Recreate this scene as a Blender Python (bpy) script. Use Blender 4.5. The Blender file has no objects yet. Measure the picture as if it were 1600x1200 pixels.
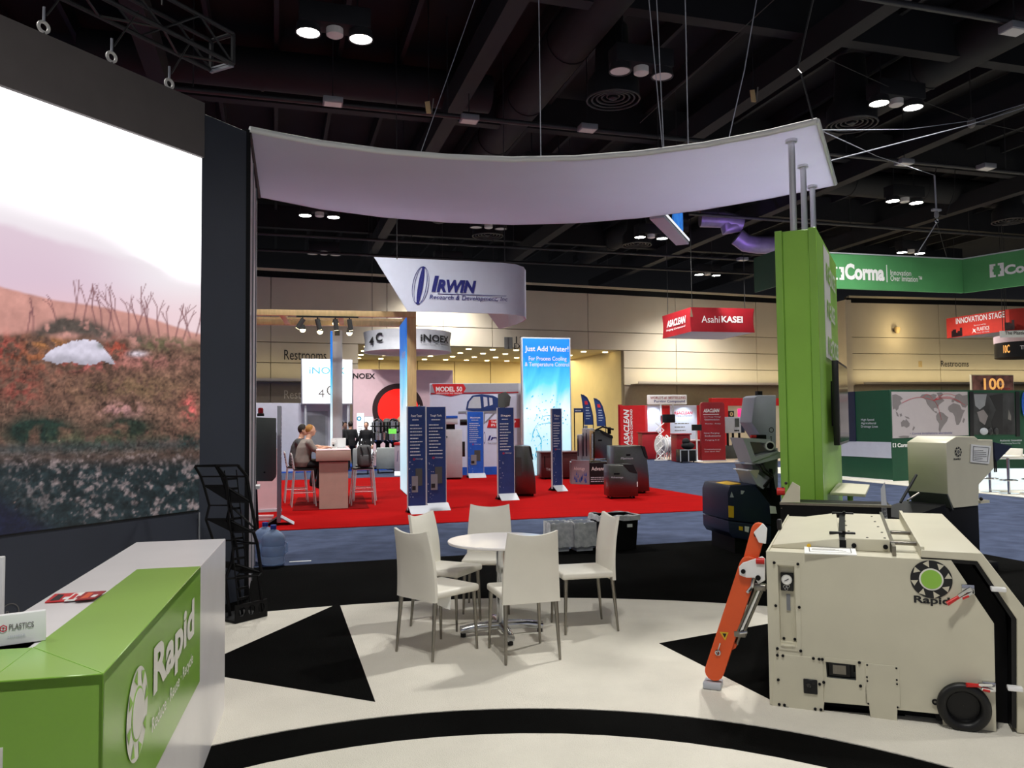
import bpy, bmesh, math, random
import numpy as np
from mathutils import Vector, Matrix, geometry
random.seed(7)
S = bpy.context.scene
COL = S.collection

# ------------------------------------------------------------------ camera
FPX = 1250.0
PITCH = math.atan(58 / FPX)
ROLL = math.radians(0.6)
EYE = Vector((0, 0, 1.7))
_f = Vector((0, math.cos(PITCH), math.sin(PITCH)))
_u0 = Vector((0, -math.sin(PITCH), math.cos(PITCH)))
_r0 = Vector((1, 0, 0))
_r = _r0 * math.cos(ROLL) - _u0 * math.sin(ROLL)
_u = _r0 * math.sin(ROLL) + _u0 * math.cos(ROLL)
cd = bpy.data.cameras.new('camera')
cam = bpy.data.objects.new('camera', cd)
COL.objects.link(cam)
cd.sensor_width = 36
cd.lens = 36 * FPX / 1600
cd.clip_end = 200
cam.matrix_world = Matrix(((_r.x, _u.x, -_f.x, 0), (_r.y, _u.y, -_f.y, 0), (_r.z, _u.z, -_f.z, 1.7), (0, 0, 0, 1)))
S.camera = cam

# ------------------------------------------------------------------ world and exposure
w = bpy.data.worlds.new('world')
S.world = w
w.use_nodes = True
w.node_tree.nodes['Background'].inputs[0].default_value = (0.86, 0.87, 1.0, 1)
w.node_tree.nodes['Background'].inputs[1].default_value = 0.34
S.view_settings.view_transform = 'Standard'
S.view_settings.look = 'None'
S.view_settings.exposure = 0.0
S.view_settings.gamma = 1.0
S.view_settings.use_curve_mapping = False
LAMP_W = 1400.0          # one high-bay lamp of the hall
WARM = (1.0, 0.80, 0.42)

# ------------------------------------------------------------------ measuring helpers (photo pixel -> place in the hall)
def ray(px, py):
    return _f * FPX + _r * (px - 800) - _u * (py - 600)
def at(px, py, Y):
    d = ray(px, py)
    return EYE + d * (Y / d.y)
def gr(px, py, z=0.0):
    d = ray(px, py)
    return EYE + d * ((z - 1.7) / d.z)
class Pl:
    """upright plane through A and B on the ground; local x runs A->B, local y away from the viewer"""
    def __init__(s, A, B):
        s.A = Vector((A[0], A[1], 0)); B = Vector((B[0], B[1], 0))
        s.len = (B - s.A).length
        s.e = (B - s.A).normalized()
        s.n = Vector((-s.e.y, s.e.x, 0))
        s.rot = math.atan2(s.e.y, s.e.x)
    def xz(s, px, py, y=0.0):
        d = ray(px, py)
        P0 = s.A + s.n * y
        t = (P0 - EYE).dot(s.n) / d.dot(s.n)
        p = EYE + d * t
        return ((p - P0).dot(s.e), p.z)
    def xy(s, px, py, z):
        p = gr(px, py, z)
        q = Vector((p.x, p.y, 0)) - s.A
        return (q.dot(s.e), q.dot(s.n))
def pl_at(px0, D0, px1, D1):
    return Pl(at(px0, 650, D0), at(px1, 650, D1))
TH = math.radians(16.5)
HU = Vector((math.cos(TH), math.sin(TH), 0)); HW = Vector((-math.sin(TH), math.cos(TH), 0))
def hall(u, w, z=0.0):
    p = HU * u + HW * w
    return Vector((p.x, p.y, z))
def hpl(A, length=1.0):
    """plane along the hall's cross direction starting at A"""
    return Pl(A, (A[0] + HU.x * length, A[1] + HU.y * length))

# ------------------------------------------------------------------ materials
def lin(c):
    c = c / 255.0
    return c / 12.92 if c <= 0.04045 else ((c + 0.055) / 1.055) ** 2.4
def rgb(r, g, b, k=1.0):
    return (min(lin(r) * k, 1), min(lin(g) * k, 1), min(lin(b) * k, 1), 1)
MATS = {}
def mat(name, col, rough=0.5, metal=0.0, var=0.06, scale=6.0, bump=0.0, bscale=150.0, emit=0.0, trans=0.0, ior=1.45, stretch=None, coat=0.0, spec=0.5):
    m = bpy.data.materials.new(name)
    m.use_nodes = True
    nt = m.node_tree
    b = nt.nodes['Principled BSDF']
    b.inputs['Roughness'].default_value = rough
    b.inputs['Metallic'].default_value = metal
    b.inputs['IOR'].default_value = ior
    b.inputs['Transmission Weight'].default_value = trans
    b.inputs['Coat Weight'].default_value = coat
    b.inputs['Specular IOR Level'].default_value = spec
    b.inputs['Coat Roughness'].default_value = 0.22
    tc = nt.nodes.new('ShaderNodeTexCoord')
    src = tc.outputs['Object']
    if stretch:
        mp = nt.nodes.new('ShaderNodeMapping')
        mp.inputs['Scale'].default_value = stretch
        nt.links.new(src, mp.inputs['Vector']); src = mp.outputs['Vector']
    if var > 0:
        n = nt.nodes.new('ShaderNodeTexNoise')
        n.inputs['Scale'].default_value = scale
        n.inputs['Detail'].default_value = 4
        nt.links.new(src, n.inputs['Vector'])
        r = nt.nodes.new('ShaderNodeValToRGB')
        r.color_ramp.elements[0].position = 0.3; r.color_ramp.elements[1].position = 0.7
        r.color_ramp.elements[0].color = (col[0] * (1 - var), col[1] * (1 - var), col[2] * (1 - var), 1)
        r.color_ramp.elements[1].color = (min(col[0] * (1 + var), 1), min(col[1] * (1 + var), 1), min(col[2] * (1 + var), 1), 1)
        nt.links.new(n.outputs['Fac'], r.inputs['Fac'])
        nt.links.new(r.outputs['Color'], b.inputs['Base Color'])
        if emit:
            nt.links.new(r.outputs['Color'], b.inputs['Emission Color'])
    else:
        b.inputs['Base Color'].default_value = col
        b.inputs['Emission Color'].default_value = col
    b.inputs['Emission Strength'].default_value = emit
    if bump > 0:
        n2 = nt.nodes.new('ShaderNodeTexNoise')
        n2.inputs['Scale'].default_value = bscale
        n2.inputs['Detail'].default_value = 3
        nt.links.new(src, n2.inputs['Vector'])
        bp = nt.nodes.new('ShaderNodeBump')
        bp.inputs['Strength'].default_value = bump
        bp.inputs['Distance'].default_value = 0.01
        nt.links.new(n2.outputs['Fac'], bp.inputs['Height'])
        nt.links.new(bp.outputs['Normal'], b.inputs['Normal'])
    MATS[name] = m
    return m
def attr_mat(name, strength):
    m = bpy.data.materials.new(name)
    m.use_nodes = True
    nt = m.node_tree
    b = nt.nodes['Principled BSDF']
    a = nt.nodes.new('ShaderNodeAttribute'); a.attribute_name = 'picture'
    b.inputs['Base Color'].default_value = (0.01, 0.01, 0.012, 1)
    b.inputs['Roughness'].default_value = 0.5
    nt.links.new(a.outputs['Color'], b.inputs['Emission Color'])
    b.inputs['Emission Strength'].default_value = strength
    return m

m_aisle = mat('aisle_carpet', rgb(70, 78, 100), 0.95, var=0.25, scale=3, bump=0.6, bscale=90, stretch=(1, 1, 1), spec=0.03)
m_blackcarpet = mat('black_carpet', (0.0042, 0.0042, 0.0040, 1), 0.95, var=0.35, scale=1.2, bump=0.8, bscale=160, spec=0.03)
m_whitecarpet = mat('white_carpet', rgb(228, 223, 210), 0.95, var=0.05, scale=2.5, bump=0.8, bscale=180, spec=0.03)
m_red = mat('red_carpet', rgb(150, 13, 14), 0.9, var=0.12, scale=2, bump=0.5, bscale=90, stretch=(0.6, 4, 1), spec=0.03)
m_bluecarpet = mat('blue_carpet', rgb(30, 66, 150), 0.9, var=0.1, scale=3, bump=0.5, bscale=90, spec=0.03)
m_beige = mat('beige_carpet', rgb(190, 172, 150), 0.9, var=0.06, bump=0.5, spec=0.03)
m_ceiling = mat('ceiling_black', (0.0035, 0.0036, 0.0042, 1), 0.9, var=0.3, scale=1)
m_beam = mat('beam_black', (0.0078, 0.0084, 0.0104, 1), 0.75, var=0.2, scale=2)
m_pipe = mat('pipe_dark', (0.022, 0.022, 0.024, 1), 0.5, var=0.15, scale=3)
m_wall = mat('wall_paint', rgb(208, 196, 176), 0.8, var=0.04, scale=0.8)
m_wallband = mat('wall_band', rgb(140, 128, 110), 0.8, var=0.05)
m_walltrim = mat('wall_trim', rgb(205, 195, 170), 0.6, var=0.04)
m_lobby = mat('lobby_paint', rgb(224, 204, 150), 0.7, var=0.05, scale=1)
m_charcoal = mat('charcoal_wall', rgb(52, 56, 68), 0.5, var=0.08, scale=1.5)
m_header = mat('header_fabric', rgb(92, 86, 86), 0.7, var=0.06)
m_fabric = mat('white_fabric', rgb(214, 206, 212), 0.8, var=0.02, scale=1.5, bump=0.05, bscale=300)
def translucent(m, k, col):
    nt = m.node_tree
    b = nt.nodes['Principled BSDF']; out = nt.nodes['Material Output']
    t_ = nt.nodes.new('ShaderNodeBsdfTranslucent'); t_.inputs['Color'].default_value = col
    mx = nt.nodes.new('ShaderNodeMixShader'); mx.inputs[0].default_value = k
    nt.links.new(b.outputs[0], mx.inputs[1]); nt.links.new(t_.outputs[0], mx.inputs[2]); nt.links.new(mx.outputs[0], out.inputs['Surface'])
m_canopy = mat('stretch_fabric', rgb(230, 226, 238), 0.8, var=0.02, scale=1.5, bump=0.05, bscale=300, spec=0.2)
translucent(m_canopy, 0.30, rgb(232, 232, 248))
m_lime = mat('lime_laminate', rgb(138, 190, 66), 0.3, var=0.05, scale=2, coat=0.6)
m_limedark = mat('lime_panel', rgb(146, 198, 76), 0.45, var=0.05, scale=2)
m_whitelam = mat('white_laminate', rgb(241, 238, 240), 0.2, var=0.03, scale=3)
m_white = mat('white_paint', rgb(236, 236, 236), 0.4, var=0.02)
m_whitevinyl = mat('white_vinyl', rgb(232, 230, 222), 0.5, var=0.02)
m_cream = mat('cream_powder_coat', rgb(206, 201, 180), 0.42, var=0.03, scale=4, bump=0.03, bscale=400)
m_black = mat('black_steel', rgb(15, 15, 17), 0.5, var=0.2, scale=8, spec=0.18)
m_blackp = mat('black_plastic', rgb(18, 18, 20), 0.4, var=0.1)
m_rubber = mat('black_rubber', (0.003, 0.003, 0.0032, 1), 0.45, var=0.1)
m_darkgrey = mat('dark_grey_paint', rgb(72, 76, 74), 0.5, var=0.06)
m_grey = mat('grey_paint', rgb(128, 130, 136), 0.5, var=0.05)
m_lgrey = mat('light_grey_paint', rgb(184, 188, 196), 0.5, var=0.04)
m_midgrey = mat('mid_grey_paint', rgb(150, 153, 164), 0.5, var=0.04)
m_chrome = mat('chrome', rgb(200, 202, 205), 0.14, 1.0, var=0.03)
m_satin = mat('satin_steel', rgb(142, 138, 130), 0.32, 1.0, var=0.06, scale=10, stretch=(8, 8, 1))
m_stainless = mat('brushed_stainless', rgb(112, 110, 106), 0.28, 1.0, var=0.1, scale=14, stretch=(1, 1, 14))
m_leather = mat('white_leather', rgb(230, 226, 214), 0.42, var=0.03, scale=5, bump=0.06, bscale=260)
m_orange = mat('orange_paint', rgb(222, 88, 40), 0.4, var=0.05)
m_yellow = mat('yellow_sticker', rgb(222, 178, 40), 0.5, var=0.03)
m_redp = mat('red_plastic', rgb(205, 38, 36), 0.35, var=0.06)
m_navy = mat('navy_paint', rgb(24, 32, 58), 0.45, var=0.08)
m_navysign = mat('navy_print', rgb(34, 56, 110), 0.4, var=0.12, scale=5)
m_bluesign = mat('bright_blue_print', rgb(34, 92, 196), 0.4, var=0.1, scale=5)
m_crimson = mat('crimson_print', rgb(150, 22, 34), 0.5, var=0.05)
m_crimson2 = mat('scarlet_print', rgb(200, 30, 34), 0.5, var=0.06)
m_pinkwall = mat('rose_grey_wall', rgb(232, 200, 208), 0.7, var=0.03)
m_blush = mat('blush_panel', rgb(216, 188, 194), 0.6, var=0.03)
m_lilac = mat('lilac_grey_wall', rgb(190, 192, 208), 0.7, var=0.03)
m_redglow = mat('red_backlit_disc', rgb(255, 28, 18), 0.5, var=0.02, emit=0.75)
m_maroon = mat('maroon_print', rgb(46, 22, 26), 0.6, var=0.05)
m_tan = mat('tan_wood', rgb(206, 178, 128), 0.5, var=0.12, scale=3, stretch=(6, 6, 1))
m_taupe = mat('taupe_laminate', rgb(178, 150, 138), 0.45, var=0.04)
m_corma = mat('forest_green_print', rgb(80, 150, 92), 0.55, var=0.08, scale=1.2)
m_cormadark = mat('deep_green_panel', rgb(14, 70, 46), 0.5, var=0.05)
m_signwhite = mat('pale_blue_fabric', rgb(206, 212, 232), 0.7, var=0.02)
m_irwin = mat('navy_ink', rgb(38, 42, 120), 0.5, var=0.02)
m_ink = mat('black_ink', rgb(26, 26, 28), 0.55, var=0.02)
m_greyink = mat('grey_ink', rgb(110, 108, 106), 0.55, var=0.02)
m_paleink = mat('pale_ink', rgb(200, 204, 214), 0.55, var=0.02)
m_redink = mat('red_ink', rgb(196, 34, 52), 0.55, var=0.02)
m_paper = mat('white_paper', rgb(238, 238, 234), 0.6, var=0.02)
m_lens = mat('lamp_lens', (1.0, 1.0, 0.92, 1), 0.3, var=0, emit=45.0)
m_lensoff = mat('lamp_lens_off', rgb(190, 188, 184), 0.4, var=0.03, emit=0.06)
m_spotlens = mat('warm_spot_lens', (1.0, 0.82, 0.45, 1), 0.3, var=0, emit=10.0)
m_screenwhite = mat('white_lightbox', rgb(245, 248, 252), 0.4, var=0.01, emit=0.9)
m_softglow = mat('cool_lightbox', rgb(226, 240, 246), 0.4, var=0.02, emit=0.75)
m_screenoff = mat('dark_screen', rgb(16, 16, 18), 0.12, var=0)
m_skin = mat('skin', rgb(214, 164, 138), 0.55, var=0.05)
m_hair = mat('ginger_hair', rgb(168, 118, 56), 0.7, var=0.2, scale=40, bump=0.5)
m_darkhair = mat('dark_hair', rgb(40, 32, 28), 0.7, var=0.2, scale=40)
m_shirt = mat('grey_shirt', rgb(132, 122, 116), 0.85, var=0.08, scale=14, bump=0.2, bscale=60)
m_blackcloth = mat('black_cloth', rgb(22, 22, 26), 0.85, var=0.15, scale=14)
m_bag = mat('charcoal_nylon', rgb(78, 78, 80), 0.7, var=0.15, scale=14, bump=0.3, bscale=50)
m_sofa = mat('pale_grey_upholstery', rgb(160, 168, 168), 0.85, var=0.06)
m_jug = mat('blue_polycarbonate', rgb(186, 206, 234), 0.1, var=0.03, trans=0.6, ior=1.12)
m_cap = mat('blue_cap', rgb(44, 62, 150), 0.4, var=0.03)
m_liner = mat('clear_bin_liner', rgb(232, 236, 238), 0.3, var=0.25, scale=14, trans=0.3, ior=1.1, bump=0.9, bscale=22)
m_alu = mat('pale_aluminium', rgb(214, 214, 218), 0.38, 0.55, var=0.03)
m_beacon = mat('red_beacon_glass', rgb(150, 16, 30), 0.15, var=0.05, trans=0.3)
m_led2 = mat('blue_led_picture', rgb(40, 110, 235), 0.5, var=0.9, scale=5, emit=0.9, stretch=(6, 6, 0.8))
m_dkred = mat('dark_red_enamel', rgb(84, 42, 44), 0.4, var=0.06)
m_map = mat('map_grey', rgb(176, 168, 172), 0.6, var=0.02)
m_land = mat('map_land', rgb(122, 116, 118), 0.6, var=0.04)
m_photo = mat('monochrome_print', rgb(44, 45, 47), 0.5, var=0.9, scale=1.6)
m_promo = mat('promo_screen', rgb(92, 60, 52), 0.4, var=0.8, scale=3, emit=0.5)
m_gold = mat('gold_lit_lettering', rgb(244, 176, 96), 0.4, var=0.1, emit=0.8)
m_purplewash = mat('duct_silver', rgb(120, 116, 130), 0.4, 0.3, var=0.1)

def water_mat():
    m = bpy.data.materials.new('water_splash_lightbox'); m.use_nodes = True
    nt = m.node_tree; b = nt.nodes['Principled BSDF']
    tc = nt.nodes.new('ShaderNodeTexCoord')
    sp = nt.nodes.new('ShaderNodeSeparateXYZ'); nt.links.new(tc.outputs['Generated'], sp.inputs[0])
    n = nt.nodes.new('ShaderNodeTexNoise'); n.inputs['Scale'].default_value = 2.2; n.inputs['Detail'].default_value = 5; n.inputs['Distortion'].default_value = 1.5
    nt.links.new(tc.outputs['Generated'], n.inputs['Vector'])
    a = nt.nodes.new('ShaderNodeMath'); a.operation = 'MULTIPLY_ADD'
    nt.links.new(n.outputs['Fac'], a.inputs[0]); a.inputs[1].default_value = 0.3
    nt.links.new(sp.outputs['Z'], a.inputs[2])
    r = nt.nodes.new('ShaderNodeValToRGB')
    e = r.color_ramp.elements
    e[0].position = 0.1; e[0].color = rgb(190, 236, 250)
    e[1].position = 1.1; e[1].color = rgb(30, 120, 226)
    for p, c in ((0.42, (196, 236, 250)), (0.6, (226, 246, 252)), (0.78, (90, 200, 240)), (0.95, (40, 150, 232))):
        k = e.new(p); k.color = rgb(*c)
    nt.links.new(a.outputs[0], r.inputs['Fac'])
    nt.links.new(r.outputs['Color'], b.inputs['Emission Color'])
    nt.links.new(r.outputs['Color'], b.inputs['Base Color'])
    b.inputs['Emission Strength'].default_value = 0.62
    b.inputs['Roughness'].default_value = 0.4
    return m
m_water = water_mat()
m_splash = mat('splash_print', rgb(70, 176, 208), 0.4, var=0.3, scale=9, emit=0.5)

# ------------------------------------------------------------------ mesh builder
class MB:
    def __init__(s):
        s.v = []; s.f = []
    def add(s, vs, fs):
        o = len(s.v)
        s.v += [tuple(v) for v in vs]
        s.f += [tuple(i + o for i in f) for f in fs]
        return s
    def box(s, x0, x1, y0, y1, z0, z1):
        return s.add([(x0, y0, z0), (x1, y0, z0), (x1, y1, z0), (x0, y1, z0), (x0, y0, z1), (x1, y0, z1), (x1, y1, z1), (x0, y1, z1)],
                     [(0, 3, 2, 1), (4, 5, 6, 7), (0, 1, 5, 4), (1, 2, 6, 5), (2, 3, 7, 6), (3, 0, 4, 7)])
    def hexa(s, p):
        return s.add(p, [(0, 3, 2, 1), (4, 5, 6, 7), (0, 1, 5, 4), (1, 2, 6, 5), (2, 3, 7, 6), (3, 0, 4, 7)])
    def bar(s, p0, p1, w, h):
        p0 = Vector(p0); p1 = Vector(p1); d = (p1 - p0).normalized()
        a = d.cross(Vector((0, 0, 1)))
        if a.length < 1e-4: a = Vector((1, 0, 0))
        a.normalize(); b = a.cross(d).normalized()
        q = []
        for p in (p0, p1):
            for sa, sb in ((-1, -1), (1, -1), (1, 1), (-1, 1)):
                q.append(p + a * (sa * w / 2) + b * (sb * h / 2))
        return s.hexa(q)
    def xz(s, pts, y0, y1):
        n = len(pts)
        v = [(p[0], y0, p[1]) for p in pts] + [(p[0], y1, p[1]) for p in pts]
        f = [tuple(range(n)), tuple(range(2 * n - 1, n - 1, -1))]
        f += [(i, i + n, (i + 1) % n + n, (i + 1) % n) for i in range(n)]
        return s.add(v, f)
    def xy(s, pts, z0, z1):
        n = len(pts)
        v = [(p[0], p[1], z0) for p in pts] + [(p[0], p[1], z1) for p in pts]
        f = [tuple(range(n)), tuple(range(2 * n - 1, n - 1, -1))]
        f += [(i, i + n, (i + 1) % n + n, (i + 1) % n) for i in range(n)]
        return s.add(v, f)
    def yz(s, pts, x0, x1):
        n = len(pts)
        v = [(x0, p[0], p[1]) for p in pts] + [(x1, p[0], p[1]) for p in pts]
        f = [tuple(range(n)), tuple(range(2 * n - 1, n - 1, -1))]
        f += [(i, i + n, (i + 1) % n + n, (i + 1) % n) for i in range(n)]
        return s.add(v, f)
    def xz_holes(s, outer, holes, y0, y1):
        loops = [outer] + holes
        flat = [p for l in loops for p in l]
        tris = geometry.tessellate_polygon([[Vector((p[0], p[1], 0)) for p in l] for l in loops])
        n = len(flat)
        v = [(p[0], y0, p[1]) for p in flat] + [(p[0], y1, p[1]) for p in flat]
        f = [tuple(t) for t in tris] + [tuple(i + n for i in t) for t in tris]
        o = 0
        for l in loops:
            k = len(l)
            f += [(o + i, o + i + n, o + (i + 1) % k + n, o + (i + 1) % k) for i in range(k)]
            o += k
        return s.add(v, f)
    def cyl(s, p0, p1, r0, r1=None, n=12):
        return s.tube([p0, p1], [r0, r0 if r1 is None else r1], n)
    def tube(s, pts, r, n=8, closed=False):
        pts = [Vector(p) for p in pts]
        k = len(pts)
        rs = r if isinstance(r, (list, tuple)) else [r] * k
        v = []; prev = None
        for i, p in enumerate(pts):
            if closed:
                d = pts[(i + 1) % k] - pts[i - 1]
            else:
                d = pts[min(i + 1, k - 1)] - pts[max(i - 1, 0)]
            d.normalize()
            if prev is None:
                a = d.cross(Vector((0, 0, 1)))
                if a.length < 1e-3: a = d.cross(Vector((1, 0, 0)))
            else:
                a = prev - d * prev.dot(d)
            a.normalize(); prev = a
            b = d.cross(a)
            for j in range(n):
                t = 2 * math.pi * j / n
                v.append(p + (a * math.cos(t) + b * math.sin(t)) * rs[i])
        f = []
        m = k if closed else k - 1
        for i in range(m):
            for j in range(n):
                f.append((i * n + j, i * n + (j + 1) % n, ((i + 1) % k) * n + (j + 1) % n, ((i + 1) % k) * n + j))
        if not closed:
            f.append(tuple(range(n - 1, -1, -1))); f.append(tuple(range((k - 1) * n, k * n)))
        return s.add(v, f)
    def ring(s, c, R, r, axis='z', n=28, m=8):
        pts = []
        for i in range(n):
            t = 2 * math.pi * i / n
            a, b = R * math.cos(t), R * math.sin(t)
            pts.append({'z': (c[0] + a, c[1] + b, c[2]), 'y': (c[0] + a, c[1], c[2] + b), 'x': (c[0], c[1] + a, c[2] + b)}[axis])
        return s.tube(pts, r, m, True)
    def lathe(s, prof, n=24, c=(0, 0, 0), cap=True):
        v = []
        for r, z in prof:
            for j in range(n):
                t = 2 * math.pi * j / n
                v.append((c[0] + r * math.cos(t), c[1] + r * math.sin(t), c[2] + z))
        f = []
        for i in range(len(prof) - 1):
            for j in range(n):
                f.append((i * n + j, i * n + (j + 1) % n, (i + 1) * n + (j + 1) % n, (i + 1) * n + j))
        if cap:
            f.append(tuple(range(n - 1, -1, -1))); f.append(tuple(range((len(prof) - 1) * n, len(prof) * n)))
        return s.add(v, f)
    def ball(s, c, rx, ry=None, rz=None, n=14, m=8):
        ry = rx if ry is None else ry; rz = rx if rz is None else rz
        prof = [(math.sin(math.pi * i / m), -math.cos(math.pi * i / m)) for i in range(m + 1)]
        v = []
        for a, b in prof:
            for j in range(n):
                t = 2 * math.pi * j / n
                v.append((c[0] + rx * max(a, 0.02) * math.cos(t), c[1] + ry * max(a, 0.02) * math.sin(t), c[2] + rz * b))
        f = []
        for i in range(m):
            for j in range(n):
                f.append((i * n + j, i * n + (j + 1) % n, (i + 1) * n + (j + 1) % n, (i + 1) * n + j))
        f.append(tuple(range(n - 1, -1, -1))); f.append(tuple(range(m * n, m * n + n)))
        return s.add(v, f)
    def strip(s, bottom, top):
        """upright sheet between two polylines"""
        n = len(bottom)
        return s.add(list(bottom) + list(top), [(i, i + 1, n + i + 1, n + i) for i in range(n - 1)])
    def disc_xz(s, cx, y, cz, r, n=28, th=0.002):
        return s.xz([(cx + r * math.cos(2 * math.pi * i / n), cz + r * math.sin(2 * math.pi * i / n)) for i in range(n)], y - th, y)
    def ann_xz(s, cx, y, cz, r0, r1, n=40):
        v = []; f = []
        for i in range(n):
            t = 2 * math.pi * i / n
            v += [(cx + r0 * math.cos(t), y, cz + r0 * math.sin(t)), (cx + r1 * math.cos(t), y, cz + r1 * math.sin(t))]
        for i in range(n):
            j = (i + 1) % n
            f.append((2 * i, 2 * i + 1, 2 * j + 1, 2 * j))
        return s.add(v, f)
    def build(s, name, m, parent=None, bevel=0.0, smooth=False, seg=2, label=None, kind=None, recalc=True):
        me = bpy.data.meshes.new(name)
        me.from_pydata(s.v, [], s.f)
        if bevel > 0 or recalc:
            bm = bmesh.new(); bm.from_mesh(me)
            if recalc: bmesh.ops.recalc_face_normals(bm, faces=bm.faces)
            if bevel > 0:
                ed = [e for e in bm.edges if len(e.link_faces) == 2 and e.calc_face_angle(0) > 0.5]
                bmesh.ops.bevel(bm, geom=ed, offset=bevel, segments=seg, affect='EDGES', profile=0.5, clamp_overlap=True)
            bm.to_mesh(me); bm.free()
        if smooth or bevel > 0:
            me.polygons.foreach_set('use_smooth', [True] * len(me.polygons))
            me.set_sharp_from_angle(angle=0.65)
        me.materials.append(m)
        o = bpy.data.objects.new(name, me)
        COL.objects.link(o)
        if parent: o.parent = parent
        if label: o['label'] = label
        if kind: o['kind'] = kind
        return o
def thing(name, label, cat, loc=(0, 0, 0), rot=0.0, group=None):
    o = bpy.data.objects.new(name, None)
    COL.objects.link(o)
    o.empty_display_size = 0.1
    o.location = (loc[0], loc[1], loc[2] if len(loc) > 2 else 0)
    o.rotation_euler = (0, 0, rot)
    o['label'] = label; o['category'] = cat
    if group: o['group'] = group
    return o
def tag(o, label, cat, group=None):
    o['label'] = label; o['category'] = cat
    if group: o['group'] = group
    return o
def copy_tree(o, label=None, parent=None):
    c = o.copy(); COL.objects.link(c)
    if parent: c.parent = parent
    if label: c['label'] = label
    for ch in list(o.children): copy_tree(ch, None, c)
    return c
_dg = None
def text_mesh(txt, bold=0.0, shear=0.0, space=1.0):
    cu = bpy.data.curves.new('lettering', 'FONT')
    cu.body = txt; cu.size = 1; cu.offset = bold; cu.shear = shear; cu.space_character = space
    cu.resolution_u = 3
    o = bpy.data.objects.new('lettering', cu)
    COL.objects.link(o)
    bpy.context.view_layer.update()
    me = bpy.data.meshes.new_from_object(o.evaluated_get(bpy.context.evaluated_depsgraph_get()))
    v = [tuple(x.co) for x in me.vertices]; f = [tuple(p.vertices) for p in me.polygons]
    bpy.data.objects.remove(o); bpy.data.curves.remove(cu); bpy.data.meshes.remove(me)
    return v, f
def text(txt, m, parent, O, w, h=None, ex=(1, 0, 0), ez=(0, 0, 1), bold=0.0, shear=0.0, space=1.0, align='l', name='lettering', fn=None):
    """lettering fitted to w x h with its lower left corner at O"""
    v, f = text_mesh(txt, bold, shear, space)
    xs = [p[0] for p in v]; ys = [p[1] for p in v]
    x0, x1, y0, y1 = min(xs), max(xs), min(ys), max(ys)
    sx = w / (x1 - x0)
    sy = h / (y1 - y0) if h else sx
    ox = -w / 2 if align == 'c' else 0
    ex = Vector(ex); ez = Vector(ez); O = Vector(O)
    b = MB()
    vv = []
    for p in v:
        a, c = (p[0] - x0) * sx + ox, (p[1] - y0) * sy
        vv.append(fn(a, c) if fn else O + ex * a + ez * c)
    b.add(vv, f)
    return b.build(name, m, parent, recalc=False)
def lines(parent, m, x0, x1, zs, y, h=0.012, name='text_lines', seed=1):
    """rows of small print too fine to read"""
    rnd = random.Random(seed)
    b = MB()
    for z in zs:
        x = x0
        end = x0 + (x1 - x0) * rnd.uniform(0.6, 1.0)
        while x < end:
            wd = (x1 - x0) * rnd.uniform(0.06, 0.2)
            b.xz([(x, z), (min(x + wd, end), z), (min(x + wd, end), z + h), (x, z + h)], y - 0.002, y)
            x += wd + (x1 - x0) * 0.025
    return b.build(name, m, parent, kind='stuff')
def spot(name, loc, target, power, color=(1, 1, 1), angle=70, blend=0.6, radius=0.1):
    l = bpy.data.lights.new(name, 'SPOT')
    l.energy = power; l.color = color; l.spot_size = math.radians(angle); l.spot_blend = blend; l.shadow_soft_size = radius
    o = bpy.data.objects.new(name, l); COL.objects.link(o)
    o.location = loc
    d = Vector(target) - Vector(loc)
    o.rotation_euler = d.to_track_quat('-Z', 'Y').to_euler()
    return o
def struct(b, name, m, parent=None, bevel=0.0, kind='structure', **k):
    o = b.build(name, m, parent, bevel, **k)
    if not parent: o['kind'] = kind
    return o

# ------------------------------------------------------------------ hall lamps (they come first: they set the light)
ZL = 8.6
lamp_proto = {}
def high_bay(u, w, on, label, k=1.0):
    key = on
    p = hall(u, w, ZL)
    if any(q_ in label for q_ in ('outside the view', 'overhead', 'dark wall')):
        t = None
    elif key not in lamp_proto:
        t = thing('ceiling_light', label, 'ceiling light', p, TH, 'twin high-bay lights under the black ceiling')
        MB().box(-0.62, 0.62, -0.22, 0.22, 0.14, 0.5).build('housing', m_beam, t, 0.02)
        for sx in (-0.46, 0.46):
            MB().lathe([(0.2, 0.16), (0.225, 0.02), (0.225, 0.0), (0.2, 0.0), (0.19, 0.02)], 24, (sx, 0, 0)).build('reflector', m_pipe, t, smooth=True)
            MB().lathe([(0.195, 0.012), (0.195, 0.02)], 24, (sx, 0, 0)).build('lens', m_lens if on else m_lensoff, t)
        MB().lathe([(0.12, 0.0), (0.15, 0.02), (0.15, 0.14)], 20, (0, 0, 0)).build('sensor', m_lensoff, t, smooth=True)
        MB().cyl((-0.4, 0, 0.5), (-0.4, 0, 1.7), 0.015, n=6).build('hanger', m_beam, t)
        MB().cyl((0.4, 0, 0.5), (0.4, 0, 1.7), 0.015, n=6).build('hanger', m_beam, t)
        lamp_proto[key] = t
    else:
        t = copy_tree(lamp_proto[key], label)
        t.location = p
    if on:
        for sx in (-0.46, 0.46):
            q = p + HU * sx
            spot('high_bay_beam', (q.x, q.y, ZL - 0.06), (q.x, q.y, 0), LAMP_W * k, (1.0, 0.98, 0.93), 124, 0.8, 0.19)
    return t
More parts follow.
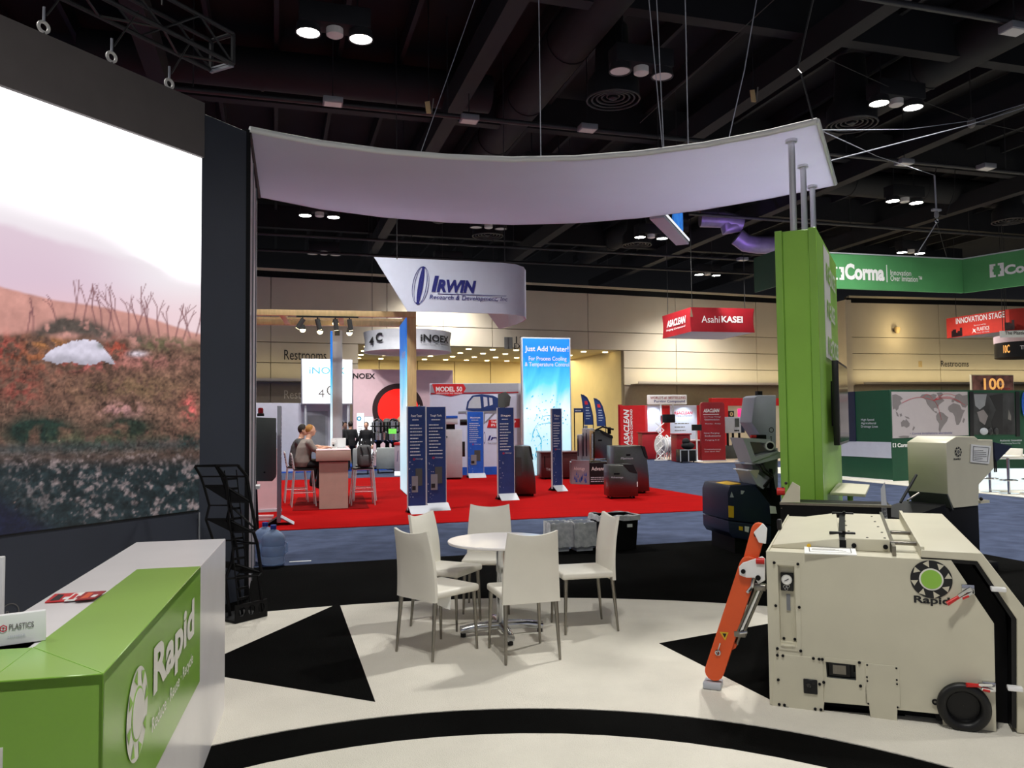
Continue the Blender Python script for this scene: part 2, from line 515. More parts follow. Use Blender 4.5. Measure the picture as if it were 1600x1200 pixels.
LAMPS = [
    (1.0, 14.3, 1, 'lit twin ceiling light at upper left, the largest in view'),
    (13.2, 14.3, 1, 'lit twin ceiling light above the right round air diffuser'),
    (7.0, 14.3, 0, 'unlit twin ceiling light above the middle round air diffuser'),
    (19.4, 20.8, 1, 'lit twin ceiling light right of the chrome canopy posts'),
    (7.2, 20.8, 1, 'lit twin ceiling light hidden above the white canopy'),
    (1.4, 27.2, 1, 'lit twin ceiling light just under the left end of the canopy'),
    (7.3, 27.4, 0, 'unlit twin ceiling light under the middle of the canopy'),
    (13.7, 27.4, 1, 'lit twin ceiling light left of the hanging screen cube'),
    (25.7, 27.3, 1, 'lit twin ceiling light above the dark green hanging banner'),
    (1.9, 33.4, 0, 'unlit twin ceiling light near the top left of the back wall'),
    (19.9, 33.9, 1, 'lit twin ceiling light close above the back wall, over the red cube sign'),
    (7.2, 33.9, 1, 'lit twin ceiling light behind the pale blue banner'),
    (26.0, 14.3, 1, 'lit twin ceiling light far right outside the view'),
    (19.6, 8.0, 1, 'lit twin ceiling light right outside the view'),
    (7.2, 7.9, 1, 'lit twin ceiling light overhead to the right'),
    (-5.3, 7.9, 1, 'lit twin ceiling light overhead beyond the video wall'),
    (0.8, 1.4, 1, 'lit twin ceiling light directly overhead', 0.55),
    (13.2, 1.4, 1, 'lit twin ceiling light overhead far to the right', 1.3),
    (-5.3, 20.8, 1, 'lit twin ceiling light hidden behind the dark wall'),
    (-11.4, 27.3, 1, 'lit twin ceiling light far left behind the dark wall'),
]
for a in LAMPS: high_bay(*a)

# ------------------------------------------------------------------ the hall: floor, carpets, walls, ceiling
b = MB().box(-45, 60, -8, 75, -0.1, 0.0)
struct(b, 'floor', m_aisle)
def hallrect(u0, u1, w0, w1):
    return [tuple(hall(u, w).xy) for u, w in ((u0, w0), (u1, w0), (u1, w1), (u0, w1))]
booth_carpet = thing('booth_carpet', 'black booth carpet with white ring and triangle inlay under the white table', 'carpet')
MB().xy(hallrect(-9, 8.36, -4, 10.0), 0.0, 0.008).build('black_field', m_blackcarpet, booth_carpet)
CC = (0.03, 1.86)
def arc(r, a0, a1, n):
    return [(CC[0] + r * math.cos(math.radians(a0 + (a1 - a0) * i / n)), CC[1] + r * math.sin(math.radians(a0 + (a1 - a0) * i / n))) for i in range(n + 1)]
def annulus(r0, r1, a0, a1, n, z0, z1):
    b = MB()
    for i in range(n):
        A = arc(r0, a0 + (a1 - a0) * i / n, a0 + (a1 - a0) * (i + 1) / n, 1); B = arc(r1, a0 + (a1 - a0) * i / n, a0 + (a1 - a0) * (i + 1) / n, 1)
        b.xy([A[0], A[1], B[1], B[0]], z0, z1)
    return b
annulus(2.93, 5.87, 0, 360, 96, 0.006, 0.013).build('white_ring', m_whitecarpet, booth_carpet)
MB().xy(arc(2.55, 0, 360, 72)[:-1], 0.006, 0.013).build('white_centre', m_whitecarpet, booth_carpet)
tri = [(-1.64, 7.58), (-0.847, 4.92), (-2.246, 5.567)]
MB().xy(tri, 0.008, 0.0155).build('black_triangle', m_blackcarpet, booth_carpet)
MB().xy([(1.09, 6.12), (1.575, 4.76), (2.2, 4.6), (2.95, 7.13)], 0.008, 0.0155).build('black_triangle', m_blackcarpet, booth_carpet)
tag(MB().xy(hallrect(-4.2, 9.0, 13.3, 24.9), 0.0, 0.012).build('red_carpet', m_red), 'bright red carpet under the water cooling booth', 'carpet')
tag(MB().xy(hallrect(-12, 4.0, 28.7, 33.6), 0.0, 0.012).build('blue_carpet', m_bluecarpet), 'royal blue carpet beyond the red one', 'carpet')
tag(MB().xy(hallrect(15.9, 33, 27.6, 35.4), 0.0, 0.012).build('beige_carpet', m_beige), 'beige carpet under the crimson booth', 'carpet')
tag(MB().xy(hallrect(14.9, 30, 9, 24), 0.0, 0.012).build('pale_carpet', m_whitecarpet), 'pale carpet under the green booth at right', 'carpet')
# back wall in panels; each course of panels a child
def wall_run(name, A, B, segs, openings, ztop=8.2):
    pl = Pl(A, B)
    root = bpy.data.objects.new(name, None); COL.objects.link(root); root['kind'] = 'structure'
    root.location = (A[0], A[1], 0); root.rotation_euler = (0, 0, pl.rot)
    courses = [(0.0, 3.42, m_wallband), (3.5, 4.25, m_wall), (4.28, 5.12, m_wall), (5.15, 6.0, m_wall), (6.03, ztop - 0.32, m_wall)]
    n = max(1, round(pl.len / segs))
    for k in range(n):
        x0 = pl.len * k / n; x1 = pl.len * (k + 1) / n
        for z0, z1, m in courses:
            pieces = [(x0, x1)]
            for o0, o1, oz in openings:
                if z0 < oz - 0.2:
                    q = []
                    for a, c in pieces:
                        if a < o0: q.append((a, min(c, o0)))
                        if c > o1: q.append((max(a, o1), c))
                    pieces = [p for p in q if p[1] - p[0] > 0.05]
            for a, c in pieces:
                MB().box(a + 0.012, c - 0.012, 0.0, 0.12, z0, z1).build('panel', m, root, 0.006, seg=1)
    bk = MB()
    xs = [0] + [v for o in openings for v in o[:2]] + [pl.len]
    for i in range(0, len(xs), 2):
        bk.box(xs[i], xs[i + 1], 0.09, 0.3, 0, ztop)
    for o0, o1, oz in openings: bk.box(o0, o1, 0.09, 0.3, oz, ztop)
    bk.build('backing', m_wallband, root)
    tr = MB()
    for i in range(0, len(xs), 2): tr.box(xs[i], xs[i + 1], -0.03, 0.02, 3.42, 3.5)
    tr.build('rail', m_walltrim, root)
    MB().box(0, pl.len, -0.05, 0.1, ztop - 0.32, ztop - 0.06).build('cornice', m_black, root)
    MB().box(0, pl.len, -0.15, 0.1, ztop - 0.06, ztop + 0.04).build('cornice', m_walltrim, root)
    return pl, root
WA, WB = (-24.0, 28.3), (17.6, 44.0)
plw = Pl(WA, WB)
o_l = plw.xz(560, 640)[0]; o_r = plw.xz(976, 640)[0]
plw, wall_back = wall_run('wall_back', WA, WB, 5.2, [(o_l, o_r, 5.15)])
WC, WD = (18.1, 42.8), (40.0, 47.3)
plr, wall_right = wall_run('wall_right', WC, WD, 6.0, [])
struct(MB().box(-0.25, 0.1, -0.3, 1.6, 0, 8.0), 'trim_1', m_wall)
bpy.data.objects['trim_1'].location = (18.05, 42.9, 0); bpy.data.objects['trim_1'].rotation_euler = (0, 0, plr.rot)
# lobby behind the opening
lob = bpy.data.objects.new('wall_lobby', None); COL.objects.link(lob); lob['kind'] = 'structure'
lob.location = (WA[0], WA[1], 0); lob.rotation_euler = (0, 0, plw.rot)
MB().box(o_l - 6, o_r + 0.5, 0.3, 10, 5.15, 5.3).build('soffit', m_lobby, lob)
for k in range(9):
    x0 = o_l - 6 + (o_r - o_l + 6.5) * k / 9; x1 = o_l - 6 + (o_r - o_l + 6.5) * (k + 1) / 9
    MB().box(x0 + 0.02, x1 - 0.02, 9.0, 9.2, 3.35, 5.15).build('panel', m_lobby, lob, 0.01, seg=1)
MB().box(o_l - 6, o_r + 6, 9.0, 16, 3.2, 3.35).build('lower_soffit', m_lobby, lob)
MB().box(o_l - 6, o_r + 6, 16, 16.2, 0, 3.3).build('rear_wall', m_lobby, lob)
MB().box(o_r, o_r + 0.25, 0.3, 16, 0, 5.3).build('side_wall', m_lobby, lob)
MB().box(o_r - 3.6, o_r - 2.9, 11, 11.8, 0, 3.3).build('pier', m_lobby, lob, 0.02)
for i in range(11):
    for j in range(4):
        x = o_l + 0.6 + i * (o_r - o_l - 1) / 10 + 0.25 * j; y = 1.2 + j * 2.2
        if x > o_r - 0.2: continue
        MB().lathe([(0.13, 5.12), (0.13, 5.16)], 12, (x, y, 0)).build('downlight', m_spotlens, lob)
for i in range(6):
    MB().lathe([(0.12, 3.17), (0.12, 3.21)], 12, (o_r - 0.8 - i * 1.5, 10.5, 0)).build('downlight', m_spotlens, lob)
for k in (0.15, 0.5, 0.85):
    p = plw.A + plw.e * (o_l + (o_r - o_l) * k) + plw.n * 5
    l = bpy.data.lights.new('lobby_glow', 'AREA'); l.energy = 240; l.color = (1.0, 0.88, 0.6); l.shape = 'RECTANGLE'; l.size = 3; l.size_y = 6
    o = bpy.data.objects.new('lobby_glow', l); COL.objects.link(o); o.location = (p.x, p.y, 5.08)
    p = plw.A + plw.e * (o_l + (o_r - o_l) * k) + plw.n * 12.5
    l = bpy.data.lights.new('lobby_glow', 'AREA'); l.energy = 240; l.color = (1.0, 0.88, 0.6); l.size = 3
    o = bpy.data.objects.new('lobby_glow', l); COL.objects.link(o); o.location = (p.x, p.y, 3.1)
# wall sconces that wash the panels with warm light
def sconce(pl, px, py, label, power=90):
    x, z = pl.xz(px, py)
    p = pl.A + pl.e * x - pl.n * 0.25
    t = thing('wall_sconce', label, 'wall lamp', (p.x, p.y, z), pl.rot, 'warm sconces along the back wall')
    MB().lathe([(0.1, -0.22), (0.16, 0.0), (0.13, 0.1)], 14).build('shade', m_tan, t, smooth=True)
    MB().box(-0.05, 0.05, 0.0, 0.25, -0.1, 0.0).build('bracket', m_pipe, t)
    for dz, k in ((-0.45, 1.4), (0.35, 0.5)):
        l = bpy.data.lights.new('sconce_glow', 'POINT'); l.energy = power * k; l.color = WARM; l.shadow_soft_size = 0.15
        q = p - pl.n * 0.9
        o = bpy.data.objects.new('sconce_glow', l); COL.objects.link(o); o.location = (q.x, q.y, z + dz)
sconce(plr, 1397, 515, 'wall sconce above the right restroom lettering', 34)
# ledge and strip lamps added to brighten the wall panels above the rail
def added_cove(pl, root, px0, px1, power):
    x0 = pl.xz(px0, 600)[0]; x1 = pl.xz(px1, 600)[0]
    MB().box(x0, x1, -0.8, -0.76, 3.42, 3.56).build('added_cove', m_wall, root)
    MB().box(x0, x1, -0.8, -0.02, 3.42, 3.46).build('added_cove', m_wallband, root)
    l = bpy.data.lights.new('added_wash_light', 'AREA'); l.shape = 'RECTANGLE'; l.size = x1 - x0; l.size_y = 0.12; l.energy = power * (x1 - x0); l.color = (1.0, 0.87, 0.52)
    o = bpy.data.objects.new('added_wash_light', l); COL.objects.link(o)
    p = pl.A + pl.e * ((x0 + x1) / 2) - pl.n * 0.66
    up = (Vector((0, 0, 1)) + pl.n * 0.05).normalized()
    zz = -up; xx = pl.e; yy = zz.cross(xx)
    o.matrix_world = Matrix(((xx.x, yy.x, zz.x, p.x), (xx.y, yy.y, zz.y, p.y), (xx.z, yy.z, zz.z, 3.5), (0, 0, 0, 1)))
    l2 = l.copy(); l2.energy = l.energy * 0.3; o2 = bpy.data.objects.new('added_wash_light', l2); COL.objects.link(o2)
    o2.location = (p.x, p.y, 3.4); o2.rotation_euler = (0, 0, pl.rot)
added_cove(plw, wall_back, 985, 1290, 7)
added_cove(plw, wall_back, 300, 545, 3)
added_cove(plr, wall_right, 1335, 1680, 8)
# lettering on the back walls
def wall_text(pl, root, txt, px0, py1, px1, py0, m, **k):
    x0, z0 = pl.xz(px0, py1); x1, z1 = pl.xz(px1, py0)
    return text(txt, m, root, (x0, -0.012, z0), x1 - x0, z1 - z0, **k)
wall_text(plw, wall_back, 'Restrooms', 444, 562, 510, 548, m_ink)
wall_text(plw, wall_back, 'Restrooms', 444, 623, 510, 610, m_walltrim)
wall_text(plw, wall_back, '12', 806, 536, 819, 526, m_ink)
wall_text(plw, wall_back, 'EXIT', 803, 545, 824, 537, m_ink)
wall_text(plr, wall_right, 'Restrooms', 1470, 573, 1513, 564, m_ink)
b = MB()
for px, py in ((1435, 565), (1438, 565)):
    x, z = plr.xz(px, py); b.xz([(x, z - 0.3), (x + 0.1, z - 0.3), (x + 0.1, z + 0.02), (x, z + 0.02)], -0.012, -0.002)
b.build('restroom_symbol', m_tan, wall_right)
for k in range(2):
    x, z = plw.xz(788 + k * 5, 545); MB().xz([(x, z), (x + 0.25, z), (x + 0.25, z + 0.55), (x, z + 0.55)], -0.012, -0.002).build('door_symbol', m_greyink, wall_back)

# ceiling, beams, pipes
struct(MB().box(-45, 60, -8, 75, 10.6, 10.8), 'ceiling', m_ceiling)
for k, u in enumerate((-8.8, -2.4, 4.0, 10.4, 16.8, 23.2)):
    A = hall(u, -4); B = hall(u, 41)
    o = MB().bar((A.x, A.y, 9.2), (B.x, B.y, 9.2), 0.36, 0.55).build('ceiling_beam', m_beam); o['kind'] = 'structure'
for k, wv in enumerate((7.2, 13.6, 20.0, 26.4, 32.8)):
    A = hall(-14, wv); B = hall(34, wv)
    o = MB().bar((A.x, A.y, 9.9), (B.x, B.y, 9.9), 0.3, 0.9).build('ceiling_girder', m_beam); o['kind'] = 'structure'
for wv, z, lab in ((10.5, 8.5, 'sprinkler pipe crossing overhead nearest the video wall'), (16.9, 8.4, 'dark sprinkler pipe crossing above the white canopy'), (23.1, 8.4, 'dark sprinkler pipe crossing the ceiling behind the canopy'), (29.3, 8.4, 'dark sprinkler pipe crossing below the canopy edge'), (32.3, 8.45, 'dark sprinkler pipe nearest the back wall')):
    A = hall(-14, wv, z); B = hall(34, wv, z)
    p = MB().cyl(A, B, 0.055, n=10)
    o = tag(p.build('sprinkler_pipe', m_pipe, None, smooth=True), lab, 'pipe')
    for i in range(9):
        q = hall(-12 + 5.2 * i, wv, z)
        MB().cyl(q, (q.x, q.y, 10.6), 0.014, n=5).build('pipe_hanger', m_pipe, o)
# joists of the deck, one joined part of the ceiling
b = MB()
for i in range(34):
    A = hall(-14 + i * 1.4, -3, 10.35); B = hall(-14 + i * 1.4, 40, 10.35)
    b.bar(A, B, 0.1, 0.4)
o = b.build('ceiling_joist', m_beam, bpy.data.objects['ceiling'], kind='stuff')
# ducts
for (u0, w0, u1, w1, r, z, lab) in ((-4, 18.6, 5, 18.6, 0.45, 9.7, 'dark round duct above the left of the canopy'), (6, 12, 6, 30, 0.5, 9.8, 'dark round duct running away down the middle of the ceiling'), (12, 22.5, 30, 22.5, 0.45, 9.7, 'dark round duct above the right of the hall'), (14.5, 8, 14.5, 36, 0.5, 9.8, 'dark round duct running away down the right of the ceiling')):
    A = hall(u0, w0, z); B = hall(u1, w1, z)
    d = (B - A).normalized(); L = (B - A).length
    o = tag(MB().cyl(A, B, r, n=20).build('ceiling_duct', m_beam, None, smooth=True), lab, 'duct')
    for i in range(int(L / 3)):
        q = A + d * (0.7 + i * 3); MB().cyl(q - d * 0.03, q + d * 0.03, r + 0.02, n=20).build('duct_band', m_beam, o, smooth=True)
# purple washed ducts behind the screen cube
Dp = 27.0
for pts, r, lab in (([(1094, 342), (1130, 343), (1160, 350)], 0.28, 'duct washed purple beside the hanging screen cube'), ([(1152, 370), (1165, 380), (1185, 383), (1212, 383)], 0.3, 'bent duct washed purple left of the green tower'), ([(1134, 340), (1136, 358), (1150, 352)], 0.25, 'short duct elbow washed purple behind the hanging screen cube')):
    tag(MB().tube([at(x, y, Dp) for x, y in pts], r, 14).build('ceiling_duct', m_purplewash, None, smooth=True), lab, 'duct')
for px, py in ((1125, 400), (1185, 420)):
    l = bpy.data.lights.new('purple_uplight', 'SPOT'); l.energy = 110; l.color = (0.45, 0.25, 1.0); l.spot_size = math.radians(60); l.shadow_soft_size = 0.1
    o = bpy.data.objects.new('purple_uplight', l); COL.objects.link(o)
    p = at(px, py, Dp - 2.2); o.location = p
    o.rotation_euler = (at(px, 355, Dp) - p).to_track_quat('-Z', 'Y').to_euler()
# round air diffusers with rings
def diffuser(px, py, label, z=8.55, R=0.56):
    p = gr(px, py, z)
    t = thing('air_diffuser', label, 'air vent', p, 0, 'round ceiling air diffusers')
    for i in range(5):
        MB().ring((0, 0, 0.02 * i), R * (1 - 0.19 * i), 0.022, 'z', 36, 6).build('ring', m_pipe, t, smooth=True)
    MB().lathe([(0.02, -0.02), (0.09, 0.02), (0.09, 0.06)], 16).build('cone', m_pipe, t, smooth=True)
    MB().lathe([(R, 0.0), (R, 0.35), (R * 0.7, 0.6), (R * 0.6, 1.58)], 28, cap=False).build('duct', m_beam, t, smooth=True)
diffuser(958, 156, 'round air diffuser with rings above the middle of the canopy')
diffuser(1331, 195, 'round air diffuser with rings right of the canopy tip')
diffuser(762, 369, 'round air diffuser with rings just below the canopy middle')
diffuser(995, 383, 'round air diffuser with rings left of the hanging screen cube')
diffuser(1578, 346, 'round air diffuser with rings at the right edge of the view')
# small rectangular ceiling speakers on the pipes
for px, py, lab in ((520, 163, 'small flat ceiling box on the pipe at upper left'), (733, 190, 'small white ceiling box beside the long beam'), (918, 204, 'small flat ceiling box below the middle air diffuser'), (1585, 50, 'small flat ceiling box in the upper right corner'), (1413, 257, 'small white ceiling box above the right-hand lights'), (1541, 264, 'small dark ceiling box right of the hanging chain'), (1160, 407, 'small flat ceiling box right of the screen cube')):
    p = gr(px, py, 8.3)
    t = thing('ceiling_speaker', lab, 'speaker', p, TH, 'small ceiling boxes on the pipes')
    MB().box(-0.2, 0.2, -0.15, 0.15, 0, 0.12).build('body', m_grey, t, 0.01)
    MB().box(-0.17, 0.17, -0.12, 0.12, -0.01, 0.002).build('grille', m_lensoff, t)
    MB().cyl((0, 0, 0.12), (0, 0, 2.2), 0.012, n=5).build('hanger', m_beam, t)

# ------------------------------------------------------------------ video wall at left
P0 = Vector((-2.59, 7.85, 0)); LD = Vector((-0.461, -0.887, 0)).normalized()
P9 = P0 + LD * 6.6
vw = Pl(P9, P0)                     # local x runs from the far left to the right corner, y behind the wall
VL = vw.len
t = thing('video_wall', 'tall charcoal wall with a glowing video screen of autumn shrubs', 'video wall', vw.A, vw.rot)
sx1 = vw.xz(312, 500)[0]; sx0 = sx1 - 3.5
SZ0, SZ1 = 0.925, 4.165
MB().box(0, VL, 0.0, 0.16, 0, 4.6).build('wall_panel', m_charcoal, t, 0.004, seg=1)
MB().box(sx0 - 2.0, sx1, -0.05, 0.12, SZ1, 4.68).build('header', m_header, t, 0.004, seg=1)
MB().box(sx1 + 0.0, sx1 + 0.012, -0.012, 0.0, 0.0, 0.9).build('seam', m_grey, t)
# picture on the screen
NX, NZ = 330, 320
xs = np.linspace(sx0, sx1, NX); zs = np.linspace(SZ0, SZ1, NZ)
GX, GZ = np.meshgrid(xs, zs)
wx = vw.A.x + vw.e.x * GX; wy = vw.A.y + vw.e.y * GX; wz = GZ - 1.7
den = wx * _f.x + wy * _f.y + wz * _f.z
IX = 800 + FPX * (wx * _r.x + wy * _r.y + wz * _r.z) / den
IY = 600 - FPX * (wx * _u.x + wy * _u.y + wz * _u.z) / den
den_ok = den > 0.5
IX = np.where(den_ok, IX, -2000); IY = np.where(den_ok, IY, 600)
rng = np.random.default_rng(5)
def vnoise(x, y, seed):
    r = np.random.default_rng(seed); T = r.random((256, 256))
    xi = np.floor(x).astype(int); yi = np.floor(y).astype(int)
    fx = x - xi; fy = y - yi
    fx = fx * fx * (3 - 2 * fx); fy = fy * fy * (3 - 2 * fy)
    a = T[yi % 256, xi % 256]; b_ = T[yi % 256, (xi + 1) % 256]; c = T[(yi + 1) % 256, xi % 256]; d = T[(yi + 1) % 256, (xi + 1) % 256]
    return (a * (1 - fx) + b_ * fx) * (1 - fy) + (c * (1 - fx) + d * fx) * fy
def fbm(x, y, seed, o=4):
    s_ = 0; amp = 0.5
    for k in range(o):
        s_ = s_ + amp * vnoise(x * 2 ** k, y * 2 ** k, seed + k); amp /= 2
    return s_ / 0.94
def L3(r, g, b_): return np.array([lin(r), lin(g), lin(b_)])
def mixc(img, col, a):
    return img * (1 - a[..., None]) + col * a[..., None]
def sm(x, a, c): 
    k = np.clip((x - a) / (c - a), 0, 1); return k * k * (3 - 2 * k)
xs_ = np.maximum(IX, -260)
n1 = fbm(xs_ / 26, IY / 26, 11); n2 = fbm(xs_ / 9, IY / 9, 31); n3 = fbm(xs_ / 60, IY / 45, 51); n4 = fbm(xs_ / 5, IY / 5, 71, 3)
img = np.ones((NZ, NX, 3)) * L3(250, 249, 250)
img = mixc(img, L3(228, 208, 222), sm(IY - 0.25 * xs_, 250, 440) * (1 - 0.75 * sm(xs_, 120, 320)))
img = mixc(img, L3(214, 184, 202), sm(IY - (338 + 0.28 * xs_ + 14 * n3), -2, 14) * (0.6 - 0.5 * sm(xs_, 60, 260)))
img = mixc(img, L3(236, 196, 202), sm(IY, 430, 500) * 0.6)
ridge = 446 + 0.22 * xs_ + 10 * np.sin(xs_ / 40.0) * 0.4 + 8 * (n3 - 0.5)
hill = L3(196, 142, 132) * (0.62 + 0.55 * n1 + 0.35 * n2)[..., None]
a = sm(IY - ridge, 0, 5); img = img * (1 - a[..., None]) + hill * a[..., None]
# twigs
segs = []
rt = random.Random(3)
def twig(x, y, ang, ln, th, d):
    x2 = x + math.cos(ang) * ln; y2 = y - math.sin(ang) * ln
    segs.append((x, y, x2, y2, th))
    if d > 0:
        for k in range(2): twig(x2, y2, ang + rt.uniform(-0.5, 0.5), ln * rt.uniform(0.5, 0.85), th * 0.7, d - 1)
for bx, by, ln in ((112, 508, 34), (50, 525, 30), (88, 508, 22), (128, 506, 28), (178, 518, 30), (210, 525, 34), (248, 530, 28), (272, 530, 26), (296, 528, 24), (158, 512, 26), (40, 525, 22), (232, 528, 34), (150, 512, 32), (168, 515, 34), (188, 520, 36), (200, 520, 30), (220, 530, 30), (235, 528, 26), (262, 530, 24), (285, 530, 22), (305, 525, 20), (-30, 520, 30), (-80, 520, 30)):
    twig(bx, by, math.pi / 2 + rt.uniform(-0.35, 0.35), ln, 1.6, 2)
for x1, y1, x2, y2, th in segs:
    dx, dy = x2 - x1, y2 - y1; q = dx * dx + dy * dy
    tt = np.clip(((IX - x1) * dx + (IY - y1) * dy) / q, 0, 1)
    dd = np.hypot(IX - x1 - tt * dx, IY - y1 - tt * dy)
    img = mixc(img, L3(128, 84, 88), np.clip(1.3 - dd / th, 0, 1) * 0.75)
# shrubs
top = 512 + 0.06 * xs_ + 26 * (n1 - 0.5)
sh = sm(IY - top, 0, 14)
base = L3(120, 88, 74) * (0.35 + 1.3 * n2)[..., None]
base = mixc(base, L3(150, 112, 96) * (0.4 + 1.2 * n4)[..., None] if False else base * 1.25, sm(n1, 0.5, 0.7))
img = img * (1 - sh[..., None]) + base * sh[..., None]
def patch(cx, cy, rx, ry, col, k=1.0, nn=n2, lo=0.35, hi=0.6):
    global img
    g = np.exp(-((IX - cx) / rx) ** 2 - ((IY - cy) / ry) ** 2)
    img = mixc(img, col * (0.5 + 1.0 * n4)[..., None], np.clip(g * k, 0, 1) * sm(nn, lo, hi))
for cx_, cy_, rx_, ry_, k_ in ((78, 514, 16, 9, 1.6), (100, 508, 20, 12, 1.8), (128, 511, 20, 12, 1.7), (150, 518, 14, 10, 1.5), (60, 522, 12, 7, 1.2), (165, 524, 14, 8, 1.2)): patch(cx_, cy_, rx_, ry_, L3(86, 76, 70), k_, n2, 0.2, 0.5)
patch(205, 535, 30, 14, L3(84, 70, 72), 1.3); patch(255, 540, 50, 16, L3(104, 96, 70), 1.2)
patch(8, 550, 30, 24, L3(164, 66, 60), 1.1); patch(60, 562, 46, 14, L3(176, 108, 66), 1.0); patch(30, 610, 30, 24, L3(156, 70, 64), 1.0); patch(182, 545, 14, 14, L3(196, 88, 66), 1.3); patch(75, 537, 30, 8, L3(180, 120, 70), 1.1); patch(130, 572, 60, 9, L3(170, 84, 84), 1.3); patch(20, 590, 90, 30, L3(128, 72, 60), 0.6)
patch(220, 565, 60, 14, L3(170, 110, 104), 1.0); patch(200, 610, 90, 30, L3(124, 98, 72), 0.9); patch(295, 640, 12, 20, L3(206, 100, 96), 1.3); patch(190, 640, 30, 14, L3(206, 150, 150), 0.9)
patch(60, 675, 60, 26, L3(30, 52, 44), 1.6, n1, 0.25, 0.5); patch(200, 668, 40, 18, L3(40, 54, 44), 1.4, n1, 0.3, 0.5); patch(150, 690, 120, 18, L3(62, 72, 50), 0.9); patch(290, 690, 40, 16, L3(52, 60, 48), 1.2)
low = sm(IY, 690, 735)
lowc = L3(34, 48, 52) * (0.15 + 1.5 * n2)[..., None]
img = img * (1 - low[..., None]) + lowc * low[..., None]
fl = sm(n2 * 0.55 + n4 * 0.45, 0.5, 0.66) * sm(IY, 680, 730) * sm(IX * 1.0 + (IY - 760) * -1.0, -20, 90)
img = mixc(img, L3(160, 142, 142) * 1.0, fl * 0.62 * (0.5 + n6 if False else 1.0))
img = mixc(img, L3(18, 20, 46), sm(10 - IX * 0.6 + (IY - 770), 0, 40) * (0.9 - 0.7 * fl))
img = mixc(img, L3(30, 60, 66), np.exp(-((IY - 703 + 0.03 * IX) / 10.0) ** 2) * 0.6)
# boulder
poly = [(64, 562), (72, 551), (90, 541), (108, 534), (130, 530.5), (148, 532.5), (161, 543), (171, 556), (180, 571), (160, 564), (140, 571), (112, 566), (88, 569)]
jx = IX + 5 * (n2 - 0.5); jy = IY + 5 * (n4 - 0.5)
ins = np.zeros(IX.shape, bool)
for k in range(len(poly)):
    (xa, ya2), (xb, yb2) = poly[k], poly[k - 1]
    ins ^= ((ya2 > jy) != (yb2 > jy)) & (jx < (xb - xa) * (jy - ya2) / (yb2 - ya2 + 1e-9) + xa)
rock = ins.astype(float)
rc = L3(208, 202, 218) * (0.7 + 0.55 * n2)[..., None] * (1.08 - 0.4 * sm(IY + 14 * (n1 - 0.5), 548, 566))[..., None]
img = img * (1 - rock[..., None]) + rc * rock[..., None]
img = mixc(img, L3(96, 104, 92), rock * np.exp(-((IX - 157) / 7.0) ** 2 - ((IY - 540) / 6.0) ** 2) * 0.8)
patch(213, 553, 12, 4, L3(220, 205, 215), 1.2, n1, 0.1, 0.2)
n5 = fbm(xs_ / 2.6, IY / 2.6, 91, 2); n6 = fbm(xs_ / 14, IY / 7, 101, 3)
gm = sm(IY - top, 4, 22) * (1 - rock)
img = img * (1 + gm * (1.5 * (n5 - 0.5) + 1.0 * (n6 - 0.5)))[..., None]
img = mixc(img, L3(196, 150, 140), gm * sm(n5 * 0.6 + n4 * 0.4, 0.66, 0.78) * 0.55)
lum_ = img.min(axis=2)
img = np.clip(img, 0, 1.2) * (1 + 1.5 * sm(lum_, 0.8, 0.97) * (0.25 + 0.75 * sm(xs_, -60, 260)))[..., None]
verts = np.stack([GX.ravel(), np.full(GX.size, -0.012), GZ.ravel()], 1)
idx = np.arange(NX * NZ).reshape(NZ, NX)
faces = np.stack([idx[:-1, :-1].ravel(), idx[:-1, 1:].ravel(), idx[1:, 1:].ravel(), idx[1:, :-1].ravel()], 1)
me = bpy.data.meshes.new('screen')
me.vertices.add(len(verts)); me.vertices.foreach_set('co', verts.ravel())
me.loops.add(faces.size); me.loops.foreach_set('vertex_index', faces.ravel())
me.polygons.add(len(faces)); me.polygons.foreach_set('loop_start', np.arange(0, faces.size, 4))
me.update(calc_edges=True)
ca = me.color_attributes.new('picture', 'FLOAT_COLOR', 'POINT')
ca.data.foreach_set('color', np.concatenate([img.reshape(-1, 3), np.ones((NX * NZ, 1))], 1).ravel())
me.materials.append(attr_mat('video_screen', 1.0))
o = bpy.data.objects.new('screen', me); COL.objects.link(o); o.parent = t
o['label'] = 'glowing screen showing pink sky, a pale boulder and autumn shrubs'
MB().box(sx0, sx1, -0.01, 0.0, SZ0 - 0.012, SZ1 + 0.0).build('screen_frame', m_blackp, t)
text('R', m_greyink, t, (vw.xz(8, 966)[0], -0.006, vw.xz(8, 966)[1]), 0.03, 0.05)
x, z = vw.xz(15, 957)
MB().ann_xz(x, -0.006, z, 0.06, 0.066).build('emblem_ring', m_greyink, t)
# right end of the video wall (pale fabric side)
E1 = at(401, 480, 10.24)
pe = Pl(P0, E1)
t = thing('side_wall_panel', 'narrow pale fabric end wall beside the charcoal video wall', 'wall panel', (pe.A.x, pe.A.y, 0), pe.rot)
MB().box(0.0, pe.len, 0.0, 0.05, 0, 4.58).build('fabric', m_fabric, t, 0.004, seg=1)
MB().box(-0.03, 0.02, -0.012, 0.07, 0, 4.62).build('edge_post', m_black, t)
MB().box(0.9, 0.925, -0.012, 0.0, 0, 4.58).build('seam', m_grey, t)
MB().box(1.9, 1.93, -0.014, 0.0, 0, 4.58).build('seam', m_grey, t)
x, z = pe.xz(399, 762); MB().box(x, x + 0.3, -0.05, 0.0, z - 0.02, z + 0.02).build('latch', m_white, t)
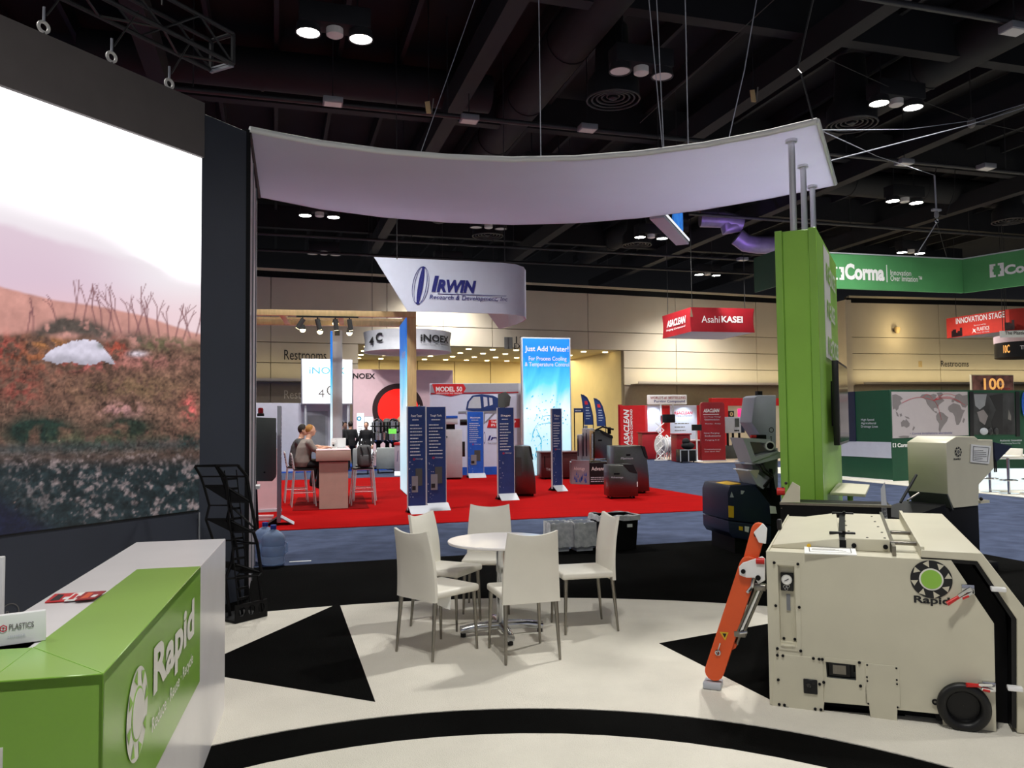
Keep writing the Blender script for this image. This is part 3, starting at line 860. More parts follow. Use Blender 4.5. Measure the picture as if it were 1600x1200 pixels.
# white stand at far left edge of the counter
p = at(-2, 910, 3.6)
t = thing('white_post', 'white upright post at the left edge in front of the charcoal wall', 'post', (p.x, p.y, 0), 0.3)
MB().box(-0.06, 0.02, -0.02, 0.02, 0, 1.12).build('upright', m_white, t, 0.004)
MB().box(-0.2, 0.12, -0.15, 0.15, 0.008, 0.03).build('foot', m_white, t, 0.004)

# ------------------------------------------------------------------ canopy
ZC = 4.6
front = [(390, 206), (440, 216), (500, 227), (600, 240), (700, 248.5), (800, 252.5), (900, 250.5), (1000, 243), (1100, 230), (1200, 211), (1277, 193)]
back = [(405, 308), (450, 317), (500, 327), (600, 340), (700, 348), (800, 351.5), (900, 349), (1000, 341), (1100, 328), (1200, 311), (1305, 290)]
fp = [gr(x, y, ZC) for x, y in front]; bp_ = [gr(x, y, ZC) for x, y in back]
n = len(fp)
t = thing('canopy', 'long curved white fabric canopy hanging over the table', 'canopy', (0, 0, 0))
b = MB()
v = [tuple(p) for p in fp] + [tuple(p) for p in bp_]
v += [(p.x, p.y, ZC + 0.05) for p in fp] + [(p.x, p.y, ZC + 0.05) for p in bp_]
f = []
for i in range(n - 1):
    f += [(i, i + 1, n + i + 1, n + i), (2 * n + i, 3 * n + i, 3 * n + i + 1, 2 * n + i + 1)]
    f += [(i, 2 * n + i, 2 * n + i + 1, i + 1), (n + i, n + i + 1, 3 * n + i + 1, 3 * n + i)]
f += [(0, n, 3 * n, 2 * n), (n - 1, 3 * n - 1, 4 * n - 1, 2 * n - 1)]
b.add(v, f).build('fabric', m_canopy, t, smooth=True)
MB().tube([(p.x, p.y, ZC + 0.025) for p in fp], 0.032, 10).build('front_rim', m_white, t, smooth=True)
MB().tube([(p.x, p.y, ZC + 0.025) for p in bp_], 0.026, 8).build('rear_rim', m_fabric, t, smooth=True)
MB().tube([fp[-1] + Vector((0, 0, 0.025)), bp_[-1] + Vector((0, 0, 0.025))], 0.028, 8).build('end_rim', m_white, t, smooth=True)
MB().tube([fp[0] + Vector((0, 0, 0.0)), bp_[0] + Vector((0, 0, 0.0))], 0.02, 8).build('end_rim', m_black, t, smooth=True)
# ------------------------------------------------------------------ green tower
TN = at(1283.5, 650, 8.0); TF = at(1313, 650, 9.95)
ts = Pl(TN, TF)                       # right side of the tower, local y to the left
t = thing('green_tower', 'tall lime green tower with chrome posts holding the canopy', 'tower', (TN.x, TN.y, 0), ts.rot)
fw = 0.40
TZ = 3.62
MB().box(0.012, ts.len, 0.0, fw, 0.0, TZ - 0.0).build('tower_body', m_limedark, t, 0.004, seg=1)
MB().box(-0.02, 0.014, -0.002, 0.075, 0, TZ + 0.004).build('corner_strip', m_lime, t, 0.003, seg=1)
MB().box(-0.02, 0.014, fw - 0.07, fw + 0.002, 0, TZ + 0.004).build('corner_strip', m_lime, t, 0.003, seg=1)
MB().box(0.0, 0.02, 0.08, fw - 0.075, 0, TZ - 0.01).build('front_panel', m_limedark, t, 0.003, seg=1)
# lettering on the right side: local x depth, outside is -y
def tower_xz(px, py): return ts.xz(px, py)
x0 = ts.xz(1287.5, 450)[0]; x1 = ts.xz(1296.5, 450)[0]
ztp = tower_xz(1289, 388)[1]; zbt = tower_xz(1297, 562)[1]
MB().xz([(x0, zbt), (x1 - 0.02, zbt), (x1 - 0.02, ztp), (x0, ztp)], -0.006, -0.001).build('white_stripe', m_whitevinyl, t)
for i, (a_, c_) in enumerate((('RE', 'DUCE'), ('RE', 'USE'), ('RE', 'CYCLE'))):
    zc = ztp - 0.36 - i * (ztp - zbt) * 0.335
    text(a_, m_limedark, t, (x0 + (x1 - x0) * 0.3, -0.009, zc), (x1 - x0) * 0.66, 0.2, bold=0.02)
    text(c_, m_whitevinyl, t, (x1 + 0.01, -0.006, zc), (ts.len - x1 - 0.12) * (len(c_) / 5.0), 0.2, bold=0.02)
for yy, xx in ((0.23, 0.12), (0.23, 1.07), (0.23, 1.98)):
    MB().cyl((xx, yy, TZ - 0.02), (xx, yy, ZC), 0.034, n=16).build('chrome_post', m_alu, t, smooth=True)
    MB().lathe([(0.06, 0), (0.06, 0.03)], 16, (xx, yy, ZC - 0.03)).build('post_flange', m_alu, t)
# screen on the tower's right side
p = ts.A + ts.e * 1.25 - ts.n * 0.06
t2 = thing('monitor', 'black flat monitor hung on the right side of the green tower', 'monitor', (p.x, p.y, 0), ts.rot)
mz0 = ts.xz(1312, 690)[1]; mz1 = ts.xz(1312, 577)[1]
MB().box(-0.7, 0.55, -0.06, 0.0, mz0, mz1).build('bezel', m_blackp, t2, 0.006)
MB().box(-0.67, 0.52, -0.064, -0.055, mz0 + 0.03, mz1 - 0.03).build('screen', m_screenoff, t2)
MB().box(-0.2, 0.1, 0.0, 0.06, mz0 + 0.2, mz1 - 0.2).build('wall_mount', m_blackp, t2)
# shelf
p = gr(1328, 762, 0.93)
t = thing('shelf', 'small pale shelf sticking out at the right of the green tower', 'shelf', (p.x, p.y, 0), ts.rot)
q = [gr(x, y, 0.93) for x, y in ((1297, 769), (1352, 772), (1359, 757), (1309, 754))]
q = [Vector((v.x, v.y, 0)) - Vector((p.x, p.y, 0)) for v in q]
q = [(v.dot(ts.e), v.dot(ts.n)) for v in q]
MB().xy(q, 0.90, 0.93).build('board', m_cream, t, 0.003, seg=1)
MB().cyl((0.0, 0.0, 0.008), (0, 0, 0.9), 0.03, n=12).build('leg', m_lime, t, smooth=True)

# ------------------------------------------------------------------ gear emblem
def gear(parent, cx, cz, R, y, m_ring, m_notch, m_core, m_halo, core=0.48):
    MB().ann_xz(cx, y, cz, R * 0.56, R, 48).build('emblem_ring', m_ring, parent)
    for k in range(8):
        a = 2 * math.pi * k / 8 + 0.1
        b = MB(); b.add([(cx + R * 0.99 * math.cos(a), y - 0.002, cz + R * 0.99 * math.sin(a)), (cx + R * 0.63 * math.cos(a + 0.02), y - 0.002, cz + R * 0.63 * math.sin(a + 0.02)), (cx + R * 0.9 * math.cos(a + 0.34), y - 0.002, cz + R * 0.9 * math.sin(a + 0.34))], [(0, 1, 2)]); b.build('emblem_notch', m_notch, parent)
    MB().disc_xz(cx, y - 0.0005, cz, R * 0.58, 40, 0.001).build('emblem_halo', m_halo, parent)
    MB().disc_xz(cx, y - 0.002, cz, R * core, 40, 0.001).build('emblem_core', m_core, parent)

# ------------------------------------------------------------------ reception counter (front left)
CA = Vector((-1.13, 2.23, 0)); CLn = Vector((-0.2215, 0.975, 0)).normalized()
pc = Pl(CA, CA + CLn)                # local x away along the right face, local y to the left; right face outside is -y
HT = 1.018
t = thing('reception_counter', 'white and lime green L-shaped reception counter with white gear logo', 'counter', (CA.x, CA.y, 0), pc.rot)
MB().box(0.02, 2.66, 0.004, 0.5, 0.0, HT - 0.002).build('white_body', m_whitelam, t, 0.003, seg=1)
MB().box(0.02, 0.5, 0.3, 2.2, 0.0, HT - 0.002).build('front_wing', m_whitelam, t, 0.003, seg=1)
b = MB()
zb = 0.475
b.box(0.0, 1.69, 0.0, 0.285, HT - 0.03, HT + 0.002)
b.box(0.0, 1.69, 0.0, 0.012, zb, HT)
b.build('green_wrap', m_lime, t, 0.002, seg=1)
b = MB(); b.box(0.0, 0.34, 0.285, 2.25, HT - 0.03, HT + 0.002); b.box(0.0, 0.014, 0.0, 2.25, 0.3, HT)
b.build('green_front', m_lime, t, 0.002, seg=1)
b = MB()
for k in range(1): b.bar((0.0, 0.0, HT + 0.0025), (0.34, 0.285, HT + 0.0025), 0.002, 0.001)
b.build('mitre_joint', m_limedark, t)
def czx(px, py): return pc.xz(px, py)
gx, gz = czx(213, 1115)
gear(t, gx, gz, 0.145, -0.004, m_whitevinyl, m_limedark, m_whitevinyl, m_limedark, 0.53)
x0 = czx(238, 1090)[0]; x1 = czx(302, 970)[0]
text('Rapid', m_whitevinyl, t, (x0, -0.004, 0.70), x1 - x0, 0.215, bold=0.035, space=1.02)
x0 = czx(236, 1120)[0]; x1 = czx(300, 1030)[0]
text('Reduce · Reuse · Recycle', m_whitevinyl, t, (x0, -0.004, 0.615), x1 - x0, 0.065, bold=0.01)
# big letter edge on the front
xf = gr(7, 1150, 0.86)
q = Vector((xf.x, xf.y, 0)) - CA
MB().box(-0.003, 0.001, q.dot(pc.n) - 0.012, q.dot(pc.n) + 0.3, 0.45, 0.845).build('front_letter', m_whitevinyl, t)
tt = pc
# member plaque standing on the counter
A = gr(-30, 1014, HT + 0.003); B = gr(72, 1000, HT + 0.003)
pp = Pl(A, B)
t = thing('plaque', 'white angled member plaque standing on the green counter top', 'sign', (A.x, A.y, HT + 0.002), pp.rot)
L = pp.len
hz = pp.xz(72, 957)[1] - HT
b = MB(); b.hexa([(0, 0, 0), (L, 0, 0), (L, 0.09, 0), (0, 0.09, 0), (0, 0.03, hz), (L, 0.03, hz), (L, 0.05, hz), (0, 0.05, hz)])
b.build('block', m_white, t, 0.003)
ezv = Vector((0, 0.03, hz)).normalized()
def plq(px, py):
    x, z = pp.xz(px, py, 0.015); return x, (z - HT)
xa, za = plq(14, 990); xb, zb2 = plq(53, 975)
text('PLASTICS', m_greyink, t, Vector((0, 0, 0)) + ezv * (hz * 0.52) + Vector((xa, -0.003, 0)), xb - xa, hz * 0.2, ez=ezv, bold=0.015)
xa2 = plq(12, 995)[0]; xb2 = plq(40, 995)[0]
text('MEMBER', m_paleink, t, ezv * (hz * 0.24) + Vector((xa2, -0.003, 0)), xb2 - xa2, hz * 0.09, ez=ezv)
xc = plq(5, 985)[0]
b = MB()
for R0, R1 in ((0.008, 0.0115), (0.0, 0.003)):
    b = MB(); v = []; f = []
    for i in range(6):
        a = math.pi / 3 * i + math.pi / 6
        for R in (R0, R1):
            v.append(tuple(Vector((xc + R * math.cos(a), -0.0035, 0)) + ezv * (hz * 0.6 + R * math.sin(a))))
    for i in range(6):
        j = (i + 1) % 6; f.append((2 * i, 2 * i + 1, 2 * j + 1, 2 * j))
    b.add(v, f); b.build('emblem', m_redink, t)
# brochures on the white part of the counter
def on_counter(px, py, z):
    p = gr(px, py, z); q = Vector((p.x, p.y, 0)) - CA
    return (q.dot(pc.e), q.dot(pc.n))
for i, (pts, m, lab) in enumerate(((((70, 942), (106, 940), (121, 927), (86, 929)), m_crimson2, 'red and black magazine at the left of the row on the white counter'), (((100, 940), (122, 938), (136, 926), (116, 928)), m_paper, 'white and red magazine in the middle of the row on the counter'), (((117, 939), (148, 936), (166, 924), (134, 926)), m_crimson, 'dark red magazine with orange cover at the right of the row'))):
    z0 = HT + 0.001 + 0.004 * i
    q = [on_counter(x, y, z0) for x, y in pts]
    c0 = q[0]
    w0 = CA + pc.e * c0[0] + pc.n * c0[1]
    t = thing('magazine', lab, 'magazine', (w0.x, w0.y, z0), pc.rot, 'magazines on the counter')
    r = [(x - c0[0], y - c0[1]) for x, y in q]
    MB().xy(r, 0, 0.003).build('cover', m, t)
    def mixp(s_, t_): 
        a = Vector((*r[0], 0)).lerp(Vector((*r[1], 0)), s_); c = Vector((*r[3], 0)).lerp(Vector((*r[2], 0)), s_)
        return a.lerp(c, t_)
    b = MB(); b.add([tuple(mixp(s_, t_) + Vector((0, 0, 0.0036))) for s_, t_ in ((0.15, 0.1), (0.55, 0.15), (0.5, 0.8), (0.2, 0.9))], [(0, 1, 2, 3)])
    b.build('cover_picture', (m_ink, m_crimson2, m_orange)[i], t)
    b = MB(); b.add([tuple(mixp(s_, t_) + Vector((0, 0, 0.0038))) for s_, t_ in ((0.65, 0.2), (0.9, 0.2), (0.9, 0.5), (0.65, 0.5))], [(0, 1, 2, 3)])
    b.build('cover_title', m_white if i != 1 else m_crimson, t)

# ------------------------------------------------------------------ black literature rack leaning at the wall
A = gr(371, 977); B = gr(415, 966)
pr = Pl(A, B)
t = thing('literature_rack', 'black zigzag mesh literature rack standing beside the charcoal wall', 'rack', (A.x, A.y, 0.016), pr.rot)
W_ = pr.len
D_ = 0.34
b = MB().box(-0.02, W_ + 0.02, 0.0, D_, 0.0, 0.02)
b.build('base_tray', m_black, t)
b = MB()
outer = [(-0.02, 0.02), (W_ + 0.02, 0.02), (W_ + 0.02, 0.15), (-0.02, 0.15)]
holes = []
for k in range(3):
    cx = (k + 0.5) * W_ / 3
    holes.append([(cx + 0.036 * math.cos(a), 0.085 + 0.042 * math.sin(a)) for a in [2 * math.pi * i / 12 for i in range(12)]])
b.xz_holes(outer, holes, 0.0, 0.012); b.build('tray_lip', m_black, t)
# two side frames that lean back and to the left, with six shelves
def rk(px, py, y): 
    x, z = pr.xz(px, py, y); return Vector((x, y, z - 0.013))
fr_r = [(412, 962), (404, 900), (408, 895), (402, 850), (396, 832), (400, 828), (392, 785), (386, 745), (372, 728)]
left = [(360, 968), (352, 905), (362, 880), (366, 845), (355, 812), (360, 790), (352, 760), (347, 745), (338, 729)]
for name_, pts, yy in (('side_frame', fr_r, 0.02), ('side_frame', left, 0.22)):
    MB().tube([rk(x, y, yy) for x, y in pts], 0.014, 6).build(name_, m_black, t)
    MB().tube([rk(x, y, yy) + Vector((-0.10, 0.16, 0.0)) for x, y in pts], 0.011, 6).build('rear_frame', m_black, t)
for k, i in enumerate((0, 1, 2, 3, 4, 5, 6, 7, 8)):
    a = rk(*fr_r[i], 0.02); c = rk(*left[i], 0.22)
    b = MB().tube([a, c], 0.009, 6); b.tube([a, a + Vector((-0.10, 0.16, 0))], 0.007, 6); b.tube([c, c + Vector((-0.10, 0.16, 0))], 0.007, 6)
    b.build('crossbar', m_black, t)
    if i % 2 == 0 and i:
        a2 = a + Vector((-0.10, 0.16, 0.0)); c2 = c + Vector((-0.10, 0.16, 0.0))
        MB().hexa([a, a2, c2, c, a + Vector((0, 0, .012)), a2 + Vector((0, 0, .012)), c2 + Vector((0, 0, .012)), c + Vector((0, 0, .012))]).build('shelf', m_black, t)
# perforated spine
b = MB()
sp_a = rk(384, 968, 0.12); sp_b = rk(360, 735, 0.2)
dv = (sp_b - sp_a)
nh = 15
for i in range(nh):
    p0 = sp_a + dv * (i / nh); p1 = sp_a + dv * ((i + 1) / nh)
    L = (p1 - p0).length
    b.hexa([p0 + Vector((-.06, 0, 0)), p0 + Vector((.06, 0, 0)), p0 + Vector((.06, .01, 0)), p0 + Vector((-.06, .01, 0)), p0 + Vector((-.06, 0, .02)), p0 + Vector((.06, 0, .02)), p0 + Vector((.06, .01, .02)), p0 + Vector((-.06, .01, .02))])
b.bar(sp_a + Vector((-.06, 0, 0)), sp_b + Vector((-.06, 0, 0)), 0.025, 0.01); b.bar(sp_a + Vector((.06, 0, 0)), sp_b + Vector((.06, 0, 0)), 0.025, 0.01)
b.build('perforated_spine', m_black, t)

# ------------------------------------------------------------------ water jugs
def jug(px, py, label, H=0.49, R=0.137):
    p = gr(px, py)
    t = thing('water_jug', label, 'water jug', (p.x, p.y, 0.012), 0.2, 'large blue water jugs by the wall end')
    prof = [(0.115, 0.0), (R, 0.02), (R, 0.10), (R - 0.006, 0.11), (R, 0.12), (R, 0.22), (R - 0.006, 0.23), (R, 0.24), (R, 0.31), (R - 0.01, 0.345), (R - 0.035, 0.375), (0.06, 0.405), (0.03, 0.42), (0.028, 0.455)]
    MB().lathe(prof, 30).build('bottle', m_jug, t, smooth=True)
    MB().lathe([(0.034, 0.425), (0.036, 0.43), (0.036, 0.47), (0.03, 0.475)], 20).build('cap', m_cap, t, smooth=True)
    MB().tube([(R - 0.01, 0, 0.13), (R + 0.02, 0, 0.15), (R + 0.02, 0, 0.25), (R - 0.01, 0, 0.27)], 0.012, 8).build('handle', m_jug, t, smooth=True)
jug(427, 884, 'large clear blue water jug in full view at the aisle edge')
jug(414, 878, 'large clear blue water jug half hidden behind the black rack')

# ------------------------------------------------------------------ round white table and leather chairs
TX, TY, FZ = -0.10, 6.42, 0.016
t = thing('round_table', 'round white cafe table on chrome four-star base', 'table', (TX, TY, FZ), 0.22)
R = 0.425
MB().lathe([(R - 0.03, 0.715), (R - 0.004, 0.722), (R, 0.73), (R, 0.738), (R - 0.004, 0.742), (0.001, 0.742)], 56).build('tabletop', m_whitelam, t, smooth=True)
MB().lathe([(0.16, 0.70), (0.16, 0.715)], 24).build('mounting_plate', m_black, t)
MB().cyl((0, 0, 0.06), (0, 0, 0.70), 0.042, n=24).build('column', m_chrome, t, smooth=True)
for k in range(4):
    a = math.pi / 2 * k
    d = Vector((math.cos(a), math.sin(a), 0))
    MB().tube([d * 0.02 + Vector((0, 0, 0.075)), d * 0.2 + Vector((0, 0, 0.07)), d * 0.33 + Vector((0, 0, 0.05))], [0.036, 0.034, 0.032], 10).build('foot', m_chrome, t, smooth=True)
    MB().lathe([(0.022, 0.0), (0.022, 0.03)], 12, tuple(d * 0.31)).build('glide', m_rubber, t)
def make_chair(label):
    t = thing('leather_chair', label, 'chair', (0, 0, FZ), 0, 'white leather chairs around the round table')
    b = MB().box(-0.212, 0.212, -0.205, 0.225, 0.425, 0.478)
    b.build('seat', m_leather, t, 0.018, seg=3)
    # back: curved padded slab
    NXc, NZc = 10, 12
    v = []; f = []
    def bp3(i, k, side):
        u = -1 + 2 * i / NXc; q = k / NZc
        hw_ = 0.212 + 0.006 * math.sin(math.pi * q) - 0.03 * q
        z = 0.405 + q * (0.505 - 0.028 * (1 - u * u))
        y = -0.206 - 0.022 * q - 0.03 * q * q + 0.012 * math.sin(math.pi * q) - 0.018 * (1 - u * u) * q
        th = 0.02 if 0 < i < NXc and k < NZc else 0.012
        return (u * hw_, y + side * th, z)
    for side in (-1, 1):
        for k in range(NZc + 1):
            for i in range(NXc + 1): v.append(bp3(i, k, side))
    N = (NXc + 1) * (NZc + 1)
    for k in range(NZc):
        for i in range(NXc):
            a = k * (NXc + 1) + i
            f += [(a, a + 1, a + NXc + 2, a + NXc + 1), (N + a, N + a + NXc + 1, N + a + NXc + 2, N + a + 1)]
    for k in range(NZc):
        for i in (0, NXc):
            a = k * (NXc + 1) + i; f.append((a, N + a, N + a + NXc + 1, a + NXc + 1))
    for i in range(NXc):
        for k in (0, NZc):
            a = k * (NXc + 1) + i; f.append((a, a + 1, N + a + 1, N + a))
    MB().add(v, f).build('backrest', m_leather, t, smooth=True)
    for sx in (-1, 1):
        MB().tube([(sx * 0.185, -0.195, 0.43), (sx * 0.2, -0.235, 0.0)], [0.017, 0.009], 10).build('leg', m_satin, t, smooth=True)
        MB().tube([(sx * 0.185, 0.19, 0.43), (sx * 0.2, 0.205, 0.0)], [0.017, 0.009], 10).build('leg', m_satin, t, smooth=True)
    return t
def face(t, x, y, dx, dy):
    t.location = (x, y, FZ); t.rotation_euler = (0, 0, math.atan2(-dx, dy))
ch0 = make_chair('white leather chair nearest the camera, its back turned to us')
face(ch0, 0.06, 5.90, -0.29, 0.957)
c = copy_tree(ch0, 'white leather chair front left of the table with a paper tag under its seat'); face(c, -0.565, 6.01, 0.68, 0.733); chair_l = c
c = copy_tree(ch0, 'white leather chair back left of the table, turned partly away'); face(c, -0.56, 6.78, 0.86, -0.42)
c = copy_tree(ch0, 'white leather chair behind the table facing the camera'); face(c, -0.235, 7.28, -0.06, -1)
c = copy_tree(ch0, 'white leather chair right of the table seen from its side'); face(c, 0.555, 6.62, -0.965, -0.22)
MB().hexa([(0.1, -0.1, 0.36), (0.19, -0.06, 0.33), (0.19, -0.055, 0.33), (0.1, -0.095, 0.36), (0.1, -0.1, 0.43), (0.2, -0.06, 0.43), (0.2, -0.055, 0.43), (0.1, -0.095, 0.43)]).build('paper_tag', m_paper, chair_l)

# ------------------------------------------------------------------ bins at the aisle
def bin_(px, py, w0, w1, d, H, m, label, liner, rot=0.28):
    p = gr(px, py)
    t = thing('waste_bin', label, 'bin', (p.x, p.y, 0.010), rot, 'waste bins at the aisle edge' if not liner == 2 else None)
    def ringp(s, z): return [(-w0 * s / 2, -d * s / 2, z), (w0 * s / 2, -d * s / 2, z), (w0 * s / 2, d * s / 2, z), (-w0 * s / 2, d * s / 2, z)]
    k = w1 / w0
    b = MB(); b.add(ringp(1, 0) + ringp(k, H) + ringp(k * 0.94, H) + ringp(0.92, 0.02), [(3, 2, 1, 0), (0, 1, 5, 4), (1, 2, 6, 5), (2, 3, 7, 6), (3, 0, 4, 7), (4, 5, 9, 8), (5, 6, 10, 9), (6, 7, 11, 10), (7, 4, 8, 11), (8, 9, 13, 12), (9, 10, 14, 13), (10, 11, 15, 14), (11, 8, 12, 15), (12, 13, 14, 15)])
    b.build('body', m, t)
    # liner folded over the rim, crumpled
    rnd = random.Random(px)
    n = 28; v = []; f = []
    for row, (s, z) in enumerate(((k * 0.9, H - 0.08), (k * 1.0, H + 0.012), (k * 1.05, H + 0.005), (k * 1.06, H - (0.06 if liner == 2 else 0.3)))):
        for i in range(n):
            u = 4 * i / n; e = int(u); fr_ = u - e
            c4 = [(-1, -1), (1, -1), (1, 1), (-1, 1), (-1, -1)]
            x = (c4[e][0] * (1 - fr_) + c4[e + 1][0] * fr_) * w0 * s / 2; y = (c4[e][1] * (1 - fr_) + c4[e + 1][1] * fr_) * d * s / 2
            j = 0.012 if row > 0 else 0
            v.append((x * (1 + rnd.uniform(0, 0.05)), y * (1 + rnd.uniform(0, 0.05)), z + rnd.uniform(-j, j)))
    for r in range(3):
        for i in range(n): f.append((r * n + i, r * n + (i + 1) % n, (r + 1) * n + (i + 1) % n, (r + 1) * n + i))
    MB().add(v, f).build('liner', m_liner, t, smooth=True)
    if liner == 2:
        MB().box(w0 * k / 2 - 0.16, w0 * k / 2 - 0.09, -d * k / 2 - 0.006, -d * k / 2 + 0.02, H - 0.15, H - 0.11).build('sticker', m_paper, t)
    return t
bin_(872, 861, 0.22, 0.28, 0.22, 0.36, m_lgrey, 'small grey waste bin with clear liner, left of the pair', 1)
bin_(909, 860, 0.22, 0.28, 0.22, 0.36, m_lgrey, 'small grey waste bin with clear liner, next to the black bin', 1)
bin_(960, 857, 0.46, 0.52, 0.36, 0.44, m_black, 'wide black waste bin behind the right-hand chair', 2)

# ------------------------------------------------------------------ granulator (front right)
GA = gr(1203, 1105); GB = gr(1557, 1148)
pg = Pl(GA, GB)
g = thing('granulator', 'large cream granulator with gear logo, red toggles and orange lift arm', 'machine', (GA.x, GA.y, 0.016), pg.rot)
GL = pg.len; GD = 1.95
def fz(px, py, y=0.0):
    x, z = pg.xz(px, py, y); return (x, z - 0.013)
ztop = fz(1197, 862)[1]
A0 = fz(1487, 878); A1 = fz(1553, 975)
outline = [(0, 0), fz(1287, 1117), fz(1288, 1098), fz(1358, 1104), fz(1360, 1124), fz(1401, 1130), fz(1402, 1110), fz(1472, 1117), fz(1474, 1140), fz(1557, 1148), (A1[0], A1[1]), (A0[0], ztop - 0.002), (0.0, ztop)]
outline = [(x, max(z, 0.0)) for x, z in outline]
hole_g = [fz(1215, 884), fz(1241, 886), fz(1245, 1009), fz(1219, 1006)]
hole_w = [fz(1290, 1035), fz(1337, 1040), fz(1338, 1065), fz(1292, 1060)]
MB().xz_holes(outline, [hole_g, hole_w], 0.0, 0.014).build('front_panel', m_cream, g)
def shrink(poly, k):
    c = Vector((sum(p[0] for p in poly) / len(poly), sum(p[1] for p in poly) / len(poly)))
    return [tuple(c + (Vector(p) - c) * k) for p in poly]
b = MB().xz_holes(hole_g, [shrink(hole_g, 0.97)], 0.012, 0.05); b.xz(hole_g, 0.048, 0.052); b.build('gauge_recess', m_cream, g)
b = MB(); b.xz(hole_w, 0.06, 0.064); b.xz_holes(hole_w, [shrink(hole_w, 0.96)], 0.012, 0.062); b.build('window_recess', m_darkgrey, g)
x, z = fz(1313, 1048); b = MB().box(x - 0.065, x + 0.055, 0.02, 0.06, z - 0.045, z + 0.045); b.build('motor_block', m_blackp, g, 0.008)
MB().box(x - 0.04, x + 0.03, 0.016, 0.022, z - 0.028, z + 0.022).build('rating_plate', m_satin, g)
MB().box(x + 0.07, x + 0.12, 0.03, 0.058, z - 0.01, z + 0.04).build('vent', m_black, g)
body = [(0.004, 0.13), (0.70, 0.13), (GL - 0.25, 0.13), (GL - 0.22, 0.3), (A0[0] - 0.02, ztop - 0.03), (0.004, ztop - 0.03)]
MB().xz(body, 0.07, GD).build('side_body', m_cream, g)
MB().box(0.03, GL - 0.1, 0.10, GD - 0.1, 0.0, 0.14).build('base_frame', m_black, g)
MB().box(0.0, 0.012, 0.014, GD, 0.0, ztop).build('left_panel', m_cream, g, 0.002, seg=1)
MB().xz([(A0[0] - 0.1, 0.02), (GL - 0.02, 0.02), (GL - 0.02, A1[1] - 0.02), (A0[0] - 0.01, ztop - 0.05), (A0[0] - 0.2, ztop - 0.03)], 0.014, 0.12).build('inner_liner', m_black, g)
# panel joints and lift-off plates on the front
b = MB()
pl1 = [fz(1352, 1037), fz(1405, 1042), fz(1407, 1106), fz(1402, 1107), fz(1402, 1130), fz(1361, 1124), fz(1359, 1102), fz(1352, 1100)]
b.xz(pl1, -0.004, 0.0); b.build('access_plate', m_cream, g, 0.0015, seg=1)
pl2 = [fz(1211, 1022), fz(1286, 1029), fz(1287, 1116), fz(1206, 1106)]
MB().xz(pl2, -0.004, 0.0).build('access_plate', m_cream, g, 0.0015, seg=1)
pl3 = [fz(1288.5, 1030), fz(1346, 1036), fz(1347, 1070), fz(1358, 1103), fz(1288.5, 1097)]
outer3 = [fz(1288.5, 1028), fz(1350, 1034), fz(1356, 1103), fz(1288.5, 1097)]
MB().xz_holes(outer3, [shrink(hole_w, 1.06)], -0.004, 0.0).build('access_plate', m_cream, g)
fr = [fz(1210, 876), fz(1250, 879), fz(1252, 1019), fz(1214, 1015)]
MB().xz_holes(fr, [shrink(hole_g, 1.02)], -0.004, 0.0).build('gauge_frame', m_cream, g)
x, z = fz(1219, 1008); x2, z2 = fz(1246, 1011)
MB().box(x + 0.004, x2 - 0.012, -0.01, 0.04, z - 0.006, z + 0.004).build('recess_sill', m_cream, g, 0.002, seg=1)
def big(px, py): return (1180 + px / 2.79, 740 + py / 2.79)
bolts = [(83, 390), (186, 396), (90, 577), (192, 584), (97, 764), (199, 774), (97, 793), (121, 795), (254, 807), (279, 810), (293, 811), (454, 825), (101, 900), (281, 919), (299, 911), (459, 927), (105, 1007), (128, 1010), (262, 1027), (287, 1030)]
bm_ = MB().lathe([(0.0085, 0.0), (0.0085, 0.004), (0.005, 0.009)], 10)
proto_b = None
def bolt(px, py, s, y=-0.004):
    global proto_b
    if proto_b is None:
        bb = MB()
        prof = [(0.0085, 0.0), (0.0085, 0.004), (0.005, 0.009)]
        v = []; f = []
        for r_, d in prof:
            for j in range(10):
                a = 2 * math.pi * j / 10; v.append((r_ * math.cos(a), -d, r_ * math.sin(a)))
        for i in range(2):
            for j in range(10): f.append((i * 10 + j, i * 10 + (j + 1) % 10, i * 10 + 10 + (j + 1) % 10, i * 10 + 10 + j))
        f.append(tuple(range(20, 30)))
        o = bb.add(v, f).build('bolt', m_black, g)
        proto_b = o
    else:
        o = proto_b.copy(); COL.objects.link(o)
    x, z = fz(px, py)
    o.location = (x, y, z); o.scale = (s, s, s)
for q in bolts: bolt(*big(*q), 1.0)
for q in ((123, 729), (171, 733)): bolt(*big(*q), 1.0, 0.047)
for q in ((488, 836), (615, 850), (487, 888), (489, 905), (617, 901), (618, 919), (493, 1004), (621, 1020)): bolt(*big(*q), 0.6)
# gauges
x, z = fz(1229, 911)
MB().box(x - 0.036, x + 0.036, 0.03, 0.05, z - 0.055, z + 0.05).build('gauge_plate', m_blackp, g, 0.003, seg=1)
o = MB().cyl((x, 0.032, z + 0.014), (x, 0.012, z + 0.014), 0.03, n=22).build('gauge', m_chrome, g, smooth=True)
MB().disc_xz(x, 0.0115, z + 0.014, 0.024, 20).build('dial', m_paper, o)
MB().bar((x - 0.012, 0.0085, z + 0.006), (x + 0.012, 0.0085, z + 0.02), 0.002, 0.004).build('needle', m_ink, o)
for dx, dz in ((-0.012, -0.03), (0.006, -0.026), (-0.004, -0.042)):
    MB().ring((x + dx, 0.028, z + dz), 0.008, 0.0025, 'y', 14, 6).build('knob', m_chrome, g, smooth=True)
x, z = fz(1231, 945); MB().box(x - 0.01, x + 0.012, 0.042, 0.048, z - 0.045, z + 0.05).build('level_strip', m_grey, g)
x, z = fz(1267, 1073)
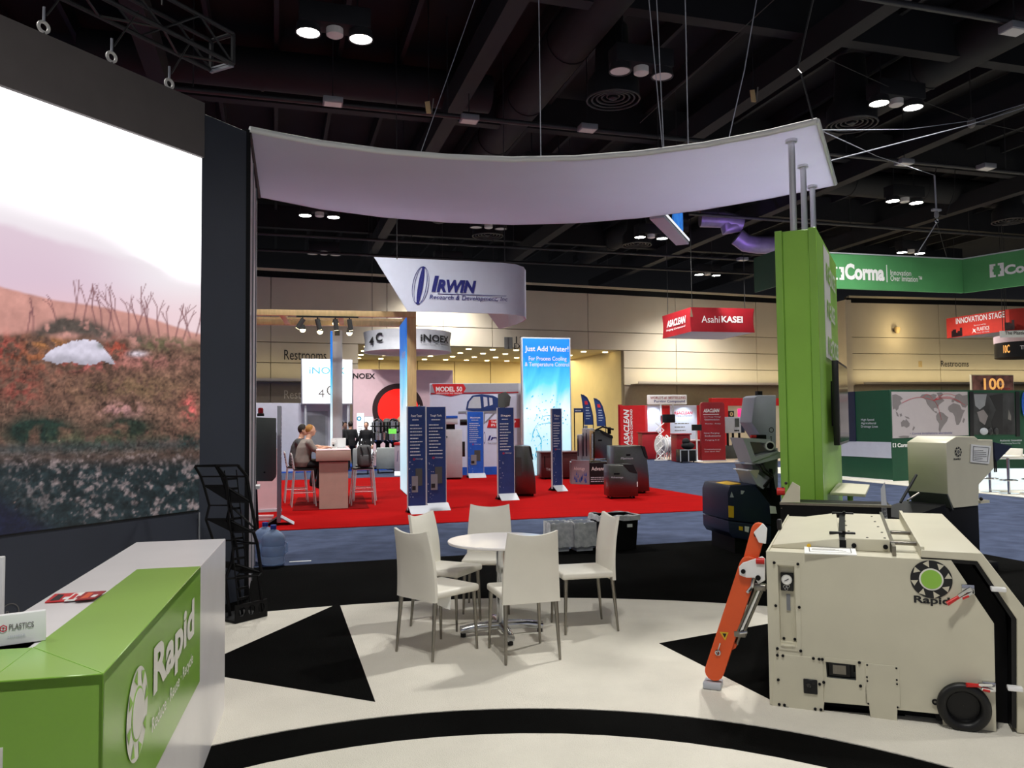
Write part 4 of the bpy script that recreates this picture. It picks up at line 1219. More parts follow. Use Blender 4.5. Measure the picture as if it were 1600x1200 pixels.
MB().box(x - 0.04, x + 0.036, -0.012, -0.004, z - 0.042, z + 0.042).build('regulator_plate', m_blackp, g, 0.004, seg=1)
MB().cyl((x - 0.012, -0.012, z + 0.01), (x - 0.012, -0.026, z + 0.01), 0.014, n=16).build('dial', m_chrome, g, smooth=True)
MB().cyl((x + 0.015, -0.012, z + 0.022), (x + 0.015, -0.02, z + 0.022), 0.006, n=10).build('knob', m_chrome, g, smooth=True)
# gear emblem and name
x, z = fz(1455, 906); gear(g, x, z, 0.104, -0.003, m_ink, m_cream, m_limedark, m_whitevinyl, 0.5)
x0, z0 = fz(1428, 944); x1, z1 = fz(1484, 934)
text('Rapid', m_ink, g, (x0, -0.003, z0 - 0.006), x1 - x0 + 0.0, 0.052, bold=0.03)
# toggle clamps
def toggle(px0, py0, px1, py1):
    x0, z0 = fz(px0, py0); x1, z1 = fz(px1, py1)
    a = Vector((x0, -0.055, z0)); c = Vector((x1, -0.02, z1)); d = c - a
    root = MB().hexa([c + Vector((-0.05, -0.004, -0.028)), c + Vector((0.012, -0.004, -0.028)), c + Vector((0.012, 0.02, -0.028)), c + Vector((-0.05, 0.02, -0.028)), c + Vector((-0.05, -0.004, 0.022)), c + Vector((0.012, -0.004, 0.022)), c + Vector((0.012, 0.02, 0.022)), c + Vector((-0.05, 0.02, 0.022))]).build('toggle_clamp', m_chrome, g, 0.004)
    MB().tube([a, a + d * 0.52], [0.012, 0.009], 10).build('grip', m_redp, root, smooth=True)
    for s in (-0.008, 0.008):
        MB().bar(a + d * 0.45 + Vector((0, s, 0.006)), a + d * 0.95 + Vector((0, s, 0.01)), 0.003, 0.014).build('link', m_chrome, root)
        MB().bar(a + d * 0.55 + Vector((0, s, -0.014)), a + d * 1.0 + Vector((0, s, -0.02)), 0.003, 0.012).build('link', m_chrome, root)
    MB().tube([a + d * 0.6 + Vector((0, -.005, -.018)), a + d * 0.85 + Vector((0, -.005, -.024))], 0.008, 8).build('tip', m_redp, root, smooth=True)
toggle(1478, 941, 1518, 920); toggle(1508, 1066, 1551, 1072)
# hose port
x, z = fz(1505, 1103)
b = MB(); b.ring((x, -0.03, z), 0.106, 0.026, 'y', 40, 10); b.build('port_ring', m_rubber, g, smooth=True)
b = MB()
v = []; f = []
for r_, y in ((0.118, -0.03), (0.085, -0.03), (0.078, -0.005), (0.001, -0.005)):
    for j in range(32):
        a = 2 * math.pi * j / 32; v.append((x + r_ * math.cos(a), y, z + r_ * math.sin(a)))
for i in range(3):
    for j in range(32): f.append((i * 32 + j, i * 32 + (j + 1) % 32, i * 32 + 32 + (j + 1) % 32, i * 32 + 32 + j))
b.add(v, f); b.build('shaded_port_throat', m_rubber, g, smooth=True)  # shallow throat; its black stands in for the deep shade inside
x, z = fz(1461, 1097); b = MB(); b.ring((x, -0.008, z), 0.012, 0.005, 'y', 14, 6); b.box(x + 0.008, x + 0.03, -0.012, -0.002, z - 0.008, z + 0.008); b.build('latch_eye', m_black, g, smooth=True)
# top of the machine
def tz(px, py, z): return pg.xy(px, py, z + 0.013)
MB().xz([(0, ztop - 0.03), (A0[0] - 0.18, ztop - 0.03), (A0[0] - 0.18, ztop - 0.012), (0.0, ztop - 0.012)], 0.014, GD).build('top_deck', m_cream, g)
xl0, yl0 = tz(1200, 853, ztop); xl1, yl1 = tz(1312, 857, ztop)
yb = 1.62
lid = MB()
lx0 = 0.015; lx1 = tz(1312, 856, ztop)[0]
lid.hexa([(lx0, yl0, ztop - 0.012), (lx1, yl0, ztop - 0.012), (lx1 - 0.03, yb, ztop - 0.012), (lx0, yb, ztop - 0.012), (lx0, yl0, ztop + 0.004), (lx1, yl0, ztop + 0.062), (lx1 - 0.03, yb, ztop + 0.062), (lx0, yb, ztop + 0.004)])
lid_o = lid.build('lid', m_cream, g, 0.003, seg=1)
x, y = tz(1218, 826, ztop + 0.01); MB().box(x - 0.016, x + 0.016, y - 0.025, y + 0.025, ztop, ztop + 0.075).build('handle', m_blackp, lid_o, 0.01)
mx0 = lx1 + 0.032; mx1 = tz(1391, 861, ztop)[0]
MB().box(mx0, mx1, yl0 + 0.03, yb, ztop - 0.012, ztop + 0.062).build('cover_plate', m_cream, g, 0.004, seg=1)
MB().box(lx1 - 0.008, mx0 + 0.005, yl0 + 0.02, yb, ztop - 0.012, ztop + 0.05).build('hinge_gap', m_black, g)
for yy in (yl0 + 0.22, yb - 0.05):
    MB().box(lx1 - 0.06, mx0 + 0.06, yy - 0.014, yy + 0.014, ztop + 0.056, ztop + 0.074).build('hinge', m_blackp, g, 0.004)
    MB().cyl((lx1 + 0.025, yy - 0.03, ztop + 0.07), (lx1 + 0.025, yy + 0.03, ztop + 0.07), 0.012, n=10).build('hinge_pin', m_black, g, smooth=True)
for px, py in ((1324, 833), (1320, 815), (1322, 822), (1362, 808), (1367, 816), (1372, 824), (1378, 833), (1384, 842), (1355, 841), (1326, 831)):
    x, y = tz(px, py, ztop + 0.062); x = min(x, mx1 - 0.025); MB().lathe([(0.008, 0.0), (0.006, 0.004)], 8, (x, y, ztop + 0.062)).build('screw', m_black, g)
for px in (1334.5, 1384):
    x, z = fz(px, 856, yl0); MB().cyl((x, yl0 + 0.03, ztop + 0.02), (x, yl0 + 0.018, ztop + 0.02), 0.014, n=10).build('knob', m_black, g)
x, z = fz(1264, 851, yl0); MB().cyl((x, yl0 - 0.004, ztop + 0.012), (x, yl0 - 0.02, ztop + 0.012), 0.012, n=10).build('lock', m_yellow, g)
# channel right of the cover plate
ox0_ = fz(1440, 868)[0]
cx0 = mx1 + 0.005; cx1 = A0[0] - 0.16
MB().box(cx0, cx0 + 0.02, 0.12, GD, ztop - 0.012, ztop + 0.045).build('channel_rail', m_satin, g)
MB().box(cx0 + 0.14, cx0 + 0.16, 0.05, GD, ztop - 0.012, ztop + 0.06).build('channel_rail', m_cream, g)
MB().box(cx0 + 0.17, cx0 + 0.21, 0.02, GD, ztop - 0.02, ztop - 0.004).build('channel_slot', m_black, g)
for yy in (0.28, 0.75): MB().box(cx0 - 0.02, min(cx0 + 0.15, ox0_ - 0.004), yy, yy + 0.05, ztop + 0.03, ztop + 0.05).build('channel_bridge', m_satin, g, 0.003)
MB().box(cx0 + 0.02, cx0 + 0.14, 0.06, GD, ztop - 0.02, ztop - 0.008).build('channel_floor', m_cream, g)
# information sheet lying on the front edge
q = [tz(px, py, ztop) for px, py in ((1257, 866), (1339, 869), (1336, 857), (1256.5, 854))]
sh_ = thing('information_sheet', 'white framed information sheet lying on the front edge of the cream granulator', 'sheet', (*(GA + pg.e * q[0][0] + pg.n * q[0][1]).xy, ztop + 0.013 + 0.002), pg.rot)
qq = [(x - q[0][0], y - q[0][1]) for x, y in q]
MB().xy(qq, 0.0, 0.006).build('board', m_paper, sh_)
cxy = (sum(a for a, _ in qq) / 4, sum(c for _, c in qq) / 4)
def sq(k, ky=None): return [(cxy[0] + (a - cxy[0]) * k, cxy[1] + (c - cxy[1]) * (ky or k)) for a, c in qq]
b = MB()
i0, i1 = sq(0.82, 0.66), sq(0.79, 0.6)
b.add([(x, y, 0.0066) for x, y in i0 + i1], [(i, (i + 1) % 4, 4 + (i + 1) % 4, 4 + i) for i in range(4)]); b.build('printed_border', m_ink, sh_)
b = MB()
for k in range(4):
    yy = cxy[1] - 0.03 + 0.018 * k; b.box(cxy[0] - 0.1, cxy[0] + 0.09 - 0.02 * k, yy, yy + 0.006, 0.006, 0.0066)
b.build('text_lines', m_greyink, sh_, kind='stuff')
# end cover standing off to the right
def cp(px, py): return fz(px, py)
topz = cp(1535, 866)[1]
ox0 = cp(1440, 868)[0]; oxr = cp(1535, 866)[0]; oxv = cp(1612, 968)[0]
prof_o = [(ox0, topz), (oxr, topz), (oxv, cp(1612, 965)[1]), (oxv, 0.0)]
prof_i = [(oxv - 0.085, 0.0), (cp(1590, 970)[0], cp(1590, 970)[1]), (cp(1528, 878)[0], topz - 0.045), (ox0, topz - 0.04)]
MB().xz(prof_o + prof_i, 0.02, GD).build('end_cover', m_cream, g, 0.003, seg=1)
prof_b = [(prof_i[0][0] + 0.01, 0.02), (prof_i[1][0] + 0.004, prof_i[1][1]), (prof_i[2][0], prof_i[2][1] + 0.005), (ox0, topz - 0.035), (ox0, topz - 0.06), (prof_i[2][0] - 0.01, topz - 0.066), (prof_i[1][0] - 0.024, prof_i[1][1]), (prof_i[0][0] - 0.02, 0.02)]
MB().xz(prof_b, 0.03, GD - 0.05).build('cover_gasket', m_rubber, g)
prof_c = [(A0[0] - 0.05, 0.0), (prof_i[0][0] - 0.0, 0.0), (prof_i[1][0] - 0.03, prof_i[1][1]), (prof_i[2][0] - 0.02, topz - 0.075), (A0[0] - 0.12, topz - 0.075)]
MB().xz(prof_c, 0.16, GD - 0.1).build('cutting_chamber', m_black, g)
for px, py in ((1560, 922), (1586, 1077)):
    x, z = cp(px, py); MB().box(x - 0.035, x + 0.035, -0.02, 0.03, z - 0.01, z + 0.012).build('cover_pin', m_white, g, 0.004)
# lift arm on the left side
ya = 0.19
pa = Pl(GA + pg.n * ya, GB + pg.n * ya)
def az(px, py):
    x, z = pa.xz(px, py); return Vector((x, z - 0.013))
def stadium(p, q, r, n=8):
    d = (q - p).normalized(); a0 = math.atan2(d.y, d.x)
    out = []
    for i in range(n + 1):
        a = a0 - math.pi / 2 + math.pi * i / n; out.append((q.x + r * math.cos(a), q.y + r * math.sin(a)))
    for i in range(n + 1):
        a = a0 + math.pi / 2 + math.pi * i / n; out.append((p.x + r * math.cos(a), p.y + r * math.sin(a)))
    return out
def slab(pts, y0, y1, name, m, bev=0.003): return MB().xz(pts, ya + y0, ya + y1).build(name, m, g, bev, seg=1)
lower = slab(stadium(az(1117, 1048), az(1171, 884), 0.058), -0.03, 0.03, 'lower_arm', m_orange)
slab(stadium(az(1168, 893), az(1185, 829), 0.043), 0.0, 0.05, 'upper_arm', m_orange)
slab([az(1139, 1000), az(1152, 1007), az(1150, 1013), az(1134, 1021)], -0.012, 0.012, 'arm_lug', m_orange)
slab([az(1165, 912), az(1172, 900), az(1172, 928), az(1160, 934)], -0.012, 0.012, 'arm_lug', m_orange)
brk = [az(1156, 884), az(1162, 878), az(1192, 868), az(1197, 872), az(1197, 905), az(1186, 911), az(1181, 901), az(1168, 901), az(1157, 897)]
slab(brk, -0.055, -0.04, 'white_bracket', m_white)
slab([az(1178, 832), az(1192, 818), az(1199, 826), az(1197, 850), az(1186, 848)], -0.02, 0.0, 'white_bracket', m_white)
for (px, py, r_, y_) in ((1163, 891, 0.014, -0.065), (1186, 901, 0.016, -0.065), (1182, 836, 0.016, -0.006)):
    q = az(px, py); MB().cyl((q.x, ya + y_, q.y), (q.x, ya + 0.05, q.y), r_, n=12).build('pivot_pin', m_black, g)
q = az(1188, 875); MB().cyl((q.x - 0.02, ya - 0.05, q.y), (q.x + 0.03, ya - 0.05, q.y), 0.02, n=14).build('button', m_redp, g, smooth=True)
q0, q1, q2 = az(1188, 918), az(1157, 990), az(1151, 1008)
MB().cyl((q0.x, ya, q0.y), (q1.x, ya, q1.y), 0.026, n=14).build('cylinder', m_chrome, g, smooth=True)
for s in (-0.02, 0.02):
    MB().cyl((q0.x + s, ya - 0.03, q0.y), (q1.x + s, ya - 0.03, q1.y), 0.006, n=8).build('tie_rod', m_satin, g, smooth=True)
MB().cyl((q1.x, ya, q1.y), (q2.x, ya, q2.y), 0.009, n=10).build('piston_rod', m_satin, g, smooth=True)
for q in (q0, q1): MB().box(q.x - 0.035, q.x + 0.035, ya - 0.035, ya + 0.035, q.y - 0.018, q.y + 0.018).build('cylinder_end', m_satin, g, 0.005)
MB().cyl((q1.x, ya - 0.04, q1.y + 0.01), (q1.x + 0.045, ya - 0.04, q1.y + 0.02), 0.009, n=8).build('air_fitting', m_chrome, g, smooth=True)
q = az(1174, 925); MB().tube([(q.x + 0.02, ya - 0.03, q.y + 0.1), (q.x + 0.01, ya - 0.04, q.y + 0.04), (q.x - 0.02, ya - 0.03, q.y)], 0.012, 8).build('valve', m_chrome, g, smooth=True)
# warning triangle and latch on the arm
q = az(1133, 992); MB().add([(q.x - 0.03, ya - 0.0325, q.y + 0.022), (q.x + 0.026, ya - 0.0325, q.y + 0.022), (q.x + 0.004, ya - 0.0325, q.y - 0.03)], [(0, 1, 2)]).build('warning_triangle', m_yellow, g)
MB().add([(q.x - 0.012, ya - 0.034, q.y + 0.014), (q.x + 0.014, ya - 0.034, q.y + 0.014), (q.x + 0.002, ya - 0.034, q.y - 0.012)], [(0, 1, 2)]).build('warning_mark', m_ink, g)
q = az(1123, 1018); b = MB(); b.ring((q.x, ya - 0.036, q.y), 0.014, 0.005, 'y', 14, 6); b.bar((q.x - 0.01, ya - 0.036, q.y - 0.02), (q.x + 0.016, ya - 0.036, q.y + 0.06), 0.006, 0.006); b.build('arm_latch', m_chrome, g, smooth=True)
q = az(1114, 1072); MB().box(q.x - 0.055, q.x + 0.055, ya - 0.05, ya + 0.06, 0.0, q.y + 0.03).build('foot_block', m_lgrey, g, 0.006)

# ------------------------------------------------------------------ black framed machine right behind the granulator
A = at(1219, 788, 7.35); B = at(1392, 788, 7.0)
pb = Pl(A, B)
t = thing('conveyor', 'black box conveyor with pale rim and red stop button behind the granulator', 'machine', (A.x, A.y, 0), pb.rot)
zt = pb.xz(1219, 785)[1]
L = pb.len
MB().box(0, L, 0, 0.55, 0.012, zt - 0.02).build('black_box', m_black, t, 0.004, seg=1)
MB().box(-0.005, L + 0.005, -0.005, 0.06, zt - 0.02, zt).build('rim', m_satin, t)
sd = [pb.xz(px, py) for px, py in ((1219, 785), (1250, 785), (1250, 760), (1238, 753))]
MB().xz(sd, 0.0, 0.02).build('end_plate', m_cream, t)
x, z = pb.xz(1222, 769); MB().cyl((x + 0.02, 0.08, z), (x - 0.05, 0.08, z), 0.035, n=14).build('stop_button', m_redp, t, smooth=True)
for px, py in ((1229, 756), (1224, 764)):
    x, z = pb.xz(px, py); MB().ball((x - 0.01, 0.08, z), 0.014).build('knob', m_blackp, t, smooth=True)
x, z = pb.xz(1376, 760)
MB().hexa([(x, 0, zt - 0.1), (x + 0.05, 0, zt - 0.16), (x + 0.055, 0.02, zt - 0.16), (x + 0.005, 0.02, zt - 0.1), (x, 0, zt + 0.14), (x + 0.03, 0, zt + 0.2), (x + 0.035, 0.02, zt + 0.2), (x + 0.005, 0.02, zt + 0.14)]).build('side_guard', m_lgrey, t)
x, z = pb.xz(1224, 806); MB().cyl((x, -0.2, 0.9), (x, -0.2, zt - 0.03), 0.006, n=6).build('pin', m_satin, t)

# ------------------------------------------------------------------ cream hopper machine behind right
HA = at(1480, 650, 8.6); e1 = Vector((0.906, 0.42, 0))
ph = Pl(HA, HA + e1)
t = thing('hopper_machine', 'tall cream hopper on a black base with a framed certificate', 'machine', (HA.x, HA.y, 0), ph.rot)
def hz_(px, py): return ph.xz(px, py)
prof = [hz_(x, y) for x, y in ((1478, 692), (1494, 682), (1523, 682), (1529, 687), (1551, 687), (1553, 732), (1530, 757), (1529, 790), (1490, 794), (1481, 772))]
MB().xz(prof, 0.0, 0.48).build('hopper', m_cream, t, 0.004, seg=1)
lp = [hz_(1481, 772), hz_(1490, 794)]
MB().hexa([(lp[1][0] - 0.02, -0.003, lp[1][1] - 0.015), (lp[1][0], 0.0, lp[1][1] - 0.02), (lp[1][0], 0.48, lp[1][1] - 0.02), (lp[1][0] - 0.02, 0.48, lp[1][1] - 0.015), (lp[0][0] - 0.02, -0.003, lp[0][1]), (lp[0][0], 0.0, lp[0][1]), (lp[0][0], 0.48, lp[0][1]), (lp[0][0] - 0.02, 0.48, lp[0][1])]).build('lower_skirt', m_darkgrey, t)
x0, z0 = hz_(1490, 795); x1, z1 = hz_(1531, 795)
MB().box(x0 - 0.12, x1 + 0.01, 0.02, 0.5, 0.1, z0 + 0.01).build('cutter_housing', m_black, t, 0.01)
MB().box(x0 - 0.2, x1 + 0.03, 0.0, 0.6, 0.012, 0.12).build('base_frame', m_black, t, 0.006)
MB().hexa([(x0 - 0.95, 0.0, 0.25), (x0 - 0.12, 0.0, 0.25), (x0 - 0.12, 0.5, 0.25), (x0 - 0.95, 0.5, 0.25), (x0 - 0.75, 0.0, z0 - 0.06), (x0 - 0.12, 0.0, z0 + 0.05), (x0 - 0.12, 0.5, z0 + 0.05), (x0 - 0.75, 0.5, z0 - 0.06)]).build('infeed_chute', m_black, t)
a = hz_(1407, 785); c = hz_(1432, 742)
MB().cyl((a[0], 0.0, a[1]), (c[0], 0.0, c[1]), 0.014, n=8).build('gas_strut', m_blackp, t, smooth=True)
a2 = hz_(1418, 782); c2 = hz_(1436, 770)
MB().cyl((a2[0], 0.0, a2[1]), (c2[0], 0.0, c2[1]), 0.01, n=8).build('gas_strut', m_satin, t, smooth=True)
cf = [hz_(1516, 694), hz_(1547, 697), hz_(1544, 725), hz_(1515, 722)]
MB().xz(cf, -0.012, -0.002).build('certificate_frame', m_white, t)
MB().xz_holes(shrink(cf, 0.8), [shrink(cf, 0.76)], -0.0145, -0.0125).build('certificate_border', m_ink, t)
xa, za = hz_(1520, 705); xb, zb_ = hz_(1541, 720)
lines(t, m_greyink, xa, xb, [za - 0.022 * k for k in range(0, 5)], -0.0135, 0.007, seed=4)
x, z = hz_(1497, 706); gear(t, x, z, 0.055, -0.003, m_ink, m_cream, m_greyink, m_cream, 0.4)
text('RAPID', m_ink, t, (hz_(1490, 718)[0], -0.003, hz_(1490, 719)[1]), 0.11, 0.02, bold=0.03)
x, z = hz_(1553, 687)
MB().xz([hz_(1553, 691), hz_(1582, 697), hz_(1557, 722), hz_(1555, 716)], 0.0, 0.04).build('side_tray', m_navy, t)
for dx in (0.0, 0.03):
    x, z = hz_(1557, 738); MB().cyl((x + dx, 0.02, z), (x + dx, 0.02, z + 0.22), 0.008, n=8).build('strap', m_blackp, t)
x, z = hz_(1537, 785); MB().box(x - 0.05, x + 0.1, 0.0, 0.2, z - 0.01, z + 0.02).build('bracket', m_cream, t)
MB().ball((x - 0.04, 0.0, z + 0.04), 0.02).build('knob', m_blackp, t, smooth=True)
x, z = hz_(1565, 868); MB().box(x1 + 0.03, x1 + 0.25, -0.02, 0.2, 0.012, 0.1).build('foot', m_black, t, 0.01)

# ------------------------------------------------------------------ navy granulator left of the green tower
NA = gr(1140, 845); NA = at(1137, 650, 10.1)
pn = Pl(NA, NA + Vector((0.985, 0.17, 0)))
t = thing('navy_granulator', 'navy cabinet granulator with grey tilted hopper beside the green tower', 'machine', (NA.x, NA.y, 0), pn.rot)
def nz(px, py): return pn.xz(px, py)
MB().xz([nz(x, y) for x, y in ((1137, 770), (1141, 759), (1180, 757), (1205, 790), (1205, 820), (1138, 813))], 0.0, 0.8).build('upper_cabinet', m_navy, t, 0.01)
MB().xz([nz(x, y) for x, y in ((1138, 814), (1205, 822), (1205, 851), (1144, 840), (1139, 832))], 0.0, 0.8).build('lower_cabinet', m_navy, t, 0.01)
zb_ = nz(1170, 842)[1]
MB().box(0.08, 0.75, 0.05, 0.75, 0.008, max(zb_, 0.1) + 0.05).build('base', m_black, t)
MB().xz([nz(x, y) for x, y in ((1180, 757), (1187, 760), (1223, 766), (1223, 835), (1205, 835), (1205, 790))], 0.05, 0.8).build('side_guard', m_black, t)
MB().xz([nz(x, y) for x, y in ((1143, 759), (1162, 756), (1164, 759), (1143, 761))], 0.1, 0.5).build('top_tray', m_yellow, t)
def nplate(pts, m, name, y=-0.012): return MB().xz([nz(*p) for p in pts], y, y + 0.004).build(name, m, t)
nplate(((1137.5, 790), (1146, 791), (1146, 809), (1138, 808)), m_yellow, 'yellow_label')
nplate(((1154, 822), (1160, 823), (1160, 829), (1154, 828)), m_yellow, 'yellow_label')
nplate(((1163, 822), (1170, 823), (1169, 832), (1163, 830)), m_paper, 'white_label')
nplate(((1142.5, 768), (1146, 777), (1140, 777)), m_lgrey, 'warning_triangle')
nplate(((1157, 766), (1163, 767), (1160, 772), (1157, 772)), m_lgrey, 'white_label')
nplate(((1201, 790), (1210, 791), (1212, 802), (1202, 802)), m_paper, 'white_label', -0.03)
MB().xz([nz(x, y) for x, y in ((1180, 727), (1196, 728), (1222, 700), (1222, 790), (1190, 765), (1186, 745))], 0.1, 0.6).build('cutter_neck', m_grey, t, 0.01)
b = MB()
b.xz([nz(x, y) for x, y in ((1168, 735), (1184, 734), (1179, 748))], -0.05, 0.0); o = b.build('chute_lip', m_cream, t)
MB().xz([nz(x, y) for x, y in ((1168, 736), (1172, 734), (1200, 752), (1190, 764), (1180, 757))], -0.045, 0.35).build('chute', m_lgrey, t)
# tilted tray hopper: frame with deep inside
fo = [nz(x, y) for x, y in ((1154, 684), (1196, 686), (1210, 706), (1168, 722))]
fi = [nz(x, y) for x, y in ((1165, 690), (1193, 692), (1207, 704), (1173, 713))]
MB().xz_holes(fo, [fi], -0.12, 0.25).build('hopper_frame', m_lgrey, t)
MB().xz(fi, 0.12, 0.14).build('hopper_floor', m_cream, t)
MB().xz([nz(x, y) for x, y in ((1168, 723), (1210, 706), (1222, 706), (1222, 713), (1180, 724))], -0.1, 0.4).build('hopper_skirt', m_lgrey, t)
MB().xz([nz(x, y) for x, y in ((1188, 620), (1193, 617), (1222, 617), (1222, 705), (1212, 705), (1183, 660))], 0.15, 0.5).build('back_shield', m_midgrey, t, 0.01)
x, z = nz(1214, 672); MB().ann_xz(x, 0.146, z, 0.025, 0.035, 24).build('emblem_ring', m_ink, t)
text('PRESERVER' if False else 'Rapid', m_ink, t, (nz(1216, 702)[0], 0.146, nz(1216, 702)[1]), 0.16, 0.03, ex=(0, 0, 1), ez=(-1, 0, 0), bold=0.02)
x, z = nz(1200, 615); MB().box(x - 0.03, x + 0.03, 0.2, 0.3, z - 0.03, z + 0.04).build('knob', m_black, t, 0.005)
x, z = nz(1184, 683); MB().box(x - 0.05, x + 0.08, -0.08, 0.1, z - 0.03, z + 0.03).build('motor', m_black, t, 0.01); MB().cyl((x - 0.12, -0.05, z + 0.01), (x - 0.02, -0.05, z + 0.01), 0.018, n=10).build('grip', m_redp, t, smooth=True)
x, z = nz(1195, 696); MB().cyl((x, -0.14, z), (x + 0.02, -0.06, z), 0.06, n=18).build('gauge', m_white, t, smooth=True); MB().cyl((x - 0.002, -0.145, z), (x, -0.14, z), 0.042, n=18).build('dial', m_black, t)
MB().tube([(nz(1180, 722)[0], -0.05, nz(1180, 722)[1]), (nz(1184, 735)[0], -0.12, nz(1184, 735)[1]), (nz(1198, 745)[0], -0.12, nz(1198, 745)[1]), (nz(1190, 760)[0], -0.06, nz(1190, 760)[1])], 0.018, 8).build('hose', m_rubber, t, smooth=True)
MB().tube([(nz(1186, 722)[0], -0.05, nz(1186, 722)[1]), (nz(1190, 733)[0], -0.1, nz(1190, 733)[1]), (nz(1201, 742)[0], -0.1, nz(1201, 742)[1]), (nz(1193, 762)[0], -0.05, nz(1193, 762)[1])], 0.012, 8).build('hose', m_rubber, t, smooth=True)
x, z = nz(1207, 735); MB().hexa([(x - .02, 0.0, z - 0.35), (x + .05, 0.0, z - 0.35), (x + .05, .05, z - 0.35), (x - .02, .05, z - 0.35), (x - .02, 0.0, z + 0.02), (x + .0, 0.0, z + .02), (x + .0, .05, z + .02), (x - .02, .05, z + .02)]).build('lever', m_black, t)

# ------------------------------------------------------------------ people
def blob(name, lofts, caps, balls, m, parent, vox=0.012, sm=5):
    """one continuous surface grown over overlapping limbs and torso"""
    b = MB()
    for L in lofts:
        v = []; n = 20
        for x, y, z, rx, ry in L:
            v += [(x + rx * math.cos(2 * math.pi * j / n), y + ry * math.sin(2 * math.pi * j / n), z) for j in range(n)]
        k = len(L)
        f = [(i * n + j, i * n + (j + 1) % n, (i + 1) * n + (j + 1) % n, (i + 1) * n + j) for i in range(k - 1) for j in range(n)]
        b.add(v, f + [tuple(range(n - 1, -1, -1)), tuple(range((k - 1) * n, k * n))])
    for p0, p1, r0, r1 in caps:
        b.tube([p0, p1], [r0, r1], 12); b.ball(p0, r0, n=12); b.ball(p1, r1, n=12)
    for c, rx, ry, rz in balls: b.ball(c, rx, ry, rz)
    o = b.build(name, m, parent)
    r = o.modifiers.new('merge', 'REMESH'); r.mode = 'VOXEL'; r.voxel_size = vox
    s_ = o.modifiers.new('soften', 'SMOOTH'); s_.factor = 0.5; s_.iterations = sm
    p_ = o.parent; o.parent = None
    bpy.context.view_layer.update()
    nm = bpy.data.meshes.new_from_object(o.evaluated_get(bpy.context.evaluated_depsgraph_get()))
    nm.name = name
    nm.polygons.foreach_set('use_smooth', [True] * len(nm.polygons))
    nm.materials.clear(); nm.materials.append(m)
    o.modifiers.clear(); o.data = nm; o.parent = p_
    return o
def head(t, hx, hz, hairm, caps, balls, crop=False):
    """adds skull and jaw to the body; hair and features become parts"""
    balls += [((hx, 0, hz), 0.1, 0.078, 0.118), ((hx + 0.025, 0, hz - 0.06), 0.07, 0.058, 0.062), ((hx + 0.1, 0, hz - 0.02), 0.02, 0.015, 0.026)]
    for sy in (-1, 1):
        MB().ball((hx + 0.087, sy * 0.032, hz + 0.004), 0.01, 0.013, 0.008, 8, 6).build('eye', m_ink, t, smooth=True)
        MB().ball((hx - 0.005, sy * 0.079, hz - 0.012), 0.02, 0.011, 0.032, 8, 6).build('ear', m_skin, t, smooth=True)
    MB().ball((hx + 0.084, 0, hz - 0.066), 0.009, 0.022, 0.006, 8, 6).build('mouth', m_redink, t, smooth=True)
    k = 0.0 if crop else 0.008
    MB().ball((hx - 0.022, 0, hz + 0.026), 0.09 + k, 0.08 + k, 0.1 + k, 18, 12).build('hair', hairm, t, smooth=True)
def hand(caps, balls, wr, d, side):
    """palm, four unequal curled fingers and a thumb from the palm's side"""
    wr = Vector(wr); d = Vector(d).normalized(); s_ = d.cross(Vector((0, 0, 1))).normalized() * side; dn = s_.cross(d) * side
    if dn.z > 0: dn = -dn
    caps.append((wr, wr + d * 0.03, 0.026, 0.03)); balls.append((wr + d * 0.06, 0.042, 0.036, 0.022))
    for i, ln in enumerate((0.07, 0.08, 0.075, 0.058)):
        a = wr + d * 0.085 + s_ * ((i - 1.5) * -0.021); m_ = a + d * ln * 0.6 + dn * 0.008; e = a + d * ln * 0.95 + dn * 0.034
        caps.append((a, m_, 0.0095, 0.009)); caps.append((m_, e, 0.009, 0.0075))
    a = wr + d * 0.04 + s_ * 0.03; caps.append((a, a + d * 0.035 + s_ * 0.022, 0.012, 0.011)); caps.append((a + d * 0.035 + s_ * 0.022, a + d * 0.065 + s_ * 0.022 + dn * 0.012, 0.011, 0.009))
def grow(L, e): return [(x, y, z, rx + e, ry + e) for x, y, z, rx, ry in L]
SIDES = (1, -1)
